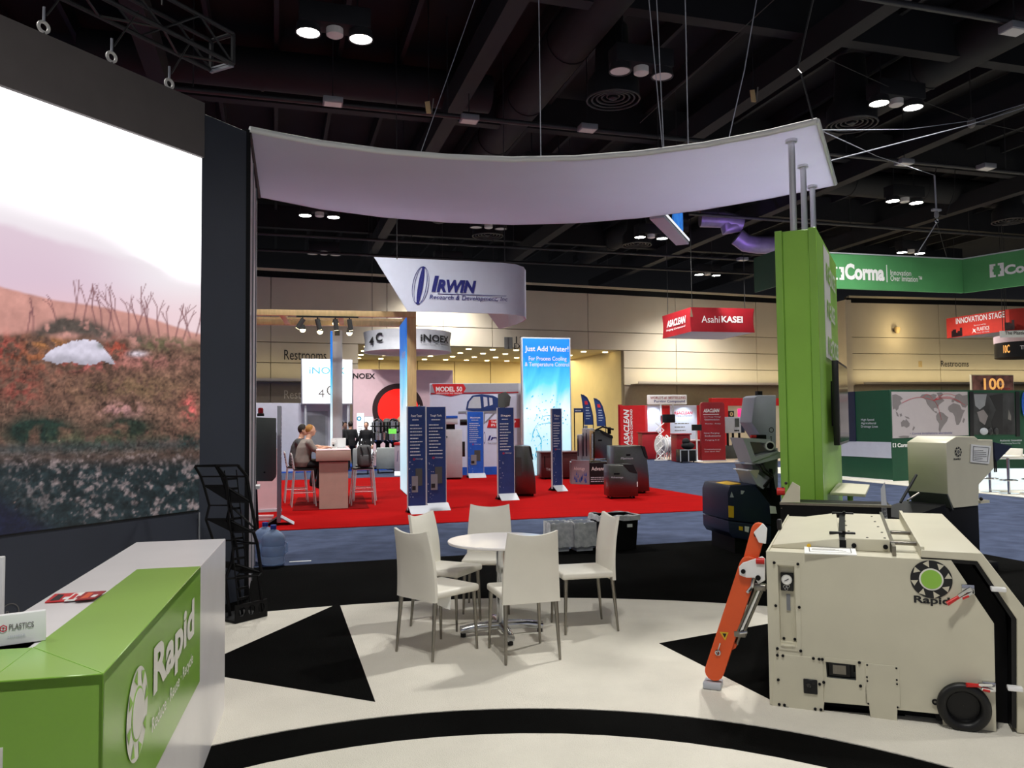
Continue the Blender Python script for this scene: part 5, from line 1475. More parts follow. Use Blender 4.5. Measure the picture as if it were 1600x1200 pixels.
def seated(name, label, loc, rot, shirt, trous, hairm, bald, sz=0.76, tz=1.15, k=1.0):
    t = thing(name, label, 'person', loc, rot)
    z = sz + 0.01
    T = [(-0.02, 0, z + 0.02, 0.13, 0.17), (-0.01, 0, z + 0.12, 0.135 * k, 0.17 * k), (0.0, 0, z + 0.26, 0.125 * k, 0.16 * k), (0.03, 0, z + 0.42, 0.125 * k, 0.18 * k), (0.06, 0, z + 0.52, 0.105 * k, 0.17 * k), (0.085, 0, z + 0.585, 0.07, 0.1), (0.1, 0, z + 0.62, 0.055, 0.06)]
    caps = [((0.1, 0, z + 0.58), (0.125, 0, z + 0.68), 0.058, 0.055)]; balls = []; sc = []; tc = []
    head(t, 0.15, z + 0.765, hairm, caps, balls, bald)
    for s in SIDES:
        sh = (0.055, s * 0.175 * k, z + 0.51); el = (0.2, s * 0.25, z + 0.33); wr = (0.42, s * 0.14, tz + 0.03)
        caps += [(sh, el, 0.05, 0.04), (el, wr, 0.04, 0.026)]
        hand(caps, balls, wr, (0.95, -s * 0.3, -0.05), -s)
        hip, kn, an = (0.05, s * 0.1, z + 0.08), (0.42, s * 0.13, z + 0.06), (0.34, s * 0.13, z - 0.36)
        caps += [(hip, kn, 0.07, 0.05), (kn, an, 0.05, 0.036)]
        tc += [(hip, kn, 0.098, 0.072), (kn, an, 0.07, 0.054)]
        md = Vector(sh).lerp(Vector(el), 0.72); sc.append((sh, tuple(md), 0.075, 0.062))
        MB().ball((0.42, s * 0.135, z - 0.41), 0.13, 0.048, 0.05, 12, 8).build('shoe', m_blackp, t, smooth=True)
    blob('body', [grow(T, -0.02)], caps, balls, m_skin, t, 0.009)
    blob('shirt', [grow(T[:-1], 0.012)], sc, [], shirt, t)
    blob('trousers', [[(-0.02, 0, z + 0.0, 0.13, 0.17), (-0.01, 0, z + 0.1, 0.14, 0.178), (-0.005, 0, z + 0.18, 0.138, 0.172)]], tc, [], trous, t)
    return t
def standing(label, loc, rot, shirt, trous, hairm, group=None, H=1.74, lean=0.0):
    t = thing('person', label, 'person', loc, rot, group)
    k_ = H / 1.74; t.scale = (k_, k_, k_)
    T = [(0, 0, 0.84, 0.115, 0.16), (0, 0, 0.95, 0.12, 0.165), (0, 0, 1.1, 0.105, 0.145), (0.01, 0, 1.28, 0.12, 0.17), (0.01, 0, 1.4, 0.1, 0.165), (0.01, 0, 1.46, 0.06, 0.09), (0.015, 0, 1.5, 0.05, 0.055)]
    caps = [((0.01, 0, 1.45), (0.025, 0, 1.54), 0.052, 0.05)]; balls = []; sc = []; tc = []
    head(t, 0.04, 1.62, hairm, caps, balls)
    for s in SIDES:
        sh = (0.01, s * 0.18, 1.395); el = (-0.03, s * 0.25, 1.12); wr = (0.08, s * 0.235, 0.9)
        caps += [(sh, el, 0.045, 0.038), (el, wr, 0.038, 0.026)]; sc += [(sh, el, 0.068, 0.055), (el, Vector(el).lerp(Vector(wr), 0.9), 0.055, 0.042)]
        hand(caps, balls, wr, (0.3, 0, -0.95), s)
        hip, kn, an = (0, s * 0.09, 0.88), (0.02, s * 0.1, 0.48), (-0.02, s * 0.11, 0.09)
        caps += [(hip, kn, 0.065, 0.045), (kn, an, 0.045, 0.034)]; tc += [(hip, kn, 0.092, 0.07), (kn, an, 0.07, 0.055)]
        MB().ball((0.05, s * 0.115, 0.05), 0.14, 0.048, 0.048, 12, 8).build('shoe', m_blackp, t, smooth=True)
    blob('body', [grow(T, -0.02)], caps, balls, m_skin, t, 0.011)
    blob('jacket', [grow(T[:-1], 0.014)], sc, [], shirt, t, 0.016)
    blob('trousers', [[(0, 0, 0.84, 0.12, 0.165), (0, 0, 1.0, 0.115, 0.16)]], tc, [], trous, t, 0.016)
    return t

# ------------------------------------------------------------------ water cooling booth on the red carpet
RZ = 0.0135
# bar counter
Y13 = Vector((math.cos(math.radians(13)), math.sin(math.radians(13)), 0))
A = gr(498.5, 797)
pk = Pl(A, A + Y13); kl = pk.xz(544, 760)[0]
t = thing('bar_counter', 'tall taupe bar counter with a thick pale top on the red carpet', 'counter', (A.x, A.y, RZ), pk.rot)
BH = 1.16
MB().box(0.0, kl, 0.0, 2.6, 0, BH - 0.24).build('pedestal', m_taupe, t, 0.004, seg=1)
MB().box(-0.06, kl + 0.05, -0.06, 2.7, BH - 0.22, BH - 0.012).build('top_box', m_taupe, t, 0.01)
MB().box(-0.06, kl + 0.05, -0.06, 2.7, BH - 0.012, BH).build('countertop', m_blush, t, 0.004, seg=1)
m_mat = mat('dark_red_mat', rgb(104, 12, 14), 0.9, var=0.1, spec=0.03); MB().box(-0.5, kl + 0.4, -0.12, 2.75, 0.0, 0.006).build('floor_mat', m_mat, t)
def on_bar(x, y): 
    p = pk.A + pk.e * x + pk.n * y; return (p.x, p.y, RZ + BH + 0.001)
t = thing('laptop', 'open pale laptop on the far half of the bar counter', 'laptop', on_bar(0.36, 1.25), pk.rot - 0.2)
MB().box(-0.16, 0.16, -0.11, 0.11, 0, 0.016).build('keyboard_base', m_lgrey, t, 0.003)
MB().hexa([(-0.16, 0.11, 0.016), (0.16, 0.11, 0.016), (0.16, 0.12, 0.016), (-0.16, 0.12, 0.016), (-0.16, 0.15, 0.2), (0.16, 0.15, 0.2), (0.16, 0.16, 0.2), (-0.16, 0.16, 0.2)]).build('screen_lid', m_white, t)
for i, (x, y, lab) in enumerate(((0.42, 0.85, 'white paper sheet at the right edge of the bar counter'), (0.26, 0.5, 'white paper sheet nearest the front of the bar counter'))):
    t = thing('paper_sheet', lab, 'paper', on_bar(x, y), pk.rot + 0.3 * i, 'papers on the bar counter')
    MB().box(-0.1, 0.1, -0.14, 0.14, 0, 0.004).build('sheet', m_paper, t)
    lines(t, m_greyink, -0.07, 0.07, [0.0], 0.0, 0.001, seed=i)
t = thing('paper_cup', 'white paper cup with dark band on the bar counter', 'cup', on_bar(0.3, 0.95), 0)
MB().lathe([(0.03, 0), (0.042, 0.12), (0.045, 0.125), (0.04, 0.13)], 18).build('cup', m_paper, t, smooth=True)
MB().lathe([(0.037, 0.04), (0.041, 0.08)], 18, cap=False).build('band', m_ink, t, smooth=True)
t = thing('water_bottle', 'clear small water bottle on the bar counter', 'bottle', on_bar(0.33, 0.62), 0)
MB().lathe([(0.03, 0), (0.032, 0.02), (0.032, 0.13), (0.014, 0.17), (0.014, 0.19)], 16).build('bottle', m_liner, t, smooth=True)
MB().lathe([(0.016, 0.185), (0.016, 0.205)], 12).build('cap', m_white, t, smooth=True)
# bar stools
def make_stool(label):
    t = thing('bar_stool', label, 'stool', (0, 0, RZ), 0, 'chrome bar stools at the bar counter')
    MB().box(-0.2, 0.2, -0.2, 0.2, 0.735, 0.765).build('seat', m_blackp, t, 0.012)
    MB().tube([(-0.19, -0.19, 0.76), (-0.24, -0.18, 1.05), (-0.25, 0, 1.08), (-0.24, 0.18, 1.05), (-0.19, 0.19, 0.76)], 0.013, 8).build('back_frame', m_alu, t, smooth=True)
    for k in range(4):
        z = 0.85 + k * 0.055; MB().bar((-0.215 - 0.01 * k, -0.18, z), (-0.215 - 0.01 * k, 0.18, z), 0.008, 0.03).build('back_slat', m_blackp, t)
    for sx in (-1, 1):
        for sy in (-1, 1):
            MB().tube([(sx * 0.18, sy * 0.18, 0.735), (sx * 0.24, sy * 0.22, 0.0)], 0.0125, 8).build('leg', m_alu, t, smooth=True)
    MB().tube([(0.21, 0.2, 0.28), (0.21, -0.2, 0.28), (-0.21, -0.2, 0.28), (-0.21, 0.2, 0.28)], 0.009, 6, True).build('footrest', m_alu, t, smooth=True)
    MB().box(-0.19, 0.19, -0.19, 0.19, 0.715, 0.735).build('seat_rim', m_alu, t, 0.006)
    return t
def put(t, x, y, rz):
    p = pk.A + pk.e * x + pk.n * y
    t.location = (p.x, p.y, RZ); t.rotation_euler = (0, 0, pk.rot + rz); return p
st = make_stool('chrome bar stool the man in grey sits on, left of the bar counter')
man_p = put(st, -0.32, 0.79, 0.1)
c = copy_tree(st, 'chrome bar stool the further person sits on, left of the counter'); put(c, -0.5, 1.75, 0.1)
c = copy_tree(st, 'chrome bar stool with the dark rucksack, right of the bar counter'); p_bag = put(c, 0.86, 0.66, math.pi + 0.05)
c = copy_tree(st, 'chrome bar stool behind the rucksack stool, right of the counter'); put(c, 0.95, 1.6, math.pi)
seated('person', 'man in grey polo shirt sitting with arms on the bar counter', (man_p.x, man_p.y, RZ), pk.rot + 0.3, m_shirt, m_blackcloth, m_hair, True, 0.765, BH, 1.16)
q = pk.A + pk.e * -0.5 + pk.n * 1.75
seated('person', 'person in dark grey sitting behind the man at the bar counter', (q.x, q.y, RZ), pk.rot - 0.05, m_bag, m_blackcloth, m_darkhair, False, 0.765, BH)
# rucksack hung on the back of the right-hand stool
t = thing('rucksack', 'dark grey rucksack hanging on the right-hand bar stool', 'bag', (p_bag.x, p_bag.y, RZ + 0.77), pk.rot)
b = MB().box(-0.1, 0.18, -0.2, 0.16, 0.0, 0.46); b.build('main_bag', m_bag, t, 0.07, seg=3)
MB().box(-0.05, 0.14, -0.27, -0.19, 0.03, 0.26).build('front_pocket', m_bag, t, 0.03, seg=2)
MB().tube([(0.0, 0.0, 0.44), (0.02, 0.02, 0.52), (0.07, 0.02, 0.52), (0.09, 0.0, 0.44)], 0.012, 6).build('grab_handle', m_blackp, t, smooth=True)
for sx in (-0.04, 0.1): MB().tube([(sx, -0.2, 0.42), (sx + 0.04, -0.26, 0.3), (sx + 0.02, -0.25, 0.05)], 0.014, 6).build('strap', m_blackp, t, smooth=True)

# lightbox portals and the timber header with track lamps
A = at(636.5, 650, 18.4)
pt = Pl(A, A + Y13)
pt.len = pt.xz(651, 650)[0]
t = thing('lightbox_portal', 'tall tan-edged portal post with glowing blue lightbox on its left side', 'lightbox', (A.x, A.y, RZ), pt.rot)
zt = pt.xz(640, 497)[1]
MB().box(0.0, pt.len, 0, 1.75, 0, zt + 0.14).build('tan_frame', m_tan, t, 0.006)
# its lit face looks left: plane x = 0
MB().box(-0.02, 0.0, 0.03, 1.7, 0.03, zt - 0.0).build('lit_face', m_water, t)
text('Advantage', m_white, t, (-0.024, 1.1, zt - 0.95), 0.9, 0.26, ex=(0, -1, 0), bold=0.02)
A = at(519.5, 650, 20.0)
p2 = Pl(A, A + Y13)
p2.len = p2.xz(535, 650)[0]
t = thing('lightbox_post', 'grey-edged lightbox post behind the bar counter with a sliver of blue face', 'lightbox', (A.x, A.y, RZ), p2.rot)
z2 = p2.xz(527, 517)[1]
MB().box(0, p2.len, 0, 1.3, 0, z2).build('frame', m_lgrey, t, 0.006)
MB().box(-0.05, 0.0, 0.0, 1.3, 0.03, z2 - 0.02).build('lit_face', m_water, t)
text('Advantage', m_white, t, (-0.054, 1.15, z2 - 0.8), 1.0, 0.26, ex=(0, -1, 0), bold=0.02)
x, z = p2.xz(527, 519); MB().box(x - 0.06, x + 0.06, -0.02, 0.06, z - 0.1, z + 0.02).build('hook', m_darkgrey, t)
# header: front beam between the left of the view and the portal
A = at(330, 650, 17.5); B = at(651, 650, 18.4)
ph2 = Pl(A, B)
zh = ph2.xz(640, 487)[1]
t = thing('timber_header', 'tan timber header frame joining the lightbox posts', 'frame', (A.x, A.y, 0), ph2.rot)
MB().box(0, ph2.len, 0, 0.14, zh - 0.13, zh).build('front_beam', m_tan, t, 0.004)
MB().box(0, ph2.len - 0.2, 1.8, 1.94, zh - 0.13, zh).build('rear_beam', m_tan, t, 0.004)
for k in (0.05, 0.33, 0.62, 0.96): MB().box(ph2.len * k - 0.06, ph2.len * k + 0.06, 0.14, 1.8, zh - 0.12, zh - 0.02).build('cross_beam', m_tan, t, 0.004)
MB().box(0, ph2.len - 0.2, 0.95, 1.0, zh - 0.1, zh - 0.05).build('middle_rail', m_tan, t)
x0 = ph2.xz(463, 490)[0]; x1 = ph2.xz(560, 494)[0]
MB().box(0.02, 0.16, 0.0, 0.14, 0.0, zh - 0.13).build('left_post', m_tan, t, 0.004)
tk = thing('track_rail', 'thin dark lighting track under the tan timber header', 'track', ((ph2.A + ph2.e * x0).x, (ph2.A + ph2.e * x0).y, zh - 0.17), ph2.rot)
MB().box(0, x1 - x0, -0.03, 0.02, 0, 0.035).build('rail', m_blackp, tk)
for i, (px, tilt, lab) in enumerate(((473, -0.7, 'first track spotlight from the left, tilted sideways'), (496, 0.25, 'second track spotlight from the left under the header'), (524, 0.1, 'third track spotlight from the left, above the grey post'), (546, 0.15, 'fourth track spotlight from the left, nearest the portal'))):
    x = ph2.xz(px, 492)[0]; p = ph2.A + ph2.e * x
    t = thing('track_spotlight', lab, 'spotlight', (p.x, p.y, zh - 0.17), ph2.rot, 'spotlights on the timber header track')
    MB().cyl((0, 0, 0), (0, 0, -0.07), 0.014, n=8).build('stem', m_blackp, t)
    a = Vector((math.sin(tilt) * 1.0, 0.25, -1)).normalized(); c0 = Vector((0, 0, -0.06)) - a * 0.03
    MB().cyl(c0, c0 + a * 0.25, 0.055, n=16).build('can', m_darkgrey, t, smooth=True)
    MB().cyl(c0 + a * 0.251, c0 + a * 0.255, 0.045, n=16).build('lens', m_spotlens, t)
for i, (px, py, lab) in enumerate(((473, 515, 'warm glowing lamp at the left of the rear row under the header'), (500, 518, 'warm glowing lamp second in the rear row under the header'), (524, 505, 'warm glowing lamp above the grey lightbox post'), (546, 520, 'warm glowing lamp at the right of the rear row under the header'))):
    p = at(px, py, 19.6)
    t = thing('spot_lamp', lab, 'lamp', (p.x, p.y, p.z), ph2.rot, 'rear lamps under the timber header')
    MB().lathe([(0.05, 0.05), (0.075, 0.0), (0.075, 0.03), (0.05, 0.12)], 16).build('can', m_darkgrey, t, smooth=True)
    MB().ball((0, 0, 0.0), 0.07).build('bulb', m_spotlens, t, smooth=True)
    MB().cyl((0, 0, 0.1), (0, 0, zh - p.z), 0.01, n=6).build('stem', m_blackp, t)
    spot('track_beam', (p.x, p.y, p.z - 0.1), (p.x - 0.6, p.y - 1.2, 0), 60, WARM, 80, 0.7, 0.05)

# water lightbox
A = at(817, 650, 24.4); B = at(892, 650, 24.8)
pw = Pl(A, B)
t = thing('water_lightbox', 'tall glowing blue lightbox with water splash and white heading', 'lightbox', (A.x, A.y, RZ), pw.rot)
zt = pw.xz(855, 529)[1]
L = pw.len
MB().box(-0.02, L + 0.02, 0.0, 0.14, 0, zt + 0.02).build('frame', m_lgrey, t, 0.006)
MB().box(0.02, L - 0.02, -0.012, 0.0, 0.03, zt - 0.02).build('lit_face', m_water, t)
def wt(s_, px0, py1, px1, py0, **k):
    x0, z0 = pw.xz(px0, py1); x1, z1 = pw.xz(px1, py0)
    text(s_, m_white, t, (x0, -0.018, z0), x1 - x0, z1 - z0, **k)
wt('Just Add Water!', 820, 552, 888, 542, bold=0.015)
wt('For Process Cooling', 826, 566, 885, 558, bold=0.012)
wt('& Temperature Control', 820, 575, 889, 567, bold=0.012)
rs = random.Random(8)
b = MB()
for k in range(120):
    a = rs.uniform(0, 1); px = rs.gauss(852, 20); py = rs.gauss(660, 28)
    if not (822 < px < 888 and 615 < py < 735): continue
    x, z = pw.xz(px, py); r_ = rs.uniform(0.006, 0.022)
    b.xz([(x + r_ * math.cos(q) * (1 + 0.4 * math.sin(3 * q + k)), z + r_ * math.sin(q) * 1.3) for q in [math.pi * i / 4 for i in range(8)]], -0.018, -0.013)
for pts in (((830, 690), (836, 668), (848, 652), (864, 650), (880, 645)), ((836, 668), (845, 664), (858, 662), (872, 664)), ((826, 680), (838, 672), (846, 690), (846, 715), (840, 742)), ((834, 660), (840, 650), (852, 640)), ((846, 690), (838, 700), (836, 720)), ((836, 710), (842, 725), (838, 742))):
    q = [pw.xz(*p_) for p_ in pts]
    q2 = []
    for i in range(len(q) - 1):
        for u in (0, 0.25, 0.5, 0.75):
            q2.append((q[i][0] + (q[i + 1][0] - q[i][0]) * u + rs.uniform(-0.02, 0.02), q[i][1] + (q[i + 1][1] - q[i][1]) * u + rs.uniform(-0.02, 0.02)))
    q = q2 + [q[-1]]
    for i in range(len(q) - 1):
        (xa, za), (xb, zb) = q[i], q[i + 1]; w_ = rs.uniform(0.008, 0.022)
        b.add([(xa - w_, -0.016, za), (xb - w_ * 0.6, -0.016, zb), (xb + w_ * 0.6, -0.016, zb + w_), (xa + w_, -0.016, za + w_)], [(0, 1, 2, 3)])
b.build('splash', m_splash, t, kind='stuff')

# printed back wall of the booth with the machine picture
A = at(672, 650, 25.2); B = at(814, 650, 25.6)
pm = Pl(A, B)
t = thing('display_wall', 'printed back wall picturing a blue forming machine under a red heading', 'display', (A.x, A.y, RZ), pm.rot)
zt = pm.xz(672, 600)[1]; L = pm.len
MB().box(0, L, 0, 0.12, 0.0, zt).build('panel', m_signwhite, t, 0.004, seg=1)
MB().box(L - 0.13, L, -0.01, 0.0, 0.02, zt).build('edge_post', m_lgrey, t)
MB().box(0, L - 0.14, -0.006, 0.0, 0.0, pm.xz(700, 731)[1]).build('blue_base', m_bluesign, t)
def mp(px, py): 
    x, z = pm.xz(px, py); return (x, z - RZ)
def mpoly(pts, m, name, y=-0.01): return MB().xz([mp(*p) for p in pts], y - 0.003, y).build(name, m, t)
mpoly(((673, 601), (810, 599), (810, 612), (673, 614)), m_midgrey, 'grey_band')
mpoly(((673, 614), (810, 612), (810, 614), (673, 616)), m_crimson, 'red_line')
mpoly(((675, 600), (724, 600), (728, 607), (723, 615), (704, 619), (680, 615)), m_crimson2, 'red_badge', -0.014)
x0, z0 = mp(681, 612); x1, z1 = mp(722, 604); text('MODEL 50', m_white, t, (x0, -0.019, z0), x1 - x0, z1 - z0, bold=0.03)
x0, z0 = mp(681, 616); x1, z1 = mp(722, 613.3); text('THERMOFORMER AND TRIM PRESS', m_white, t, (x0, -0.019, z0), x1 - x0, z1 - z0)
mpoly(((728, 640), (730, 628), (738, 618), (752, 616), (770, 618), (778, 622), (778, 642), (740, 643)), m_navysign, 'machine_picture', -0.012)
mpoly(((731, 638), (733, 628), (740, 620), (750, 620), (752, 638)), m_lgrey, 'machine_window', -0.016)
mpoly(((755, 620), (761, 621), (762, 634), (756, 636)), m_lilac, 'machine_window', -0.016)
mpoly(((764, 621), (769, 622), (770, 632), (765, 634)), m_lilac, 'machine_window', -0.016)
mpoly(((778, 616), (790, 612), (798, 620), (796, 634), (786, 638), (778, 636)), m_darkgrey, 'machine_tail', -0.012)
mpoly(((716, 643), (780, 641), (780, 645), (716, 646)), m_grey, 'machine_bed', -0.012)
mpoly(((756, 645), (758, 645), (757, 662), (755, 662)), m_grey, 'machine_leg', -0.012); mpoly(((772, 644), (775, 644), (760, 660), (757, 660)), m_grey, 'machine_leg', -0.013)
mpoly(((764, 656), (812, 654), (812, 668), (761, 668)), m_crimson2, 'red_badge', -0.012)
x0, z0 = mp(767, 666); x1, z1 = mp(806, 657); text('THE FUTURE OF\nIPS FORMING', m_white, t, (x0, -0.017, z0), x1 - x0, z1 - z0, bold=0.02)
x0, z0 = mp(762, 688); x1, z1 = mp(800, 680); text('Irwin', m_irwin, t, (x0, -0.012, z0), x1 - x0, z1 - z0, bold=0.02, shear=0.2)
x0, z0 = mp(762, 694); x1, z1 = mp(800, 691); text('THE FORMING COMPANY', m_greyink, t, (x0, -0.012, z0), x1 - x0, z1 - z0)
x, z = mp(757, 684); MB().ann_xz(0, 0, 0, 0.05, 0.06, 24).build('oval_emblem', m_irwin, t).location = (x, -0.012, z); bpy.data.objects['oval_emblem'].scale = (0.5, 1, 3.2)

# totem signs with sloped feet
def totem(px0, px1, pyb, pyt, m, title, label, D=None, rz=None, seed=1, pic=True, edge=False):
    A = gr(px0, pyb); 
    if D: A = at(px0, 650, D)
    B = at(px1, 650, A.y + 0.12)
    pl = Pl(A, B)
    H = 1.98
    t = thing('totem_sign', label, 'sign', (A.x, A.y, RZ), pl.rot if rz is None else rz, 'totem signs on the red carpet')
    L = pl.len if rz is None else 0.36
    MB().box(0, L, 0, 0.05, 0.05, H).build('board', m, t, 0.004, seg=1)
    MB().box(-0.012, 0.0, -0.004, 0.055, 0.05, H).build('edge', m_lgrey, t); MB().box(L, L + 0.012, -0.004, 0.055, 0.05, H).build('edge', m_lgrey, t)
    MB().yz([(-0.004, 0.13), (-0.22, 0.0), (-0.2, 0.0), (-0.004, 0.11)], 0, L + 0.04).build('foot', m_lgrey, t)
    MB().yz([(0.054, 0.12), (0.25, 0.0), (0.054, 0.0)], 0, L).build('foot', m_black, t)
    text(title, m_white, t, (L * 0.18, -0.005, H - 0.2), L * 0.62, 0.05, bold=0.01)
    lines(t, m_paleink, L * 0.25, L * 0.8, [H - 0.26], -0.003, 0.018, seed=seed)
    lines(t, m_paleink, L * 0.12, L * 0.85, [H - 0.36 - 0.062 * k for k in range(10)], -0.003, 0.02, seed=seed + 3)
    text('Advantage', m_paleink, t, (L * 0.42, -0.005, 0.98), L * 0.42, 0.035)
    MB().ann_xz(L * 0.34, -0.004, 0.995, 0.012, 0.022, 14).build('mark', m_redink, t)
    if pic:
        MB().box(L * 0.2, L * 0.55, -0.008, -0.003, 0.38, 0.68).build('machine_print', m_grey, t)
        MB().box(L * 0.42, L * 0.8, -0.007, -0.003, 0.5, 0.82).build('machine_print', m_darkgrey, t)
        MB().box(L * 0.22, L * 0.42, -0.01, -0.008, 0.42, 0.5).build('machine_print', m_ink, t)
    b = MB(); rr = random.Random(seed)
    for k in range(16):
        x = L * rr.uniform(0.05, 0.35); z = rr.uniform(0.1, 0.95); r_ = rr.uniform(0.004, 0.009)
        b.xz([(x + r_ * math.cos(a), z + r_ * math.sin(a)) for a in [math.pi / 3 * i for i in range(6)]], -0.004, -0.001)
    b.build('bubbles', m_paleink, t, kind='stuff')
    return t
totem(638, 664.5, 803, 640, m_navysign, 'Power Tower', 'navy totem sign furthest left in the close pair by the portal', seed=1)
totem(667.5, 696, 798, 640, m_navysign, 'Tough Tank', 'navy totem sign right of its twin beside the portal', seed=5)
totem(731, 755, 747, 643, m_bluesign, 'Maximum', 'bright blue totem sign in front of the printed back wall', seed=9)
totem(779, 802.5, 782, 640, m_navysign, 'Sage', 'navy totem sign in front of the dark stainless cabinet', seed=13, pic=False)
totem(864, 877, 768, 642, m_navysign, 'Titan', 'narrow slanted totem sign in front of the water lightbox', seed=17, pic=False)
A = gr(440, 822)
totem(438, 443, 822, 640, m_navysign, 'Trim', 'totem sign seen edge-on at the left by the grey control cabinet', rz=math.radians(104), seed=21)

# chillers and cabinets on the red carpet
def cabinet(px0, px1, pyb, pyt, prof, d, m, label, rot_add=0.12, name='chiller_cabinet'):
    A = gr(px0, pyb); B = at(px1, 650, A.y + (px1 - px0) / 1250 * A.y * rot_add)
    pl = Pl(A, B)
    zt = pl.xz(px0, pyt)[1] - RZ
    t = thing(name, label, 'machine', (A.x, A.y, RZ), pl.rot)
    L = pl.len
    pts = [(x * L, 0.05 + z * (zt - 0.05)) for x, z in prof]
    MB().xz(pts, 0, d).build('body', m, t, 0.012)
    for x in (0.12, 0.88):
        for y in (0.1, d - 0.1): MB().cyl((x * L - 0.02, y, 0.03), (x * L + 0.02, y, 0.03), 0.03, n=10).build('caster', m_rubber, t)
    return t, pl, L, zt
t, pl, L, zt = cabinet(803, 836, 777, 697, [(0, 0), (1, 0), (0.99, 0.3), (0.78, 1.0), (0, 1.0)], 0.8, m_stainless, 'dark stainless chiller cabinet with slanted control face behind a navy totem')
MB().hexa([(0.8 * L, -0.01, zt * 0.78), (0.9 * L, -0.01, zt * 0.72), (0.9 * L, 0.7, zt * 0.72), (0.8 * L, 0.7, zt * 0.78), (0.7 * L, -0.01, zt * 0.99), (0.8 * L, -0.01, zt * 0.97), (0.8 * L, 0.7, zt * 0.97), (0.7 * L, 0.7, zt * 0.99)]).build('control_panel', m_blackp, t)
MB().box(0.1 * L, 0.35 * L, -0.006, 0.0, zt * 0.4, zt * 0.78).build('access_door', m_stainless, t, 0.002, seg=1)
t, pl, L, zt = cabinet(846, 906, 750, 709, [(0, 0), (1, 0), (1, 1), (0, 1)], 0.9, m_dkred, 'low dark red cabinet in front of the water lightbox')
MB().box(-0.02, L + 0.03, -0.02, 0.92, zt, zt + 0.05).build('lid', m_dkred, t, 0.01)
text('Titan', m_paleink, t, (L * 0.12, -0.005, zt * 0.35), L * 0.18, 0.07); MB().box(L * 0.08, L * 0.1, -0.01, 0, zt * 0.45, zt * 0.9).build('handle', m_black, t)
MB().box(L * 0.3, L * 0.34, -0.01, 0, zt * 0.75, zt * 0.85).build('warning_label', m_yellow, t)
# plinth
A = gr(893, 757); B = at(920, 650, A.y - 0.25)
A2 = B
p_pl = Pl(B, at(954, 650, B.y + 0.1))
t = thing('display_plinth', 'black and grey printed plinth carrying two machines', 'plinth', (B.x, B.y, RZ), p_pl.rot)
zt = p_pl.xz(922, 723)[1] - RZ
L = p_pl.len
MB().box(0, L, 0, 0.6, 0, zt).build('plinth_body', m_blackp, t, 0.004, seg=1)
aL = (A - B); aL = Vector((aL.dot(p_pl.e), aL.dot(p_pl.n), 0))
zl = zt + 0.06
MB().hexa([(aL.x, aL.y, 0), (-0.01, -0.01, 0), (0, 0.05, 0), (aL.x + 0.03, aL.y + 0.1, 0), (aL.x, aL.y, zl), (-0.01, -0.01, zl), (0, 0.05, zl), (aL.x + 0.03, aL.y + 0.1, zl)]).build('left_wing', m_midgrey, t)
MB().hexa([(aL.x, aL.y + 0.1, 0), (0, 0.05, 0), (0, 0.6, 0), (aL.x + 0.1, aL.y + 0.6, 0), (aL.x, aL.y + 0.1, zt), (0, 0.05, zt), (0, 0.6, zt), (aL.x + 0.1, aL.y + 0.6, zt)]).build('left_body', m_grey, t)
text('Advantage', m_white, t, (L * 0.08, -0.006, zt * 0.58), L * 0.86, 0.13, bold=0.01)
lines(t, m_paleink, L * 0.05, L * 0.9, [zt * 0.3, zt * 0.22, zt * 0.12], -0.004, 0.02, seed=2)
d = -aL.normalized()
text('Advantage', m_white, t, Vector((aL.x, aL.y, zt * 0.6)) + d * 0.08 + Vector((d.y, -d.x, 0)) * 0.015, aL.length * 0.6, 0.12, ex=d, bold=0.01)
b = MB(); rr = random.Random(4)
for k in range(24):
    a = Vector((aL.x, aL.y, 0)) + d * rr.uniform(0.05, aL.length * 0.9) + Vector((d.y, -d.x, 0)) * 0.012; z = rr.uniform(0.03, zt * 0.45)
    b.add([a + Vector((0, 0, z)), a + d * 0.03 + Vector((0, 0, z)), a + d * 0.02 + Vector((0, 0, z + 0.12))], [(0, 1, 2)])
b.build('splash', m_bluesign, t, kind='stuff')
PZ = RZ + zt + 0.062
# pale valve stand on plinth left, grey chiller on plinth right
Y = B.y + 0.15
A = at(901, 650, Y + 0.25); Bq = at(921, 650, Y + 0.1)
pv = Pl(A, Bq)
t = thing('valve_stand', 'pale stand with dark vertical tubes on the plinth', 'machine', (A.x, A.y, PZ), pv.rot)
H = pv.xz(910, 665)[1] - PZ
L = pv.len
MB().box(0, L * 0.35, 0, 0.3, 0, H * 0.74).build('left_box', m_lgrey, t, 0.008); MB().box(L * 0.4, L, 0, 0.34, 0, H * 0.92).build('right_box', m_lgrey, t, 0.008)
for k, hh in ((0.12, 0.62), (0.52, 0.7), (0.78, 0.78)):
    MB().cyl((L * k, -0.05, 0.1), (L * k, -0.05, H * hh), 0.017, n=12).build('tube', m_navy, t, smooth=True)
    MB().cyl((L * k, -0.05, H * hh), (L * k, -0.05, H * hh + 0.08), 0.02, n=10).build('valve', m_chrome, t, smooth=True)
MB().cyl((L * 0.6, 0.1, H * 0.9), (L * 0.6, 0.1, H * 1.0), 0.05, n=12).build('pump_head', m_chrome, t, smooth=True)
A = at(924, 650, Y); Bq = at(957, 650, Y + 0.15)
pv = Pl(A, Bq)
H = pv.xz(935, 674)[1] - PZ; L = pv.len
t = thing('temperature_unit', 'grey stainless temperature unit with black slanted top on the plinth', 'machine', (A.x, A.y, PZ), pv.rot)
MB().xz([(0.08, 0.04), (L - 0.03, 0.04), (L - 0.01, H * 0.8), (L * 0.8, H * 0.86), (L * 0.55, H), (0.08, H)], 0, 0.5).build('body', m_stainless, t, 0.012)
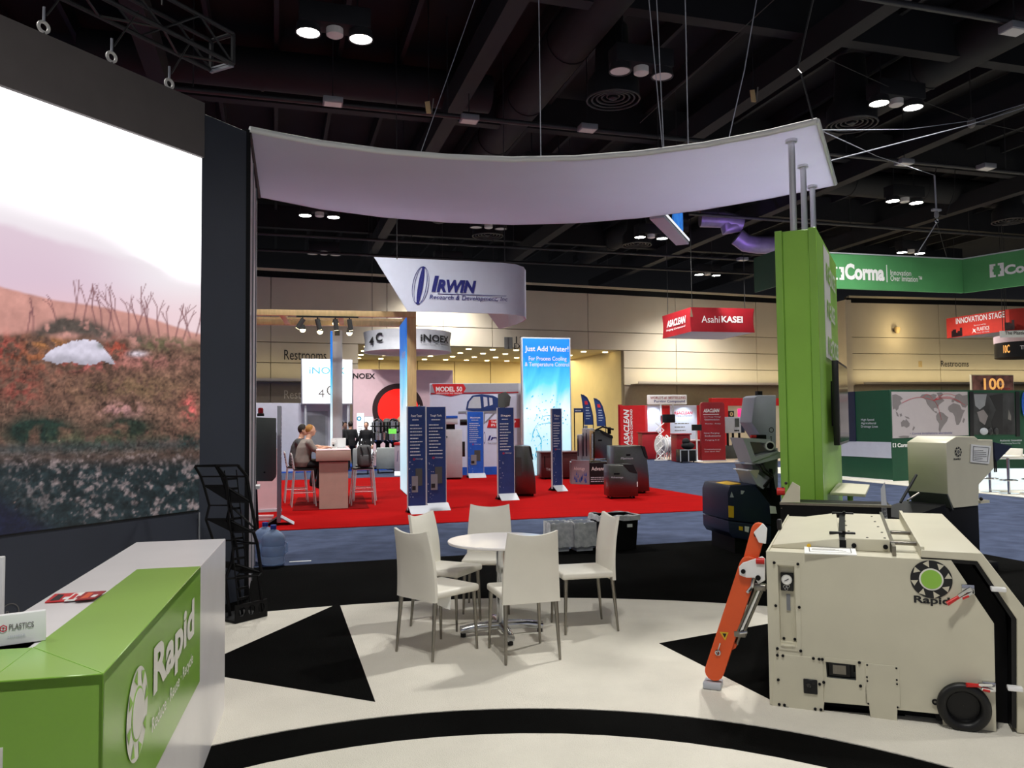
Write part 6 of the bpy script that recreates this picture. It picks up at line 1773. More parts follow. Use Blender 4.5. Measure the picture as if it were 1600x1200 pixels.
MB().hexa([(L * 0.55, -0.02, H * 0.9), (L, -0.02, H * 0.74), (L, 0.5, H * 0.74), (L * 0.55, 0.5, H * 0.9), (L * 0.4, -0.02, H * 1.06), (L * 0.98, -0.02, H * 0.84), (L * 0.98, 0.5, H * 0.84), (L * 0.4, 0.5, H * 1.06)]).build('control_panel', m_blackp, t)
MB().tube([(0.1, -0.03, H * 1.04), (L * 0.5, -0.03, H * 1.16), (L * 1.02, -0.03, H * 1.06)], 0.025, 8).build('hose', m_black, t, smooth=True)
MB().cyl((L * 0.9, 0.1, H * 0.9), (L * 0.9, 0.1, H * 1.14), 0.05, n=12).build('motor', m_black, t, smooth=True)
for k in (0.15, 0.88):
    MB().cyl((L * k, 0.02, 0.0), (L * k, 0.02, 0.05), 0.03, n=10).build('foot', m_chrome, t, smooth=True)
MB().box(L * 0.3, L * 0.48, -0.006, 0, H * 0.66, H * 0.71).build('handle', m_black, t)
MB().cyl((0.0, 0.0, 0.04), (0.02, 0.0, H * 0.92), 0.03, n=12).build('side_pipe', m_chrome, t, smooth=True); MB().box(-0.02, 0.06, 0.05, 0.4, 0.0, H * 1.03).build('side_panel', m_tan, t, 0.004)
t, pl, L, zt = cabinet(960, 1013, 773, 697, [(0, 0), (1, 0), (0.985, 0.35), (0.93, 0.78), (0.82, 1.0), (0, 1.0)], 0.7, m_stainless, 'large dark stainless cabinet at the right end of the red carpet')
MB().hexa([(0.88 * L, -0.02, zt * 0.77), (0.97 * L, -0.02, zt * 0.72), (0.97 * L, 0.6, zt * 0.72), (0.88 * L, 0.6, zt * 0.77), (0.78 * L, -0.02, zt * 1.0), (0.88 * L, -0.02, zt * 0.98), (0.88 * L, 0.6, zt * 0.98), (0.78 * L, 0.6, zt * 1.0)]).build('control_panel', m_blackp, t)
MB().box(0.35 * L, 0.47 * L, -0.006, 0, zt * 0.79, zt * 0.83).build('handle', m_black, t); text('Maximum', m_paleink, t, (0.2 * L, -0.006, zt * 0.72), 0.34 * L, 0.05, shear=0.2)
t, pl, L, zt = cabinet(952, 995, 781, 727, [(0, 0), (1, 0), (1, 0.75), (0.85, 1.0), (0, 1.0)], 0.5, m_stainless, 'small stainless cabinet in front of the large one')
MB().hexa([(0.72 * L, -0.02, zt * 0.8), (0.98 * L, -0.02, zt * 0.74), (0.98 * L, 0.45, zt * 0.74), (0.72 * L, 0.45, zt * 0.8), (0.5 * L, -0.02, zt * 1.02), (0.84 * L, -0.02, zt * 1.01), (0.84 * L, 0.45, zt * 1.01), (0.5 * L, 0.45, zt * 1.02)]).build('control_panel', m_blackp, t)
MB().box(0.17 * L, 0.37 * L, -0.006, 0, zt * 0.72, zt * 0.77).build('handle', m_black, t); text('Advantage', m_paleink, t, (0.07 * L, -0.006, zt * 0.6), 0.42 * L, 0.05)
MB().box(0.96 * L, 0.99 * L, -0.006, 0, zt * 0.35, zt * 0.5).build('sticker', m_white, t)
# white forming machine by the printed wall
t, pl, L, zt = cabinet(695, 722, 750, 671, [(0, 0), (1, 0), (1, 1), (0, 1)], 0.8, m_lgrey, 'white trim press cabinet with blue top behind the navy totem pair')
MB().hexa([(-0.1, 0, zt + 0.15), (L * 0.75, 0, zt + 0.15), (L * 0.75, 0.8, zt + 0.15), (-0.1, 0.8, zt + 0.15), (-0.1, 0, zt + 0.32), (L * 0.75, 0, zt + 0.3), (L * 0.75, 0.8, zt + 0.3), (-0.1, 0.8, zt + 0.32)]).build('upper_housing', m_lgrey, t, 0.01)
MB().box(-0.1, L * 0.75, -0.01, 0.8, zt + 0.32, zt + 0.4).build('blue_cover', m_bluesign, t, 0.01); MB().box(0.0, L * 0.6, 0.1, 0.7, zt, zt + 0.15).build('tool_gap', m_black, t)
MB().box(L, L + 0.08, 0.0, 0.1, zt * 0.45, zt * 0.75).build('operator_panel', m_blackp, t, 0.006); MB().cyl((L * 0.12, -0.01, zt * 0.85), (L * 0.12, 0.0, zt * 0.85), 0.025, n=12).build('port', m_black, t)
MB().cyl((L * 0.9, 0.2, zt + 0.2), (L * 1.3, 0.2, zt + 0.2), 0.09, n=14).build('roller', m_black, t, smooth=True)
# grey control cabinet with red beacon
A = at(400, 650, 12.6); B = at(432, 650, 12.9)
pg2 = Pl(A, B)
t = thing('control_cabinet', 'dark grey control cabinet with a red beacon on a black draped stand', 'cabinet', (A.x, A.y, 0.0135), pg2.rot)
def gz(px, py): 
    x, z = pg2.xz(px, py); return (x, z - 0.0135)
L = pg2.len
MB().xz([gz(399, 652), gz(432, 653), gz(432, 745), gz(426, 752), gz(399, 752)], 0, 0.3).build('housing', m_darkgrey, t, 0.01)
x, z = gz(432, 700); MB().box(x, x + 0.025, 0.03, 0.27, gz(432, 742)[1], gz(432, 675)[1]).build('door', m_grey, t, 0.004)
x, z = gz(416, 652); MB().lathe([(0.055, 0.02), (0.055, 0.06), (0.03, 0.07)], 18, (x, 0.15, z)).build('beacon_base', m_blackp, t, smooth=True); MB().lathe([(0.042, 0.06), (0.042, 0.13), (0.035, 0.15), (0.0, 0.155)], 18, (x, 0.15, z)).build('beacon', m_beacon, t, smooth=True)
x, z = gz(413, 738); MB().cyl((x, -0.01, z), (x, 0.0, z), 0.014, n=10).build('lock', m_black, t)
x1_, z1_ = gz(399, 752)
MB().xz([gz(393, 735), (x1_ + 0.1, gz(400, 745)[1]), (gz(411, 815)[0], 0.02), (gz(394, 820)[0], 0.0)], 0.1, 0.5).build('draped_stand', m_blackcloth, t, 0.01)
for px in (434.5,):
    for py in (690, 700): x, z = gz(px, py); MB().cyl((x, 0.1, z), (x + 0.03, 0.1, z), 0.014, n=10).build('switch', m_black, t)
# blush wall panel behind it
A = at(396, 650, 15.3); B = at(440, 650, 15.5)
pq = Pl(A, B)
t = thing('blush_panel', 'low blush pink panel behind the grey control cabinet', 'panel', (A.x, A.y, RZ), pq.rot)
z = pq.xz(430, 702)[1]
MB().box(-0.4, pq.len, 0, 0.05, 0.03, z).build('board', m_blush, t, 0.004, seg=1); MB().box(-0.4, pq.len + 0.01, -0.02, 0.07, 0, 0.05).build('base_rail', m_lgrey, t)
for dx, dz, lab in ((0, 0.0, 'pale wooden batten lying lowest at the cabinet stand'), (0.02, 0.05, 'pale wooden batten lying on another at the cabinet stand')):
    p = gr(414, 815)
    t = thing('batten', lab, 'batten', (p.x + dx, p.y, RZ + dz), 0.2)
    MB().box(-0.15, 0.12, 0, 0.08, 0, 0.045).build('timber', m_blush, t, 0.004)

# hanging banner with the oval emblem: flat front that curls round at its right end
Dn = 17.6
fr_px = [585, 640, 700, 760, 795]
fpts = []
A = at(585, 650, 17.3); B = at(798, 650, 18.1)
pi_ = Pl(A, B)
L = pi_.len
zt = pi_.xz(640, 404)[1]; zb = pi_.xz(680, 487.5)[1]
t = thing('hanging_banner', 'pale blue fabric banner with navy oval emblem curling at its right end', 'banner', (A.x, A.y, 0), pi_.rot)
plan = [(0, 0), (L * 0.25, 0), (L * 0.5, 0), (L * 0.75, 0.0), (L * 0.94, 0.02), (L * 1.06, 0.12), (L * 1.15, 0.4), (L * 1.205, 0.8), (L * 1.226, 1.3), (L * 1.22, 1.8), (L * 1.2, 2.3), (L * 1.167, 2.87)]
s_ = [0]
for i in range(1, len(plan)): s_.append(s_[-1] + math.hypot(plan[i][0] - plan[i - 1][0], plan[i][1] - plan[i - 1][1]))
xb0 = pi_.xz(637, 486)[0]
def zlow(i): return zb if plan[i][0] >= xb0 or i > 5 else zt + (zb - zt) * plan[i][0] / xb0
# front face is a quad strip with slanted left edge
pl_front = [(xb0 * 0.0, 0)]
v = []; f = []
NPL = len(plan)
for off in (0.0, 0.03):
    for i, (x, y) in enumerate(plan):
        nxt = plan[min(i + 1, NPL - 1)]; prv = plan[max(i - 1, 0)]
        dx, dy = nxt[0] - prv[0], nxt[1] - prv[1]; q = math.hypot(dx, dy)
        ox, oy = -dy / q * off, dx / q * off
        xt = x; xb = x if i else xb0
        if i == 1: xb = max(x, xb0 + 0.02)
        if i == NPL - 1: xt = x - 0.9
        zb_i = zb
        v += [(xb + ox, y + oy, zb_i), (xt + ox, y + oy, zt)]
for k in range(2):
    o_ = k * 2 * NPL
    for i in range(NPL - 1): f.append((o_ + 2 * i, o_ + 2 * i + 2, o_ + 2 * i + 3, o_ + 2 * i + 1))
n2_ = 2 * NPL
for i in range(NPL - 1):
    f.append((2 * i, n2_ + 2 * i, n2_ + 2 * i + 2, 2 * i + 2)); f.append((2 * i + 1, 2 * i + 3, n2_ + 2 * i + 3, n2_ + 2 * i + 1))
MB().add(v, f).build('fabric', m_signwhite, t, smooth=True)
def bn(px, py): return pi_.xz(px, py)
x0, z0 = bn(674, 456); x1, z1 = bn(681.5, 431)
text('I', m_irwin, t, (x0, -0.012, z0), x1 - x0 + 0.06, z1 - z0, bold=0.06, shear=0.25)
x0, z0 = bn(682, 456.5); x1 = bn(744, 440)[0]; z1 = bn(682, 436.5)[1]
text('RWIN', m_irwin, t, (x0, -0.012, z0), x1 - x0, z1 - z0, bold=0.05, shear=0.25)
x0, z0 = bn(671, 469.5); x1 = bn(793, 461)[0]; z1 = bn(671, 460.5)[1]
text('Research & Development, Inc', m_irwin, t, (x0, -0.012, z0), x1 - x0, z1 - z0, shear=0.2, bold=0.006)
x0, z0 = bn(684, 459.5); x1, z1 = bn(791, 462.5); MB().xz([(x0, z0), (x1, z0), (x1, z0 + 0.012), (x0, z0 + 0.012)], -0.012, -0.008).build('rule', m_irwin, t)
# oval emblem: leaf and three outlines, tilted
cx, cz = bn(657, 446)
def oval(a, b_, tilt, n=36):
    out = []
    for i in range(n):
        q = 2 * math.pi * i / n; x = a * math.cos(q); z = b_ * math.sin(q)
        out.append((cx + x * math.cos(tilt) + z * math.sin(tilt), cz - x * math.sin(tilt) + z * math.cos(tilt)))
    return out
for a_ in (0.055, 0.135, 0.18):
    o1 = oval(a_, 0.43, 0.17); o2 = oval(a_ - 0.012 if a_ > 0.06 else 0.0005, 0.42, 0.17)
    b = MB(); n_ = len(o1)
    b.add([(x, -0.012, z) for x, z in o1] + [(x, -0.012, z) for x, z in o2], [(i, (i + 1) % n_, n_ + (i + 1) % n_, n_ + i) for i in range(n_)])
    b.build('emblem', m_irwin, t)
for k in (-1, 1):
    q = Vector((cx + 0.17 * k * 0.39, -0.012, cz + k * 0.39)); b = MB(); b.xz([(q.x - 0.04, q.z), (q.x, q.z - 0.04), (q.x + 0.04, q.z), (q.x, q.z + 0.04)], -0.014, -0.011); b.build('emblem_tip', m_irwin, t)

# ------------------------------------------------------------------ pipe booth far left
def cylsign(name, label, cat, px0, px1, pyt, pyb, D, m, mu, hour=0.03):
    A = at(px0, 650, D); B = at(px1, 650, D); c = (A + B) / 2
    R = (B - A).length / 2
    zt = at((px0 + px1) / 2, pyt, D - R).z; zb = at((px0 + px1) / 2, pyb, D - R).z
    t = thing(name, label, cat, (c.x, c.y, 0), 0)
    n = 48; prof = [(R, zb), (R * (1 - hour), zb + (zt - zb) * 0.35), (R * (1 - hour * 1.1), (zt + zb) / 2), (R * (1 - hour), zb + (zt - zb) * 0.65), (R, zt)]
    MB().lathe(prof, n, cap=False).build('fabric', m, t, smooth=True)
    MB().lathe([(0.01, zb + 0.01), (R * 0.99, zb + 0.01)], n, cap=False).build('underside', mu, t)
    def fn(px, w_, z0, h_):
        a0 = math.asin(max(-1, min(1, (at(px, 650, D).x - c.x) / R)))
        return a0
    return t, c, R, zt, zb
t, c, R, zt, zb = cylsign('ring_sign', 'large round white hanging ring sign behind the timber header', 'hanging sign', 569, 706, 513, 545, 31.5, m_lgrey, m_blush)
def ring_text(txt, px0, px1, z0, h, m, **k):
    def ang(px): 
        d = ray(px, 540); d = Vector((d.x, d.y, 0)); u = d.normalized()
        oc = Vector((-c.x, -c.y, 0)); bq = u.dot(-oc); disc = bq * bq - oc.length_squared + R * R
        p_ = u * (bq - math.sqrt(max(disc, 0))) 
        return math.atan2(p_.x - c.x, -(p_.y - c.y))
    a0, a1 = ang(px0), ang(px1)
    W = (a1 - a0) * R
    def fn(x, z): 
        a = a0 + x / R; r_ = R + 0.015
        return (r_ * math.sin(a), -r_ * math.cos(a), z0 + z)
    text(txt, m, t, (0, 0, 0), W, h, fn=fn, **k)
hh = zt - zb
ring_text('4', 577.5, 584.5, zb + hh * 0.25, hh * 0.42, m_ink, bold=0.02); ring_text('C', 587.5, 598, zb + hh * 0.38, hh * 0.46, m_ink, bold=0.03)
ring_text('iNOEX', 657, 700, zb + hh * 0.38, hh * 0.36, m_ink, bold=0.03)
ring_text('smart extrusion solutions', 658, 699, zb + hh * 0.24, hh * 0.07, m_greyink)
# bright white screen sign
A = at(471, 650, 28.2); B = at(551, 650, 28.9); pl = Pl(A, B)
t = thing('white_lightbox', 'bright white lightbox panel with pale blue heading behind the bar', 'lightbox', (A.x, A.y, 0), pl.rot)
z0 = pl.xz(510, 632)[1]; z1 = pl.xz(510, 561)[1]
MB().box(0, pl.len, 0, 0.15, z0, z1).build('frame', m_lgrey, t, 0.01); MB().box(0.04, pl.len - 0.04, -0.012, 0, z0 + 0.04, z1 - 0.04).build('lit_face', m_screenwhite, t)
for x in (0.15, pl.len - 0.15): MB().cyl((x, 0.08, 0.0135), (x, 0.08, z0 + 0.1), 0.04, n=10).build('post', m_lgrey, t)
def ptext(pl, t, txt, px0, py1, px1, py0, m, y=-0.018, zoff=0, **k):
    x0, z0 = pl.xz(px0, py1); x1, z1 = pl.xz(px1, py0); text(txt, m, t, (x0, y, z0 - zoff), x1 - x0, z1 - z0, **k)
m_sky = mat('sky_blue_ink', rgb(96, 190, 226), 0.5, var=0.02)
ptext(pl, t, 'iNOEX', 483, 584, 539, 574, m_sky, bold=0.01); ptext(pl, t, '4', 497, 621, 507, 608, m_greyink); ptext(pl, t, 'C', 510, 618, 524, 602, m_greyink)
# rose grey wall with red disc
A = at(552, 650, 31.0); B = at(708, 650, 32.3); pl = Pl(A, B)
t = thing('rose_wall', 'rose grey display wall with a big red glowing disc ringed in maroon', 'display', (A.x, A.y, 0.0135), pl.rot)
zt = pl.xz(620, 578)[1]
MB().box(0, pl.len, 0, 0.2, 0, zt).build('panel', m_pinkwall, t, 0.006, seg=1)
ptext(pl, t, 'iNOEX', 548.5, 592, 586, 584, m_ink, bold=0.02)
cx, cz = pl.xz(622, 640); r1 = (pl.xz(661, 640)[0] - pl.xz(581, 640)[0]) / 2
MB().ann_xz(cx, -0.012, cz, r1 * 0.78, r1 * 1.0, 56).build('maroon_ring', m_maroon, t); MB().disc_xz(cx, -0.01, cz, r1 * 0.79, 56, 0.012).build('red_disc', m_redglow, t)
MB().disc_xz(cx + r1 * 0.28, -0.026, cz - r1 * 0.55, r1 * 0.36, 32, 0.004).build('pale_disc', m_tan, t)
ptext(pl, t, '40 years', 653, 640, 663, 633, m_white, y=-0.03)
# lilac wall on the far left
A = at(380, 650, 27.0); B = at(552, 650, 29.2); pl = Pl(A, B)
t = thing('lilac_wall', 'lilac grey partition wall with a door left of the white lightbox', 'partition', (A.x, A.y, 0.0135), pl.rot)
zt = pl.xz(450, 630)[1]
MB().box(0, pl.len, 0.3, 0.45, 0, zt).build('panel', m_lilac, t, 0.006, seg=1)
x0 = pl.xz(476, 650, 0.3)[0]; x1 = pl.xz(512, 650, 0.3)[0]; zd = pl.xz(490, 643)[1]
d = MB().box(x0, x1, 0.27, 0.3, 0, zd).build('door', m_midgrey, t, 0.01)
MB().box(x0 + 0.1, x1 - 0.1, 0.262, 0.272, 0.9, zd - 0.15).build('door_glass', m_grey, d)
# tall white standing banner and light wall
A = at(558, 650, 29.4); B = at(568.5, 650, 29.5); pl = Pl(A, B)
t = thing('roll_up_banner', 'narrow glowing white roll-up banner left of the red disc', 'banner', (A.x, A.y, 0.0135), pl.rot)
z1 = pl.xz(563, 646)[1]; MB().box(0, pl.len, 0, 0.04, 0.05, z1).build('sheet', m_screenwhite, t); MB().box(-0.05, pl.len + 0.05, -0.08, 0.12, 0, 0.06).build('base', m_lgrey, t, 0.01)
x, z = pl.xz(561, 652); MB().ann_xz(x, -0.004, z - 0.06, 0.04, 0.09, 20).build('emblem', m_sky, t); lines(t, m_greyink, 0.03, pl.len - 0.02, [z1 - 0.5 - 0.09 * k for k in range(8)], -0.003, 0.025, seed=6)
A = at(569, 650, 30.2); B = at(583, 650, 30.3); pl = Pl(A, B)
t = thing('backlit_wall', 'bright white panel behind the person in black at the pipe booth', 'lightbox', (A.x, A.y, 0.0135), pl.rot)
z1 = pl.xz(575, 651)[1]; MB().box(0, pl.len, 0, 0.1, 0.0, z1).build('frame', m_lgrey, t); MB().box(0.02, pl.len - 0.02, -0.01, 0, 0.5, z1 - 0.03).build('lit_face', m_screenwhite, t)
# unseen spots added overhead to brighten the pipe booth walls
for px, D, tx, tD, tz, pw_ in ((470, 24, 460, 28, 1.6, 420), (600, 26, 600, 31, 2.2, 520), (690, 27, 690, 32, 2.4, 420), (590, 24.5, 590, 29, 0.8, 350)):
    spot('added_booth_spot', at(px, 650, D).xy.to_3d() + Vector((0, 0, 7.2)), at(tx, 650, tD).xy.to_3d() + Vector((0, 0, tz)), pw_, (1.0, 0.95, 0.92), 62, 0.7, 0.15)
# people of the pipe booth
for i, (px, D, rot, lab, sh) in enumerate(((533, 28.3, 1.2, 'person in black at the left of the group behind the bar counter', m_blackcloth), (540, 29.2, -1.5, 'person in a dark grey jacket in the middle of the group behind the bar', m_bag), (548, 28.6, 2.2, 'person in black at the right of the group, next to the rose wall', m_blackcloth), (572.5, 28.9, -1.57, 'person in a long black coat before the bright white panel', m_blackcloth))):
    p = at(px, 650, D); standing(lab, (p.x, p.y, 0.0135), rot, sh, m_blackcloth, m_darkhair, None, 1.74 - 0.03 * (i % 2))
# extruder heads
for i, (px, D, lab) in enumerate(((591, 29.2, 'chrome extruder head nearest the person in the black coat'), (605, 29.8, 'dark extruder head in the middle before the red disc'), (615, 28.9, 'chrome extruder head with a green label before the red disc'))):
    p = at(px, 650, D)
    t = thing('extruder_head', lab, 'machine', (p.x, p.y, 0.0135), 0)
    zz = 1.0
    MB().lathe([(0.26, 0.0), (0.26, 0.06), (0.08, 0.1), (0.08, zz - 0.1), (0.2, zz)], 18).build('pedestal', m_black, t, smooth=True)
    MB().lathe([(0.2, zz), (0.26, zz + 0.05), (0.26, zz + 0.3), (0.2, zz + 0.36), (0.2, zz + 0.72), (0.13, zz + 0.8), (0.06, zz + 0.84)], 20).build('barrel', m_chrome if i != 1 else m_darkgrey, t, smooth=True)
    for k in range(6):
        a = k * math.pi / 3; MB().cyl((0.22 * math.cos(a), 0.22 * math.sin(a), zz), (0.22 * math.cos(a), 0.22 * math.sin(a), zz + 0.7), 0.02, n=6).build('tie_bolt', m_black, t)
    MB().ring((0, 0, zz + 0.55), 0.27, 0.03, 'z', 20, 6).build('clamp_ring', m_black, t, smooth=True)
    if i == 2:
        m_green = mat('green_label', rgb(120, 220, 90), 0.4, var=0.1, emit=0.4); MB().box(-0.14, 0.14, -0.3, -0.28, zz + 0.28, zz + 0.46).build('display', m_green, t)
# sofas and counter at the back
for i, (px0, px1, pyb, D, lab) in enumerate(((551, 577, 716, 26.3, 'pale grey armchair just right of the rucksack'), (588, 618, 714, 26.8, 'pale grey armchair left of the blue lightbox face'))):
    A = at(px0, 650, D); B = at(px1, 650, D + 0.1); pl = Pl(A, B); L = pl.len
    t = thing('armchair', lab, 'armchair', (A.x, A.y, 0.0005 if True else 0), pl.rot, 'pale grey armchairs of the pipe booth')
    MB().box(0, L, 0.05, 0.62, 0.14, 0.42).build('seat', m_sofa, t, 0.04); MB().box(0, L, -0.06, 0.12, 0.14, 0.86).build('backrest', m_sofa, t, 0.05)
    for x in (0, L - 0.1): MB().box(x, x + 0.1, 0.0, 0.6, 0.14, 0.6).build('armrest', m_sofa, t, 0.03)
    for x in (0.05, L - 0.05):
        for y in (0.0, 0.55): MB().cyl((x, y, 0), (x, y, 0.15), 0.02, n=8).build('leg', m_blackp, t)
A = at(616, 650, 25.6); B = at(627, 650, 25.6); pl = Pl(A, B)
t = thing('info_counter', 'small white and red counter half hidden by the blue lightbox', 'counter', (A.x, A.y, 0.0005), pl.rot)
MB().box(0, pl.len + 0.4, 0, 0.5, 0.14, 0.98).build('body', m_lilac, t, 0.01); MB().box(-0.02, pl.len + 0.42, -0.02, 0.52, 0.98, 1.05).build('countertop', m_crimson2, t, 0.006); MB().box(0, pl.len + 0.4, -0.002, 0.5, 0, 0.14).build('lit_base', m_screenwhite, t)
text('/', m_irwin, t, (0.08, -0.006, 0.45), 0.05, 0.35, bold=0.02)

# ------------------------------------------------------------------ crimson booth
CZ = 0.0135
# hanging cube
A = at(1083, 650, 30.0); B = at(1182.5, 650, 30.6); pl = Pl(A, B)
t = thing('hanging_cube_sign', 'crimson four-sided hanging fabric sign with white lettering', 'hanging sign', (A.x, A.y, 0), pl.rot)
zt = pl.xz(1083, 480)[1]; zb = pl.xz(1083, 518)[1]; L = pl.len
def hourside(x0, y0, x1, y1):
    b = MB(); n = 10; k = 6; v = []; f = []
    nx_, ny_ = -(y1 - y0), (x1 - x0); q = math.hypot(nx_, ny_)
    for j in range(k + 1):
        s_ = j / k; zz = zb + (zt - zb) * s_; ins = 0.05 * math.sin(math.pi * s_)
        for i in range(n + 1):
            u = i / n; uu = u + (0.5 - u) * 2 * ins * 0.6
            v.append((x0 + (x1 - x0) * uu, y0 + (y1 - y0) * uu, zz))
    for j in range(k):
        for i in range(n): a = j * (n + 1) + i; f.append((a, a + 1, a + n + 2, a + n + 1))
    return b.add(v, f)
for q in ((0, 0, L, 0), (L, 0, L, L), (L, L, 0, L), (0, L, 0, 0)): hourside(*q).build('fabric_side', m_crimson, t)
MB().box(0.02, L - 0.02, 0.02, L - 0.02, zb + 0.0, zb + 0.01).build('underside', m_lilac, t)
ptext(pl, t, 'Asahi', 1096, 504, 1124, 494, m_white, y=-0.02); ptext(pl, t, 'KASEI', 1127, 504, 1160, 494.5, m_white, y=-0.02, bold=0.03)
text('ASACLEAN', m_white, t, (-0.02, L * 0.82, zb + (zt - zb) * 0.42), L * 0.66, (zt - zb) * 0.3, ex=(0, -1, 0), bold=0.03, shear=0.25)
text('Purging Compound', m_white, t, (-0.02, L * 0.84, zb + (zt - zb) * 0.24), L * 0.66, (zt - zb) * 0.1, ex=(0, -1, 0), bold=0.015, shear=0.2)
# back wall of booth: red banner, blue-white panels, red column
A = at(968, 650, 36.2); B = at(1008, 650, 35.6); pl = Pl(A, B)
t = thing('red_display_wall', 'scarlet end wall with white lettering running upwards', 'display', (A.x, A.y, CZ), pl.rot)
zt = pl.xz(985, 634)[1]
MB().box(0, pl.len, 0, 0.3, 0, zt).build('panel', m_crimson2, t, 0.006, seg=1)
x0, z0 = pl.xz(982, 697); x1, z1 = pl.xz(982, 640)
text('ASACLEAN', m_white, t, (pl.xz(984, 690)[0], -0.015, z0), z1 - z0, pl.xz(984, 690)[0] - pl.xz(975, 690)[0], ex=(0, 0, 1), ez=(-1, 0, 0), bold=0.03, shear=0.2)
text('PURGING COMPOUND', m_white, t, (pl.xz(989, 690)[0], -0.015, z0), z1 - z0, pl.xz(989, 690)[0] - pl.xz(985.5, 690)[0], ex=(0, 0, 1), ez=(-1, 0, 0), bold=0.02)
MB().box(-0.05, 0.0, -0.05, 0.35, 0, zt + 0.05).build('corner_post', m_crimson, t)
A = at(1007, 650, 36.2); B = at(1092, 650, 37.0); pl = Pl(A, B)
t = thing('booth_back_wall', 'pale blue lit back wall with a scarlet column and printed panel', 'display', (A.x, A.y, CZ), pl.rot)
zt = pl.xz(1040, 634)[1]
x1 = pl.xz(1033, 650)[0]; x2 = pl.xz(1046, 650)[0]; x3 = pl.xz(1089, 650)[0]
MB().box(0, x1, 0, 0.2, 0, zt).build('left_panel', m_signwhite, t, 0.006, seg=1); MB().box(x1, x2, -0.06, 0.2, 0, zt).build('red_column', m_crimson2, t, 0.006, seg=1); MB().box(x2, x3, 0, 0.2, 0, zt).build('printed_panel', m_signwhite, t, 0.006, seg=1); MB().box(x3, x3 + 0.12, -0.05, 0.2, 0, zt).build('end_post', m_crimson2, t)
ptext(pl, t, 'ASACLEAN', 1052, 648, 1082, 643, m_redink, bold=0.02, shear=0.2); ptext(pl, t, 'Purging Compound', 1054, 651.5, 1081, 649, m_irwin, shear=0.2)
lines(t, m_greyink, x2 + 0.25, x3 - 0.3, [zt - 0.85 - 0.16 * k for k in range(6)], -0.004, 0.04, seed=5)
for x in (x1 * 0.5, (x2 + x3) / 2):
    p = pl.A + pl.e * x - pl.n * 0.7
    l = spot('panel_beam', (p.x, p.y, zt + 0.2), (p.x + pl.n.x * 0.7, p.y + pl.n.y * 0.7, zt * 0.6), 90, (0.85, 0.95, 1), 80, 0.6)
# television on the column
p = pl.A + pl.e * ((x1 + x2) / 2) - pl.n * 0.35
t = thing('television', 'black television hanging on the scarlet column', 'television', (p.x, p.y, 0), pl.rot)
zc = pl.xz(1040, 654)[1]; MB().box(-0.32, 0.32, 0.0, 0.06, zc - 0.19, zc + 0.19).build('bezel', m_blackp, t, 0.01); MB().box(-0.3, 0.3, -0.005, 0.0, zc - 0.17, zc + 0.17).build('screen', m_screenoff, t); MB().box(-0.08, 0.08, 0.06, 0.29, zc - 0.08, zc + 0.08).build('wall_arm', m_black, t)
# bestselling sign on top
A = at(1012, 650, 36.0); B = at(1074, 650, 36.5); pl = Pl(A, B)
t = thing('header_sign', 'rounded white header sign with crimson and navy lettering', 'sign', (A.x, A.y, 0), pl.rot)
z0 = pl.xz(1040, 632)[1]; z1 = pl.xz(1040, 617)[1]
MB().box(0, pl.len, 0, 0.08, z0, z1).build('board', m_white, t, 0.03)
ptext(pl, t, "WORLD'S #1 BESTSELLING", 1016, 624, 1071, 619.5, m_crimson, y=-0.006, bold=0.02); ptext(pl, t, 'Purging Compound', 1022, 630, 1070, 625, m_irwin, y=-0.006, bold=0.02)
for k in (0.35, 0.65): MB().cyl((pl.len * k, 0.06, z0 - 0.5), (pl.len * k, 0.06, z0 + 0.02), 0.04, n=10).build('post', m_lgrey, t)
# counters
for px0, px1, D, pyt, lab in ((1003, 1030, 34.3, 675.5, 'crimson counter left of the stack of white spools'), (1057, 1078, 32.0, 678, 'crimson counter behind the black road case'), (1073, 1097, 33.0, 688, 'low crimson cabinet behind the tall crimson panel')):
    A = at(px0, 650, D); B = at(px1, 650, D + 0.15); pl = Pl(A, B); zt = pl.xz(px0, pyt)[1]
    t = thing('reception_desk', lab, 'counter', (A.x, A.y, CZ), pl.rot, 'counters of the crimson booth')
    MB().box(0, pl.len, 0, 0.55, 0, zt - 0.05).build('body', m_crimson, t, 0.02); MB().box(-0.04, pl.len + 0.04, -0.04, 0.6, zt - 0.05, zt).build('countertop', m_crimson if pyt < 680 else m_blush, t, 0.006)
# spools
for i, (px, lab) in enumerate(((1031, 'white spool of tubing at the left of the row'), (1041, 'white spool of tubing in the middle of the row'), (1051, 'white spool of tubing at the right of the row'))):
    p = at(px, 650, 33.4)
    t = thing('tubing_spool', lab, 'spool', (p.x, p.y, CZ), 0.3, 'white spools before the crimson booth')
    for zz in (0.16, 0.78): MB().ring((0, 0, zz + 0.12), 0.12, 0.03, 'x', 18, 6).build('flange', m_white, t, smooth=True)
    MB().cyl((-0.1, 0, 0.62), (0.1, 0, 0.62), 0.26, n=20).build('coil', m_lgrey, t, smooth=True)
    for sx in (-0.1, 0.1):
        MB().cyl((sx - 0.012, 0, 0.62), (sx + 0.012, 0, 0.62), 0.34, n=22).build('flange', m_white, t, smooth=True)
        MB().bar((sx, -0.2, 0.0), (sx, 0.0, 0.62), 0.03, 0.03).build('stand_leg', m_white, t); MB().bar((sx, 0.2, 0.0), (sx, 0.0, 0.62), 0.03, 0.03).build('stand_leg', m_white, t)
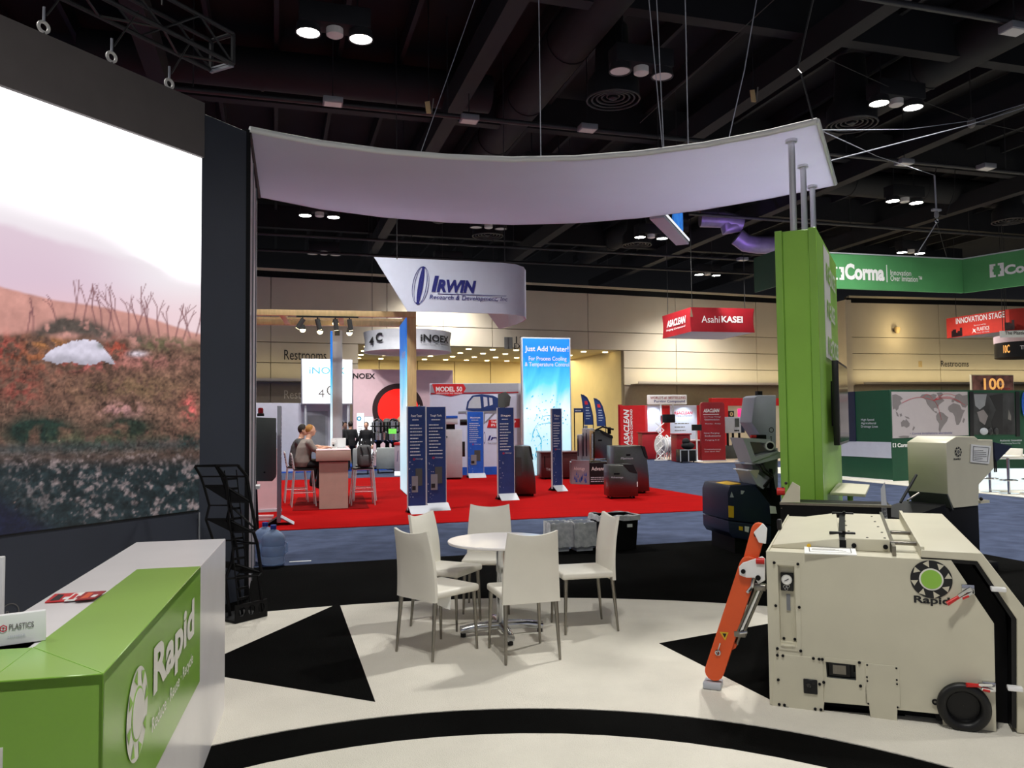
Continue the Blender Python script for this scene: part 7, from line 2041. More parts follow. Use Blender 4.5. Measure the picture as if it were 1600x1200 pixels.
# white scissor lattice
p = at(1031, 650, 33.0)
t = thing('lattice_stand', 'white zigzag lattice stand left of the spools', 'stand', (p.x, p.y, CZ), 0.3)
for k in range(5):
    z0_, z1_ = 0.05 + k * 0.3, 0.35 + k * 0.3
    MB().bar((-0.18, 0, z0_), (0.18, 0, z1_), 0.03, 0.03).build('strut', m_white, t); MB().bar((0.18, 0.02, z0_), (-0.18, 0.02, z1_), 0.03, 0.03).build('strut', m_white, t)
MB().box(-0.22, 0.22, -0.1, 0.12, 0, 0.05).build('base', m_white, t)
# road case with camera on tripod
A = at(1062, 650, 31.2); B = at(1087, 650, 31.3); pl = Pl(A, B)
t = thing('road_case', 'black road case with silver edges before the crimson panel', 'case', (A.x, A.y, CZ), pl.rot)
z1 = pl.xz(1070, 703)[1]; L = pl.len
MB().box(0, L, 0, 0.5, 0.05, z1).build('body', m_blackp, t, 0.01)
for x in (0, L * 0.5, L): MB().box(x - 0.02, x + 0.02, -0.012, 0.0, 0.05, z1).build('silver_edge', m_lgrey, t)
MB().box(0, L, -0.012, 0.0, z1 - 0.03, z1).build('silver_edge', m_lgrey, t)
for x in (0.08, L - 0.08): MB().cyl((x - 0.02, 0.1, 0.03), (x + 0.02, 0.1, 0.03), 0.03, n=10).build('caster', m_rubber, t)
p = at(1074, 650, 31.45)
t = thing('black_cover', 'black cloth heap lying on the road case', 'cloth', (p.x, p.y, CZ + z1 + 0.002), 0.2)
MB().ball((0, 0, 0.14), 0.28, 0.2, 0.15, 14, 8).build('cloth', m_blackcloth, t, smooth=True); MB().ball((-0.08, 0, 0.3), 0.16, 0.14, 0.14, 12, 8).build('fold', m_blackcloth, t, smooth=True)
p = at(1088, 650, 32.1)
t = thing('tripod_monitor', 'small black monitor on a white pole beside the crimson panel', 'monitor', (p.x, p.y, CZ), 0.2)
z1 = at(1088, 667, 32.1).z; MB().cyl((0, 0, 0.02), (0, 0, z1 - 0.1), 0.03, n=10).build('pole', m_white, t); MB().lathe([(0.22, 0), (0.22, 0.02), (0.04, 0.05)], 18).build('base', m_white, t); MB().box(-0.2, 0.2, -0.06, 0.04, z1 - 0.16, z1 + 0.08).build('screen', m_blackp, t, 0.01)
# tall crimson panel
A = at(1095, 650, 32.3); B = at(1132.5, 650, 32.4); pl = Pl(A, B)
t = thing('tall_panel_sign', 'tall crimson panel sign with rounded corners and white text', 'sign', (A.x, A.y, CZ), pl.rot)
z1 = pl.xz(1110, 629)[1]; L = pl.len
b = MB().xz([(0, 0.02), (L, 0.02), (L, z1 - 0.12), (L - 0.03, z1 - 0.03), (L - 0.12, z1), (0.12, z1), (0.03, z1 - 0.03), (0, z1 - 0.12)], 0, 0.15); b.build('panel', m_crimson, t, 0.006)
ptext(pl, t, 'ASACLEAN', 1099, 645, 1124, 639, m_white, y=-0.008, bold=0.03, shear=0.25); MB().box(L * 0.1, L * 0.75, -0.006, 0, z1 - 0.5, z1 - 0.48).build('rule', m_white, t)
for k, (txt, ya_, yb_) in enumerate((('Low Purge Change', 653.5, 650.5), ('Recommendations', 657.5, 654.5), ('Monday - Friday', 664, 661.5), ('New Purging', 679, 676), ('Solutions', 683, 680), ('Purging E-Z', 689.5, 687), ('Troubleshooting', 704, 701.5), ('Screw - Barrel - Mold', 707, 705))):
    ptext(pl, t, txt, 1100 + (k % 3), ya_, 1126 - (k % 2) * 2, yb_, m_paleink, y=-0.008)
MB().box(-0.02, L + 0.02, -0.05, 0.2, 0, 0.03).build('base', m_lgrey, t)
# red booth beyond
A = at(1112, 650, 39.0); B = at(1240, 650, 41.0); pl = Pl(A, B)
t = thing('red_booth_wall', 'far red and cream booth wall with two dark square pictures', 'display', (A.x, A.y, 0.0), pl.rot)
z1 = pl.xz(1130, 622)[1]; z2 = pl.xz(1130, 634)[1]; L = pl.len
MB().box(0, L, 0, 0.2, 0, z2).build('cream_panel', m_walltrim, t, 0.006, seg=1); MB().box(0, L, -0.02, 0.22, z2, z1).build('red_band', m_crimson2, t, 0.006, seg=1)
xm = pl.xz(1137, 640)[0]; MB().box(0, xm, -0.03, 0, 0, z1 - 0.02).build('red_panel', m_crimson2, t)
for px in (1142, 1173):
    x, z = pl.xz(px, 647); o = MB().box(x - 0.16, x + 0.16, -0.04, 0.0, z - 0.16, z + 0.16).build('picture', m_ink, t); MB().ann_xz(x, -0.045, z, 0.04, 0.1, 16).build('picture_motif', m_tan, o)
x, z = pl.xz(1157, 645); m_pinkscr = mat('magenta_screen', rgb(255, 60, 140), 0.4, var=0.3, scale=6, emit=0.8); MB().box(x - 0.17, x + 0.17, -0.06, 0, z - 0.3, z + 0.2).build('lit_screen', m_pinkscr, t)
# grey injection machine
A = at(1133, 650, 34.0); B = at(1166, 650, 34.2); pl = Pl(A, B)
t = thing('moulding_machine', 'pale grey moulding machine behind the tall crimson panel', 'machine', (A.x, A.y, CZ), pl.rot)
zb_ = pl.xz(1145, 677)[1]; z1 = pl.xz(1145, 652)[1]; L = pl.len
MB().box(0, L * 0.75, 0, 0.8, zb_, z1).build('housing', m_lgrey, t, 0.02); MB().box(L * 0.45, L * 0.65, -0.02, 0, zb_ + 0.25, z1 - 0.06).build('window', m_darkgrey, t); MB().box(L * 0.75, L * 0.95, 0.05, 0.8, zb_, z1).build('nozzle_unit', m_navy, t, 0.02)
MB().box(L * 0.05, L * 0.9, 0.05, 0.75, 0.0, 0.55).build('base', m_darkgrey, t, 0.02)
for x in (0.15, 0.4, 0.7): MB().cyl((L * x, 0.1, 0.5), (L * x, 0.1, zb_ + 0.02), 0.05, n=10).build('leg', m_black, t)
for k in range(3): MB().cyl((L * (0.45 + 0.08 * k), -0.02, zb_ + 0.1), (L * (0.45 + 0.08 * k), 0, zb_ + 0.1), 0.035, n=10).build('button', m_black, t)
MB().tube([(L * 0.95, 0.3, z1 - 0.1), (L * 1.3, 0.3, z1 - 0.15), (L * 1.6, 0.3, z1 - 0.4), (L * 1.9, 0.3, zb_)], 0.16, 10).build('dark_barrel', m_black, t, smooth=True)

for px, D, tx, tD, tz in ((1100, 27, 1100, 33, 1.6), (1010, 30, 1015, 35, 1.5), (1150, 29, 1160, 37, 2.0)):  # extra spots without fixtures, added to lift the crimson booth
    spot('added_booth_spot', at(px, 650, D).xy.to_3d() + Vector((0, 0, 7.2)), at(tx, 650, tD).xy.to_3d() + Vector((0, 0, tz)), 480, (1.0, 0.96, 0.92), 58, 0.7, 0.15)
# navy feather flags and dark banner at the lobby
for px, D, py0, py1, lab in ((908, 33.0, 616, 664, 'navy feather flag at the left of the pair before the lobby'), (928, 34.0, 622, 666, 'navy feather flag at the right of the pair before the lobby')):
    A = at(px, 650, D); B = at(px + 20, 650, D + 0.1); pl = Pl(A, B)
    t = thing('feather_flag', lab, 'flag', (A.x, A.y, 0), pl.rot, 'navy feather flags before the lobby')
    z0 = pl.xz(px, py1)[1]; z1 = pl.xz(px, py0)[1]; h = z1 - z0
    MB().xz([(0.0, z1), (0.12, z1 - 0.02), (0.27, z1 - h * 0.1), (0.4, z1 - h * 0.3), (0.49, z1 - h * 0.6), (0.52, z0), (0.13, z0), (0.11, z1 - h * 0.6), (0.06, z1 - h * 0.3)], 0, 0.02).build('flag', m_navysign, t)
    MB().tube([(0.5, 0.01, 0.03), (0.52, 0.01, z0), (0.5, 0.01, z1 - h * 0.7), (0.3, 0.01, z1 - h * 0.18), (0.0, 0.01, z1)], 0.018, 6).build('pole', m_blackp, t, smooth=True)
    MB().box(0.3, 0.75, -0.2, 0.2, 0, 0.04).build('base', m_black, t, 0.01); lines(t, m_paleink, 0.2, 0.42, [z1 - h * (0.45 + 0.09 * k) for k in range(5)], -0.003, 0.03, seed=3)
    MB().xz([(0.14, z1 - h * 0.22), (0.27, z1 - h * 0.22), (0.3, z1 - h * 0.34), (0.17, z1 - h * 0.34)], -0.004, -0.001).build('emblem', m_redink, t)
A = at(897, 650, 37); B = at(913, 650, 37.1); pl = Pl(A, B)
t = thing('navy_banner', 'short wide navy banner on posts left of the feather flags', 'banner', (A.x, A.y, 0), pl.rot)
z0 = pl.xz(905, 644.5)[1]; z1 = pl.xz(905, 638)[1]; MB().box(0, pl.len, 0, 0.04, z0, z1).build('board', m_navysign, t)
for x in (0.03, pl.len - 0.03): MB().cyl((x, 0.06, 0), (x, 0.06, z1), 0.025, n=8).build('post', m_black, t)
lines(t, m_paleink, 0.05, pl.len - 0.05, [z0 + 0.06], -0.003, 0.05, seed=7)

# ------------------------------------------------------------------ green booth at right
A = at(1220, 650, 20.2); B = at(1513, 650, 21.6); pl = Pl(A, B)
t = thing('green_ring_banner', 'forest green hanging banner run with white lettering at right', 'hanging sign', (A.x, A.y, 0), pl.rot)
zt = pl.xz(1513, 406)[1]; zb = pl.xz(1513, 458)[1]; L = pl.len
MB().box(0, L, 0, 0.08, zb, zt).build('left_face', m_corma, t, 0.004, seg=1)
C_ = at(1600, 650, 20.5); d2 = Vector((C_.x - B.x, C_.y - B.y, 0)); ee = Vector((d2.dot(pl.e), d2.dot(pl.n), 0)).normalized(); nn_ = Vector((-ee.y, ee.x, 0))
L2 = 5.0
o = Vector((L, 0, 0))
def q3(a, n_, z): p_ = o + ee * a + nn_ * n_; return (p_.x, p_.y, z)
MB().hexa([q3(0, 0, zb), q3(L2, 0, zb), q3(L2, 0.08, zb), q3(0, 0.08, zb), q3(0, 0, zt), q3(L2, 0, zt), q3(L2, 0.08, zt), q3(0, 0.08, zt)]).build('right_face', m_corma, t)
MB().box(-0.05, 0.0, -0.02, 1.0, zb, zt).build('left_end', m_cormadark, t)
MB().box(0, L, -0.015, 0.095, zt, zt + 0.03).build('top_rail', m_lgrey, t)
MB().hexa([q3(0, -0.015, zt), q3(L2, -0.015, zt), q3(L2, 0.095, zt), q3(0, 0.095, zt), q3(0, -0.015, zt + 0.03), q3(L2, -0.015, zt + 0.03), q3(L2, 0.095, zt + 0.03), q3(0, 0.095, zt + 0.03)]).build('top_rail', m_lgrey, t)
ptext(pl, t, 'Corma', 1320, 437, 1381, 414, m_white, y=-0.012, bold=0.045)
x, z = pl.xz(1386, 441); MB().box(x - 0.01, x + 0.01, -0.008, 0, z, pl.xz(1386, 414)[1]).build('divider', m_white, t)
ptext(pl, t, 'Innovation', 1391, 430, 1423, 423, m_white, y=-0.012, bold=0.005); ptext(pl, t, 'Over Imitation™', 1391, 439, 1440, 432, m_white, y=-0.012, bold=0.005)
def squares(t, O, ex, s, m):
    """four corner brackets of the booth mark"""
    b = MB(); ex = Vector(ex); ez = Vector((0, 0, 1)); O = Vector(O)
    def r(x0, x1, z0, z1): b.add([O + ex * x0 * s + ez * z0 * s, O + ex * x1 * s + ez * z0 * s, O + ex * x1 * s + ez * z1 * s, O + ex * x0 * s + ez * z1 * s], [(0, 1, 2, 3)])
    r(0, .28, 0, .4); r(.28, .42, 0, .16); r(0, .28, .6, 1); r(.28, .42, .84, 1); r(0, .2, .4, .6); b.build('emblem', m, t); b = MB(); r(.72, 1, 0, .4); r(.58, .72, 0, .16); r(.72, 1, .6, 1); r(.58, .72, .84, 1); r(.8, 1, .4, .6)
    b.build('emblem', m, t)
x, z = pl.xz(1301, 437); squares(t, (x, -0.012, z), (1, 0, 0), 0.34, m_white)
plR = Pl(B, C_)
x0, z0 = plR.xz(1547, 434); x1, z1 = plR.xz(1563, 411)
squares(t, Vector(q3(x0, -0.012, z0)), ee, z1 - z0, m_white)
x0, z0 = plR.xz(1570, 430); x1, z1 = plR.xz(1600, 410)
text('Corma', m_white, t, q3(x0, -0.012, z0), (x1 - x0) * 2.35, z1 - z0, ex=ee, bold=0.045)
GZ0 = 0.0135
# left green wall
A = at(1311, 650, 22.9); B = at(1392, 650, 21.2); pl = Pl(A, B)
t = thing('green_side_wall', 'deep green booth side wall with a pale lilac band', 'display', (A.x, A.y, GZ0 * 0 + 0.0), pl.rot)
zt = pl.xz(1392, 609)[1]; L = pl.len
MB().box(-1.5, L, 0, 0.1, 0.0, zt).build('panel', m_cormadark, t, 0.004, seg=1)
x0, z0 = pl.xz(1330, 690); z1 = pl.xz(1392, 691)[1]; z2 = pl.xz(1392, 716)[1]
MB().box(-1.4, L - 0.02, -0.01, 0, z2, z1).build('lilac_band', m_lilac, t)
xk = pl.xz(1337, 650)[0]; MB().box(-1.5, xk, -0.02, 0.0, z1, zt).build('navy_panel', m_navy, t)
for k, s_ in enumerate(('High Speed', 'Agricultural', 'Drainage Lines')): ptext(pl, t, s_, 1346, 658.5 + 5.3 * k, 1366 + 3 * k, 654 + 5.3 * k, m_paleink, y=-0.012)
MB().box(-1.5, L, -0.03, 0.0, 0.0, 0.04).build('kick_strip', m_white, t)
# right green wall with map
C_ = at(1700, 650, 23.5); pl = Pl(B, C_)
t = thing('green_map_wall', 'deep green booth wall with a pale world map and a black photo mural', 'display', (B.x, B.y, 0.0), pl.rot)
L = pl.len
MB().box(0, L, 0, 0.1, 0.0, zt).build('panel', m_cormadark, t, 0.004, seg=1)
def mm(px, py): return pl.xz(px, py)
MB().xz([mm(1392.5, 612), mm(1511, 612), mm(1513, 680), mm(1394.5, 685)], -0.012, 0).build('map_board', m_map, t)
lands = {'north_america': ((1437, 620), (1440, 616.5), (1447, 615.5), (1453, 617), (1458, 615.5), (1463, 617), (1461, 621), (1465, 624), (1468, 619), (1471, 622), (1475, 626), (1471, 629), (1467, 632), (1465, 636), (1464, 639), (1462, 637), (1458, 638), (1459, 642), (1463, 643), (1464, 646), (1461, 645), (1456, 641), (1452, 636), (1448, 631), (1446, 625), (1442, 622)),
 'greenland': ((1463, 614), (1470, 613), (1473, 616), (1470, 620), (1467, 622), (1465, 618)),
 'south_america': ((1464, 646), (1468, 643.5), (1473, 645), (1477, 649), (1481, 652), (1479, 658), (1476, 662), (1473, 666), (1470, 671), (1468, 676), (1466, 671), (1467, 662), (1463, 656), (1462, 650)),
 'africa': ((1484, 633), (1489, 630), (1494, 631), (1499, 633), (1502, 640), (1507, 641), (1504, 647), (1502, 653), (1500, 659), (1497, 664), (1494, 664), (1492, 657), (1491, 650), (1488, 645), (1484, 644), (1481, 640), (1481, 636)),
 'madagascar': ((1505, 653), (1507, 655), (1505, 661), (1503, 659)),
 'europe': ((1486, 628), (1487, 624), (1491, 622), (1493, 617), (1498, 615), (1503, 618), (1511, 617), (1512, 632), (1508, 637), (1503, 636), (1500, 630), (1495, 629), (1491, 626), (1489, 629)),
 'asia': ((1393.5, 617), (1399, 616), (1406, 619), (1410, 623), (1406, 626), (1408, 630), (1404, 634), (1403, 639), (1400, 642), (1398, 638), (1395, 640), (1393.8, 634)),
 'indochina': ((1399, 643), (1402, 645), (1404, 651), (1401, 650)),
 'borneo': ((1405, 647), (1408, 646), (1409, 650), (1406, 651)), 'new_guinea': ((1413, 650), (1419, 652), (1421, 655), (1415, 653)),
 'australia': ((1407, 660), (1411, 656), (1414, 657), (1415, 654.5), (1418, 658), (1421, 662), (1420, 666), (1416, 668.5), (1412, 666), (1408, 667)), 'new_zealand': ((1427, 666), (1429, 668), (1426, 673), (1425, 671)),
 'antarctica': ((1403, 682), (1411, 680.5), (1420, 681), (1419, 684), (1406, 684))}
for nm_, pts in lands.items(): MB().xz([mm(*p_) for p_ in pts], -0.016, -0.0125).build('continent', m_land, t)
for a_, c_ in (((1458, 626), (1408, 630)), ((1458, 626), (1493, 619)), ((1458, 626), (1500, 628)), ((1458, 626), (1470, 656)), ((1458, 626), (1441, 621)), ((1458, 626), (1507, 633))):
    P_ = []
    for k in range(9):
        u = k / 8; x = a_[0] + (c_[0] - a_[0]) * u; y = a_[1] + (c_[1] - a_[1]) * u - 7 * math.sin(math.pi * u); q = mm(x, y); P_.append((q[0], -0.018, q[1]))
    MB().tube(P_, 0.0045, 4).build('route_line', m_redink, t)
ptext(pl, t, '• Corma installations worldwide', 1421, 679, 1487, 674.5, m_irwin, y=-0.016)
squares(t, (mm(1394.5, 698)[0], -0.01, mm(1394.5, 699)[1]), (1, 0, 0), 0.11, m_white); ptext(pl, t, 'Corma', 1402, 699, 1422, 692, m_white, y=-0.01, bold=0.04); x, z = mm(1424, 700); MB().box(x, x + 0.012, -0.008, 0, z, z + 0.14).build('divider', m_white, t)
MB().xz([mm(1514, 612), mm(1520, 612), mm(1521, 684), mm(1515, 684)], -0.02, 0).build('black_pilaster', m_blackp, t)
MB().xz([mm(1520, 614), mm(1584, 614), mm(1586, 679), mm(1521, 679)], -0.014, 0).build('photo_mural', m_photo, t)
MB().xz([mm(1545, 618), mm(1566, 615), mm(1566, 678), mm(1552, 678), mm(1548, 660), mm(1556, 640)], -0.018, -0.0142).build('mural_figure', m_ink, t)
MB().xz([mm(1521, 616), mm(1541, 616), mm(1538, 634), mm(1530, 640), mm(1523, 634)], -0.017, -0.0142).build('mural_highlight', m_grey, t)
MB().xz([mm(1526, 644), mm(1536, 640), mm(1543, 650), mm(1538, 664), mm(1530, 658)], -0.017, -0.0142).build('mural_highlight', m_land, t)
MB().xz([mm(1575, 640), mm(1579, 650), mm(1579, 657), mm(1574, 655)], -0.02, -0.0142).build('mural_face', m_greyink, t)
for px, w_ in ((1536, 8), (1546, 4), (1555, 4)):
    x, z = mm(px, 674); MB().ball((x, -0.03, z), 0.018 * w_, 0.05, 0.1, 12, 8).build('mural_cup', m_lgrey if w_ > 5 else m_photo, t, smooth=True)
MB().xz([mm(1586, 612), mm(1592, 612), mm(1593, 682), mm(1587, 682)], -0.02, 0).build('black_pilaster', m_blackp, t)
x, z = mm(1597, 632); MB().ball((x + 0.05, -0.03, z), 0.1, 0.04, 0.35, 12, 8).build('blue_figure', m_bluesign, t, smooth=True)
ptext(pl, t, 'Authentic Innovation', 1562, 690, 1596, 686, m_paleink, y=-0.01); ptext(pl, t, 'Purchasing Security', 1564, 694.5, 1594, 691, m_paleink, y=-0.01)
# glowing counter with stools
A = at(1528, 650, 18.5); B = at(1660, 650, 18.2); pl = Pl(A, B)
t = thing('glowing_counter', 'white counter with glowing front at the far right of the green booth', 'counter', (A.x, A.y, GZ0), pl.rot)
z1 = pl.xz(1560, 716)[1]; MB().box(0, pl.len, 0, 0.6, 0.0, z1 - 0.25).build('lit_front', m_softglow, t); z2 = pl.xz(1560, 714)[1]
MB().box(-0.1, pl.len, -0.35, 0.65, z1 - 0.02, z1 + 0.05).build('countertop', m_white, t, 0.006); MB().box(0.05, pl.len - 0.1, 0.05, 0.55, z1 - 0.25, z1 - 0.02).build('neck', m_cormadark, t)
for px, D, lab in ((1572, 17.4, 'cream bar stool in full view before the glowing counter'), (1543, 17.9, 'bar stool half hidden behind the cream hopper'), (1606, 17.6, 'bar stool cut by the right edge of the view')):
    p = at(px, 650, D)
    t = thing('bar_stool', lab, 'stool', (p.x, p.y, GZ0), 0.3, 'bar stools at the glowing counter')
    sz = 0.78
    MB().lathe([(0.2, 0), (0.2, 0.015), (0.05, 0.03)], 20).build('base', m_chrome, t, smooth=True); MB().cyl((0, 0, 0.02), (0, 0, sz), 0.03, n=12).build('column', m_chrome, t, smooth=True)
    MB().box(-0.2, 0.2, -0.2, 0.2, sz, sz + 0.05).build('seat', m_leather, t, 0.02); MB().hexa([(0.14, -0.2, sz + 0.04), (0.2, -0.2, sz + 0.04), (0.2, 0.2, sz + 0.04), (0.14, 0.2, sz + 0.04), (0.2, -0.18, sz + 0.2), (0.24, -0.18, sz + 0.2), (0.24, 0.18, sz + 0.2), (0.2, 0.18, sz + 0.2)]).build('backrest', m_leather, t, 0.01)
    MB().ring((0, 0, 0.3), 0.17, 0.012, 'z', 24, 6).build('footrest', m_chrome, t, smooth=True)
# red stage sign, black drum and promo screen far right
A = at(1484, 650, 36.0); B = at(1583, 650, 33.0); pl = Pl(A, B)
t = thing('stage_sign', 'red hanging stage sign with white capitals at the far right', 'hanging sign', (A.x, A.y, 0), pl.rot)
zt = pl.xz(1484, 497)[1]; zb = pl.xz(1484, 528)[1]; L = pl.len
m_tomato = mat('tomato_print', rgb(206, 56, 44), 0.6, var=0.06)
MB().box(0, L, 0, 0.08, zb, zt).build('left_face', m_tomato, t); MB().hexa([(L, 0, zb), (L + 3, 2.4, zb), (L + 3, 2.5, zb), (L, 0.1, zb), (L, 0, zt), (L + 3, 2.4, zt), (L + 3, 2.5, zt), (L, 0.1, zt)]).build('right_face', m_tomato, t)
MB().xy([(0, 0.08), (L, 0.1), (L + 3, 2.5), (2.0, 3.4)], zb, zb + 0.02).build('underside', m_lilac, t)
def ptl(pl, t, txt, px0, pyb, pyt, px1, m, y=-0.012, **k):
    x0, z0 = pl.xz(px0, pyb); z1 = pl.xz(px0, pyt)[1]; text(txt, m, t, (x0, y, z0), pl.xz(px1, pyt)[0] - x0, z1 - z0, **k)
ptl(pl, t, 'INNOVATION STAGE', 1494, 506.5, 497.5, 1570, m_white, bold=0.02)
x0, z0 = pl.xz(1494, 506)
ptl(pl, t, 'Sponsored by', 1522, 510, 507.5, 1541, m_white); ptl(pl, t, 'PLASTICS', 1527, 517, 511.5, 1546, m_white, bold=0.01); ptl(pl, t, 'HALL OF FAME', 1527, 521, 519, 1546, m_paleink)
x, z = pl.xz(1522, 517); MB().xz([(x - 0.11, z - 0.11), (x, z - 0.02), (x + 0.11, z - 0.11), (x + 0.05, z + 0.03), (x + 0.1, z + 0.08), (x, z + 0.06), (x - 0.06, z + 0.12), (x - 0.03, z + 0.02)], -0.012, -0.004).build('runner_emblem', m_white, t)
rr = random.Random(12); b = MB()
for k in range(16):
    x, z = pl.xz(1487 + k * 1.9, 525) if k < 8 else pl.xz(1570 + (k - 8) * 1.6, 512)
    h = rr.uniform(0.15, 0.45); b.xz([(x, zb + 0.02), (x + 0.12, zb + 0.02), (x + 0.12, zb + h), (x, zb + h)], -0.008, -0.001)
b.build('skyline_print', m_maroon, t, kind='stuff')
t, c, R, zt, zb = cylsign('drum_sign', 'black drum sign with pink rim at the far right edge', 'hanging sign', 1565, 1660, 529, 555, 31.0, m_blackp, m_black, 0.0)
MB().lathe([(R + 0.01, zt - 0.05), (R + 0.01, zt + 0.22)], 48, cap=False).build('pink_rim', m_blush, t, smooth=True)
ring_text('10C', 1568, 1578, zb + (zt - zb) * 0.25, (zt - zb) * 0.5, m_gold, bold=0.02); ring_text('THE', 1594, 1610, zb + (zt - zb) * 0.4, (zt - zb) * 0.25, m_white, bold=0.03)
A = at(1568, 650, 28.4); B = at(1640, 650, 28.4); pl = Pl(A, B)
t = thing('white_ring_banner', 'white hanging banner strip above the black drum sign', 'banner', (A.x, A.y, 0), pl.rot)
z0 = pl.xz(1570, 527)[1]; z1 = pl.xz(1570, 517)[1]; MB().box(0, pl.len, 0, 0.05, z0, z1).build('board', m_white, t); ptext(pl, t, 'The Plastics', 1570, 523, 1604, 517.5, m_ink, y=-0.01, bold=0.01)
A = at(1520, 650, 33.5); B = at(1586, 650, 34.0); pl = Pl(A, B)
t = thing('promo_screen', 'large promotional screen with glowing orange lettering above the green booth', 'screen', (A.x, A.y, 0), pl.rot)
z0 = pl.xz(1550, 612)[1]; z1 = pl.xz(1550, 585.5)[1]; MB().box(0, pl.len, 0, 0.1, z0, z1).build('bezel', m_walltrim, t); MB().box(0.04, pl.len - 0.04, -0.012, 0, z0 + 0.03, z1 - 0.04).build('screen', m_promo, t)
ptext(pl, t, '100', 1537, 609, 1568, 591, m_gold, bold=0.02); ptext(pl, t, 'YEARS', 1559, 602, 1569, 598, m_white, y=-0.022); ptext(pl, t, 'PLASTICS', 1555, 610, 1578, 606, m_redink, y=-0.022, bold=0.02)
for x in (0.3, pl.len - 0.3): MB().cyl((x, 0.06, 0.0), (x, 0.06, z0 + 0.1), 0.06, n=10).build('post', m_black, t)

# ------------------------------------------------------------------ hanging things over the booth
# screen cube
A = at(1044, 650, 18.0); B = at(1082, 650, 20.8)
zb1 = at(1044, 336, 18.0).z
pl = Pl(A, B)
t = thing('screen_cube', 'hanging panel with a glowing blue picture under the canopy edge', 'hanging screen', (A.x, A.y, 0), pl.rot)
L = pl.len
MB().box(0, L, 0.0, 0.34, zb1 - 0.06, zb1 + 1.25).build('housing', m_lilac, t, 0.01)
MB().box(0.0, L, -0.012, 0, zb1, zb1 + 1.22).build('screen', m_screenoff, t)
MB().box(L * 0.28, L * 0.72, -0.018, -0.012, zb1 + 0.1, zb1 + 1.2).build('blue_picture', m_led2, t)
MB().box(0.0, L, -0.02, -0.012, zb1 + 0.02, zb1 + 0.08).build('lower_strip', m_screenwhite, t)
MB().xz([(L * 0.74, zb1 + 1.15), (L * 0.98, zb1 + 0.85), (L * 0.98, zb1 + 1.02), (L * 0.8, zb1 + 1.2)], -0.022, -0.012).build('red_stripe', m_redglow, t)
# truss over the video wall
tp = at(347, 100, 7.75); 
tA = Vector((tp.x, tp.y, 0)); tr = Pl(tA + LD * 6.5, tA)
t = thing('lighting_truss', 'black box lighting truss hanging above the video wall', 'truss', (tr.A.x, tr.A.y, 0), tr.rot)
zt0 = tr.xz(345, 104)[1]; s_ = 0.3; Lt = tr.len
ch = [(y, z) for y in (-s_ / 2, s_ / 2) for z in (zt0, zt0 + s_)]
for y, z in ch: MB().cyl((0, y, z), (Lt, y, z), 0.022, n=8).build('chord', m_pipe, t, smooth=True)
nb = int(Lt / 0.4)
for i in range(nb):
    x0, x1 = i * Lt / nb, (i + 1) * Lt / nb
    if i % 2: x0, x1 = x1, x0
    for y in (-s_ / 2, s_ / 2): MB().cyl((x0, y, zt0), (x1, y, zt0 + s_), 0.012, n=6).build('lacing', m_pipe, t)
    MB().cyl((x0, -s_ / 2, zt0), (x1, s_ / 2, zt0), 0.012, n=6).build('lacing', m_pipe, t)
for y in (-s_ / 2, s_ / 2): MB().cyl((Lt, y, zt0), (Lt, y, zt0 + s_), 0.022, n=8).build('end_bar', m_pipe, t)
for z in (zt0, zt0 + s_): MB().cyl((Lt, -s_ / 2, z), (Lt, s_ / 2, z), 0.022, n=8).build('end_bar', m_pipe, t)
MB().box(Lt - 0.02, Lt + 0.01, -0.15, 0.15, zt0 - 0.03, zt0 + 0.02).build('end_plate', m_midgrey, t)
for k in (1.0, 3.5, 5.8): MB().cyl((k, 0, zt0 + s_), (k, 0, 10.5), 0.01, n=5).build('hanging_cable', m_pipe, t)
MB().ball((Lt - 2.3, 0, zt0 + 0.35), 0.4, 0.16, 0.12, 12, 8).build('cable_bundle', m_greyink, t, smooth=True)
# clamps on the wall header
for px, py, lab in ((72, 35, 'white rigging clamp furthest left on the wall header'), (178, 82, 'white rigging clamp in the middle of the wall header'), (268, 124, 'white rigging clamp nearest the wall corner')):
    x, z = vw.xz(px, py + 6); p = vw.A + vw.e * x + vw.n * 0.03
    t = thing('rigging_clamp', lab, 'clamp', (p.x, p.y, 4.68), vw.rot, 'rigging clamps on the video wall header')
    z = z - 4.68
    MB().ring((0, 0, z), 0.04, 0.013, 'y', 18, 6).build('hook', m_lensoff, t, smooth=True)
    MB().cyl((0, 0, z + 0.04), (0, 0, z + 0.16), 0.01, n=6).build('bolt', m_midgrey, t); MB().cyl((0, 0, 0), (0, 0, max(z - 0.04, 0.02)), 0.012, n=6).build('stem', m_pipe, t)
    MB().cyl((0.02, 0, z + 0.1), (0.25, 0, zt0 - 4.68 + 0.05), 0.008, n=5).build('sling', m_pipe, t)
    if px == 72:
        for dx in (-0.11, 0.05): MB().box(dx, dx + 0.1, -0.012, 0.02, z - 0.13, z - 0.08).build('label_plate', m_lensoff, t)
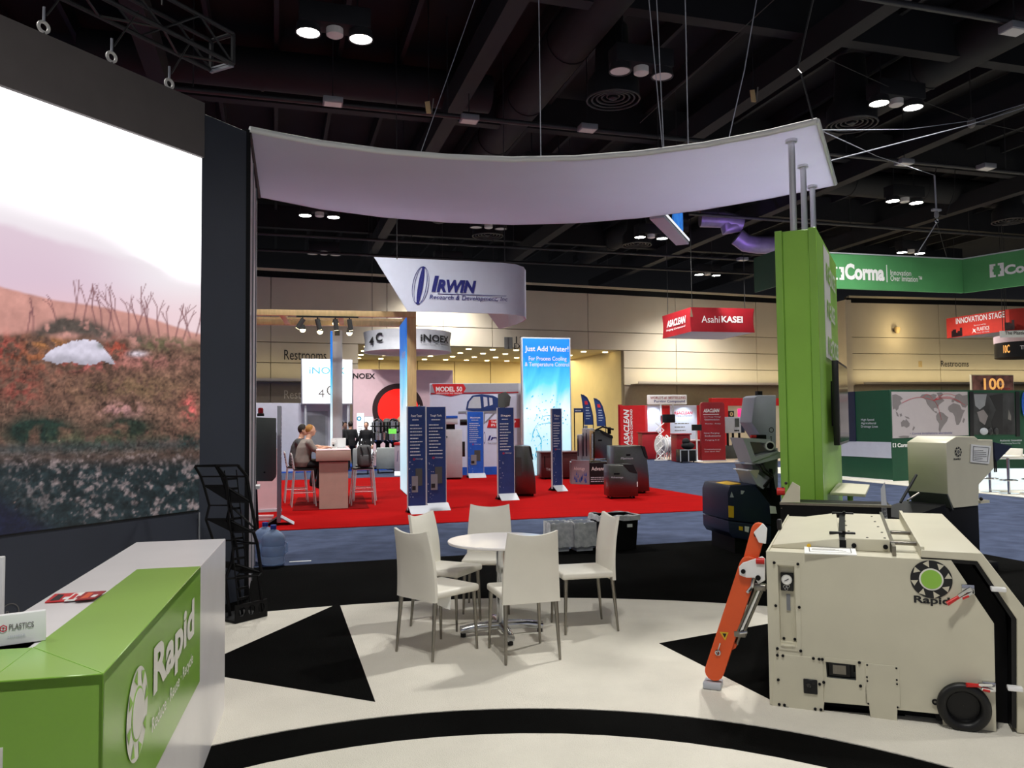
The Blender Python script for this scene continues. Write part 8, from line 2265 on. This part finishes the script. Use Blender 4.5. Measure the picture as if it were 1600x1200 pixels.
# wires
def wire(label, pts, r=0.006, m=m_midgrey):
    P_ = [Vector(p_) for p_ in pts]
    return tag(MB().tube(P_, r, 5).build('rigging_wire', m, None), label, 'wire')
def front_at(px):
    k = min(range(len(front) - 1), key=lambda i: abs((front[i][0] + front[i + 1][0]) / 2 - px))
    u = (px - front[k][0]) / (front[k + 1][0] - front[k][0]); p_ = fp[k].lerp(fp[k + 1], u); return Vector((p_.x, p_.y, ZC + 0.05))
wire('thin rigging wire rising straight from the middle of the canopy', [front_at(845), front_at(845) + Vector((0.0, 0.02, 5.4))])
q = front_at(1036); wire('left of two thin wires fanning up from the canopy right of its middle', [q, at(1014, 0, q.y), at(1014, 0, q.y) + Vector((-0.1, 0, 2.2))], 0.005)
q = front_at(1038); wire('right of two thin wires fanning up from the canopy right of its middle', [q, at(1026, 0, q.y), at(1026, 0, q.y) + Vector((-0.1, 0, 2.2))], 0.005)
q = front_at(1076); wire('thin vertical wire right of the two fanning wires', [q, q + Vector((0, 0, 5.4))])
q = front_at(1140); wire('bent thin wire near the right end of the canopy', [q, at(1163, 110, q.y), at(1182, 0, q.y), at(1190, -60, q.y + 0.1)])
q = front_at(1271); wire('dark sling rising from the canopy tip', [q, at(1252, 115, q.y), at(1246, 108, q.y + 0.3), at(1290, -90, q.y + 0.3)], 0.01, m_pipe)
q = front_at(657); q2 = at(659, 247, q.y + 0.0); wire('long thin wire slanting up over the left half of the canopy', [q, at(686, 158, q.y + 0.6), at(742, 0, q.y + 1.5), at(775, -90, q.y + 2)], 0.005)
q = bp_[-1]; e_ = fp[-1].lerp(bp_[-1], 0.62); e_ = Vector((e_.x, e_.y, ZC + 0.05))
wire('taut wire from the canopy end rising right to the ceiling', [e_, at(1515, 195, 12.0), at(1600, 168, 13.5), at(1760, 110, 16)], 0.008)
e2 = fp[-1].lerp(bp_[-1], 0.15); e2 = Vector((e2.x, e2.y, ZC + 0.05))
wire('slack wire sagging right from the canopy tip', [e2, at(1345, 203, 11), at(1420, 202, 12), at(1515, 189, 13.5), at(1640, 150, 15)], 0.006)
wire('wire running down right from the canopy tip to the chain', [e2, at(1370, 244, 14.0), at(1461, 274, 20.6)], 0.006)
wire('long thin wire crossing above the right side of the ceiling', [at(1000, 192, 17), at(1100, 100, 15), at(1200, 8, 13.2), at(1290, -75, 12)], 0.008, m_pipe)
wire('wire from the upper strap to the hoist at right', [at(1278, 85, 16), at(1420, 150, 17.5), at(1518, 188, 19), at(1640, 215, 20)], 0.008, m_pipe)
# chain hoist over the green banner
p = at(1463, 330, 20.8)
t = thing('chain_hoist', 'small steel chain hoist hanging above the green banner', 'hoist', (p.x, p.y, p.z), 0.3)
MB().box(-0.13, 0.13, -0.05, 0.05, 0.0, 0.06).build('beam_plate', m_midgrey, t, 0.01); MB().lathe([(0.03, -0.18), (0.06, -0.14), (0.06, -0.05), (0.04, 0)], 12).build('motor', m_grey, t, smooth=True); MB().ring((0, 0, -0.25), 0.05, 0.018, 'y', 16, 6).build('hook', m_chrome, t, smooth=True)
MB().cyl((0, 0, 0.06), (-0.02, 0, at(1462, 275, 20.8).z - p.z), 0.022, n=8).build('chain', m_midgrey, t)
MB().cyl((0, 0, -0.3), Vector(at(1430, 400, 20.9)) - p if False else (at(1428, 402, 21.0) - p), 0.014, n=6).build('left_sling', m_midgrey, t); MB().cyl((0, 0, -0.3), at(1505, 406, 21.5) - p, 0.008, n=6).build('right_sling', m_pipe, t)
MB().cyl((-0.02, 0, at(1462, 275, 20.8).z - p.z), at(1480, 245, 21.2) - p, 0.012, n=6).build('upper_sling', m_pipe, t)
MB().tube([(0.02, 0, -0.1), at(1485, 335, 20.9) - p, at(1505, 295, 21.0) - p, at(1512, 250, 21.2) - p], 0.012, 6).build('control_cable', m_pipe, t)
p = at(1518, 192, 19.0)
t = thing('chain_hoist', 'dark hoist motor where the taut wires cross at right', 'hoist', (p.x, p.y, p.z), 0.2)
MB().ball((0, 0, 0), 0.1, 0.1, 0.13, 12, 8).build('motor', m_greyink, t, smooth=True); MB().cyl((0.1, 0, -0.04), (0.35, 0, -0.02), 0.03, n=8).build('clevis', m_pipe, t); MB().cyl((0.0, 0, 0.1), (0.0, 0, 10.4 - p.z), 0.012, n=6).build('chain', m_pipe, t)
# straps on the beams
for px, py, lab in ((1240, 103, 'pale strap end on the ceiling beam, left of the pair'), (1275, 72, 'pale strap end on the ceiling beam, right of the pair'), (670, 168, 'pale strap end beside the pipe above the canopy'), (1178, 150, 'pale strap end on the ceiling beam above the canopy right')):
    p = at(px, py, 16.5)
    t = thing('strap_end', lab, 'strap', (p.x, p.y, p.z), 0.2, 'pale strap ends on the ceiling beams')
    MB().hexa([(-0.05, 0, -0.12), (0.05, 0, -0.12), (0.05, 0.03, -0.12), (-0.05, 0.03, -0.12), (-0.08, 0, 0.12), (0.02, 0, 0.14), (0.02, 0.03, 0.14), (-0.08, 0.03, 0.12)]).build('webbing', m_tan, t); MB().cyl((0.06, 0.01, -0.1), (0.1, 0.01, 0.2), 0.015, n=6).build('tail', m_greyink, t)
    MB().cyl((0, 0.02, 0.1), (0, 0.02, 10.59 - p.z), 0.012, n=5).build('sling', m_beam, t)
# suspension cables of the hanging signs
for nm_, offs in (('hanging_banner', ((0.5, 0), (3.0, 0.2))), ('ring_sign', ((-1.4, 0), (1.4, 0), (0.0, 1.4))), ('hanging_cube_sign', ((0.1, 0.1), (2.3, 0.1), (0.1, 2.3))), ('stage_sign', ((0.5, 0.04), (3, 0.04))), ('screen_cube', ((0.3, 0.17), (2.5, 0.17))), ('drum_sign', ((-1, 0), (1, 0))), ('white_ring_banner', ((0.2, 0.02), (1.5, 0.02)))):
    o = bpy.data.objects[nm_]
    ztop_ = max(v_.co.z for c_ in o.children for v_ in c_.data.vertices)
    for x, y in offs: MB().cyl((x, y, ztop_ - 0.03), (x, y, 10.5), 0.012, n=5).build('suspension_cable', m_pipe, o)
for k, (px, py, lab) in enumerate(((580, 816, 'white floor tape piece at the near edge of the red carpet'), (474, 880, 'white floor tape piece at the edge of the black carpet'))):
    p = gr(px, py + 1 if not k else py)
    t = thing('floor_tape', lab, 'tape', (p.x - 0.1, p.y - (0.1 if not k else -0.12), 0.0005), 0.25)
    MB().box(-0.1, 0.16, -0.02, 0.02, 0, 0.003).build('strip', m_paper, t)
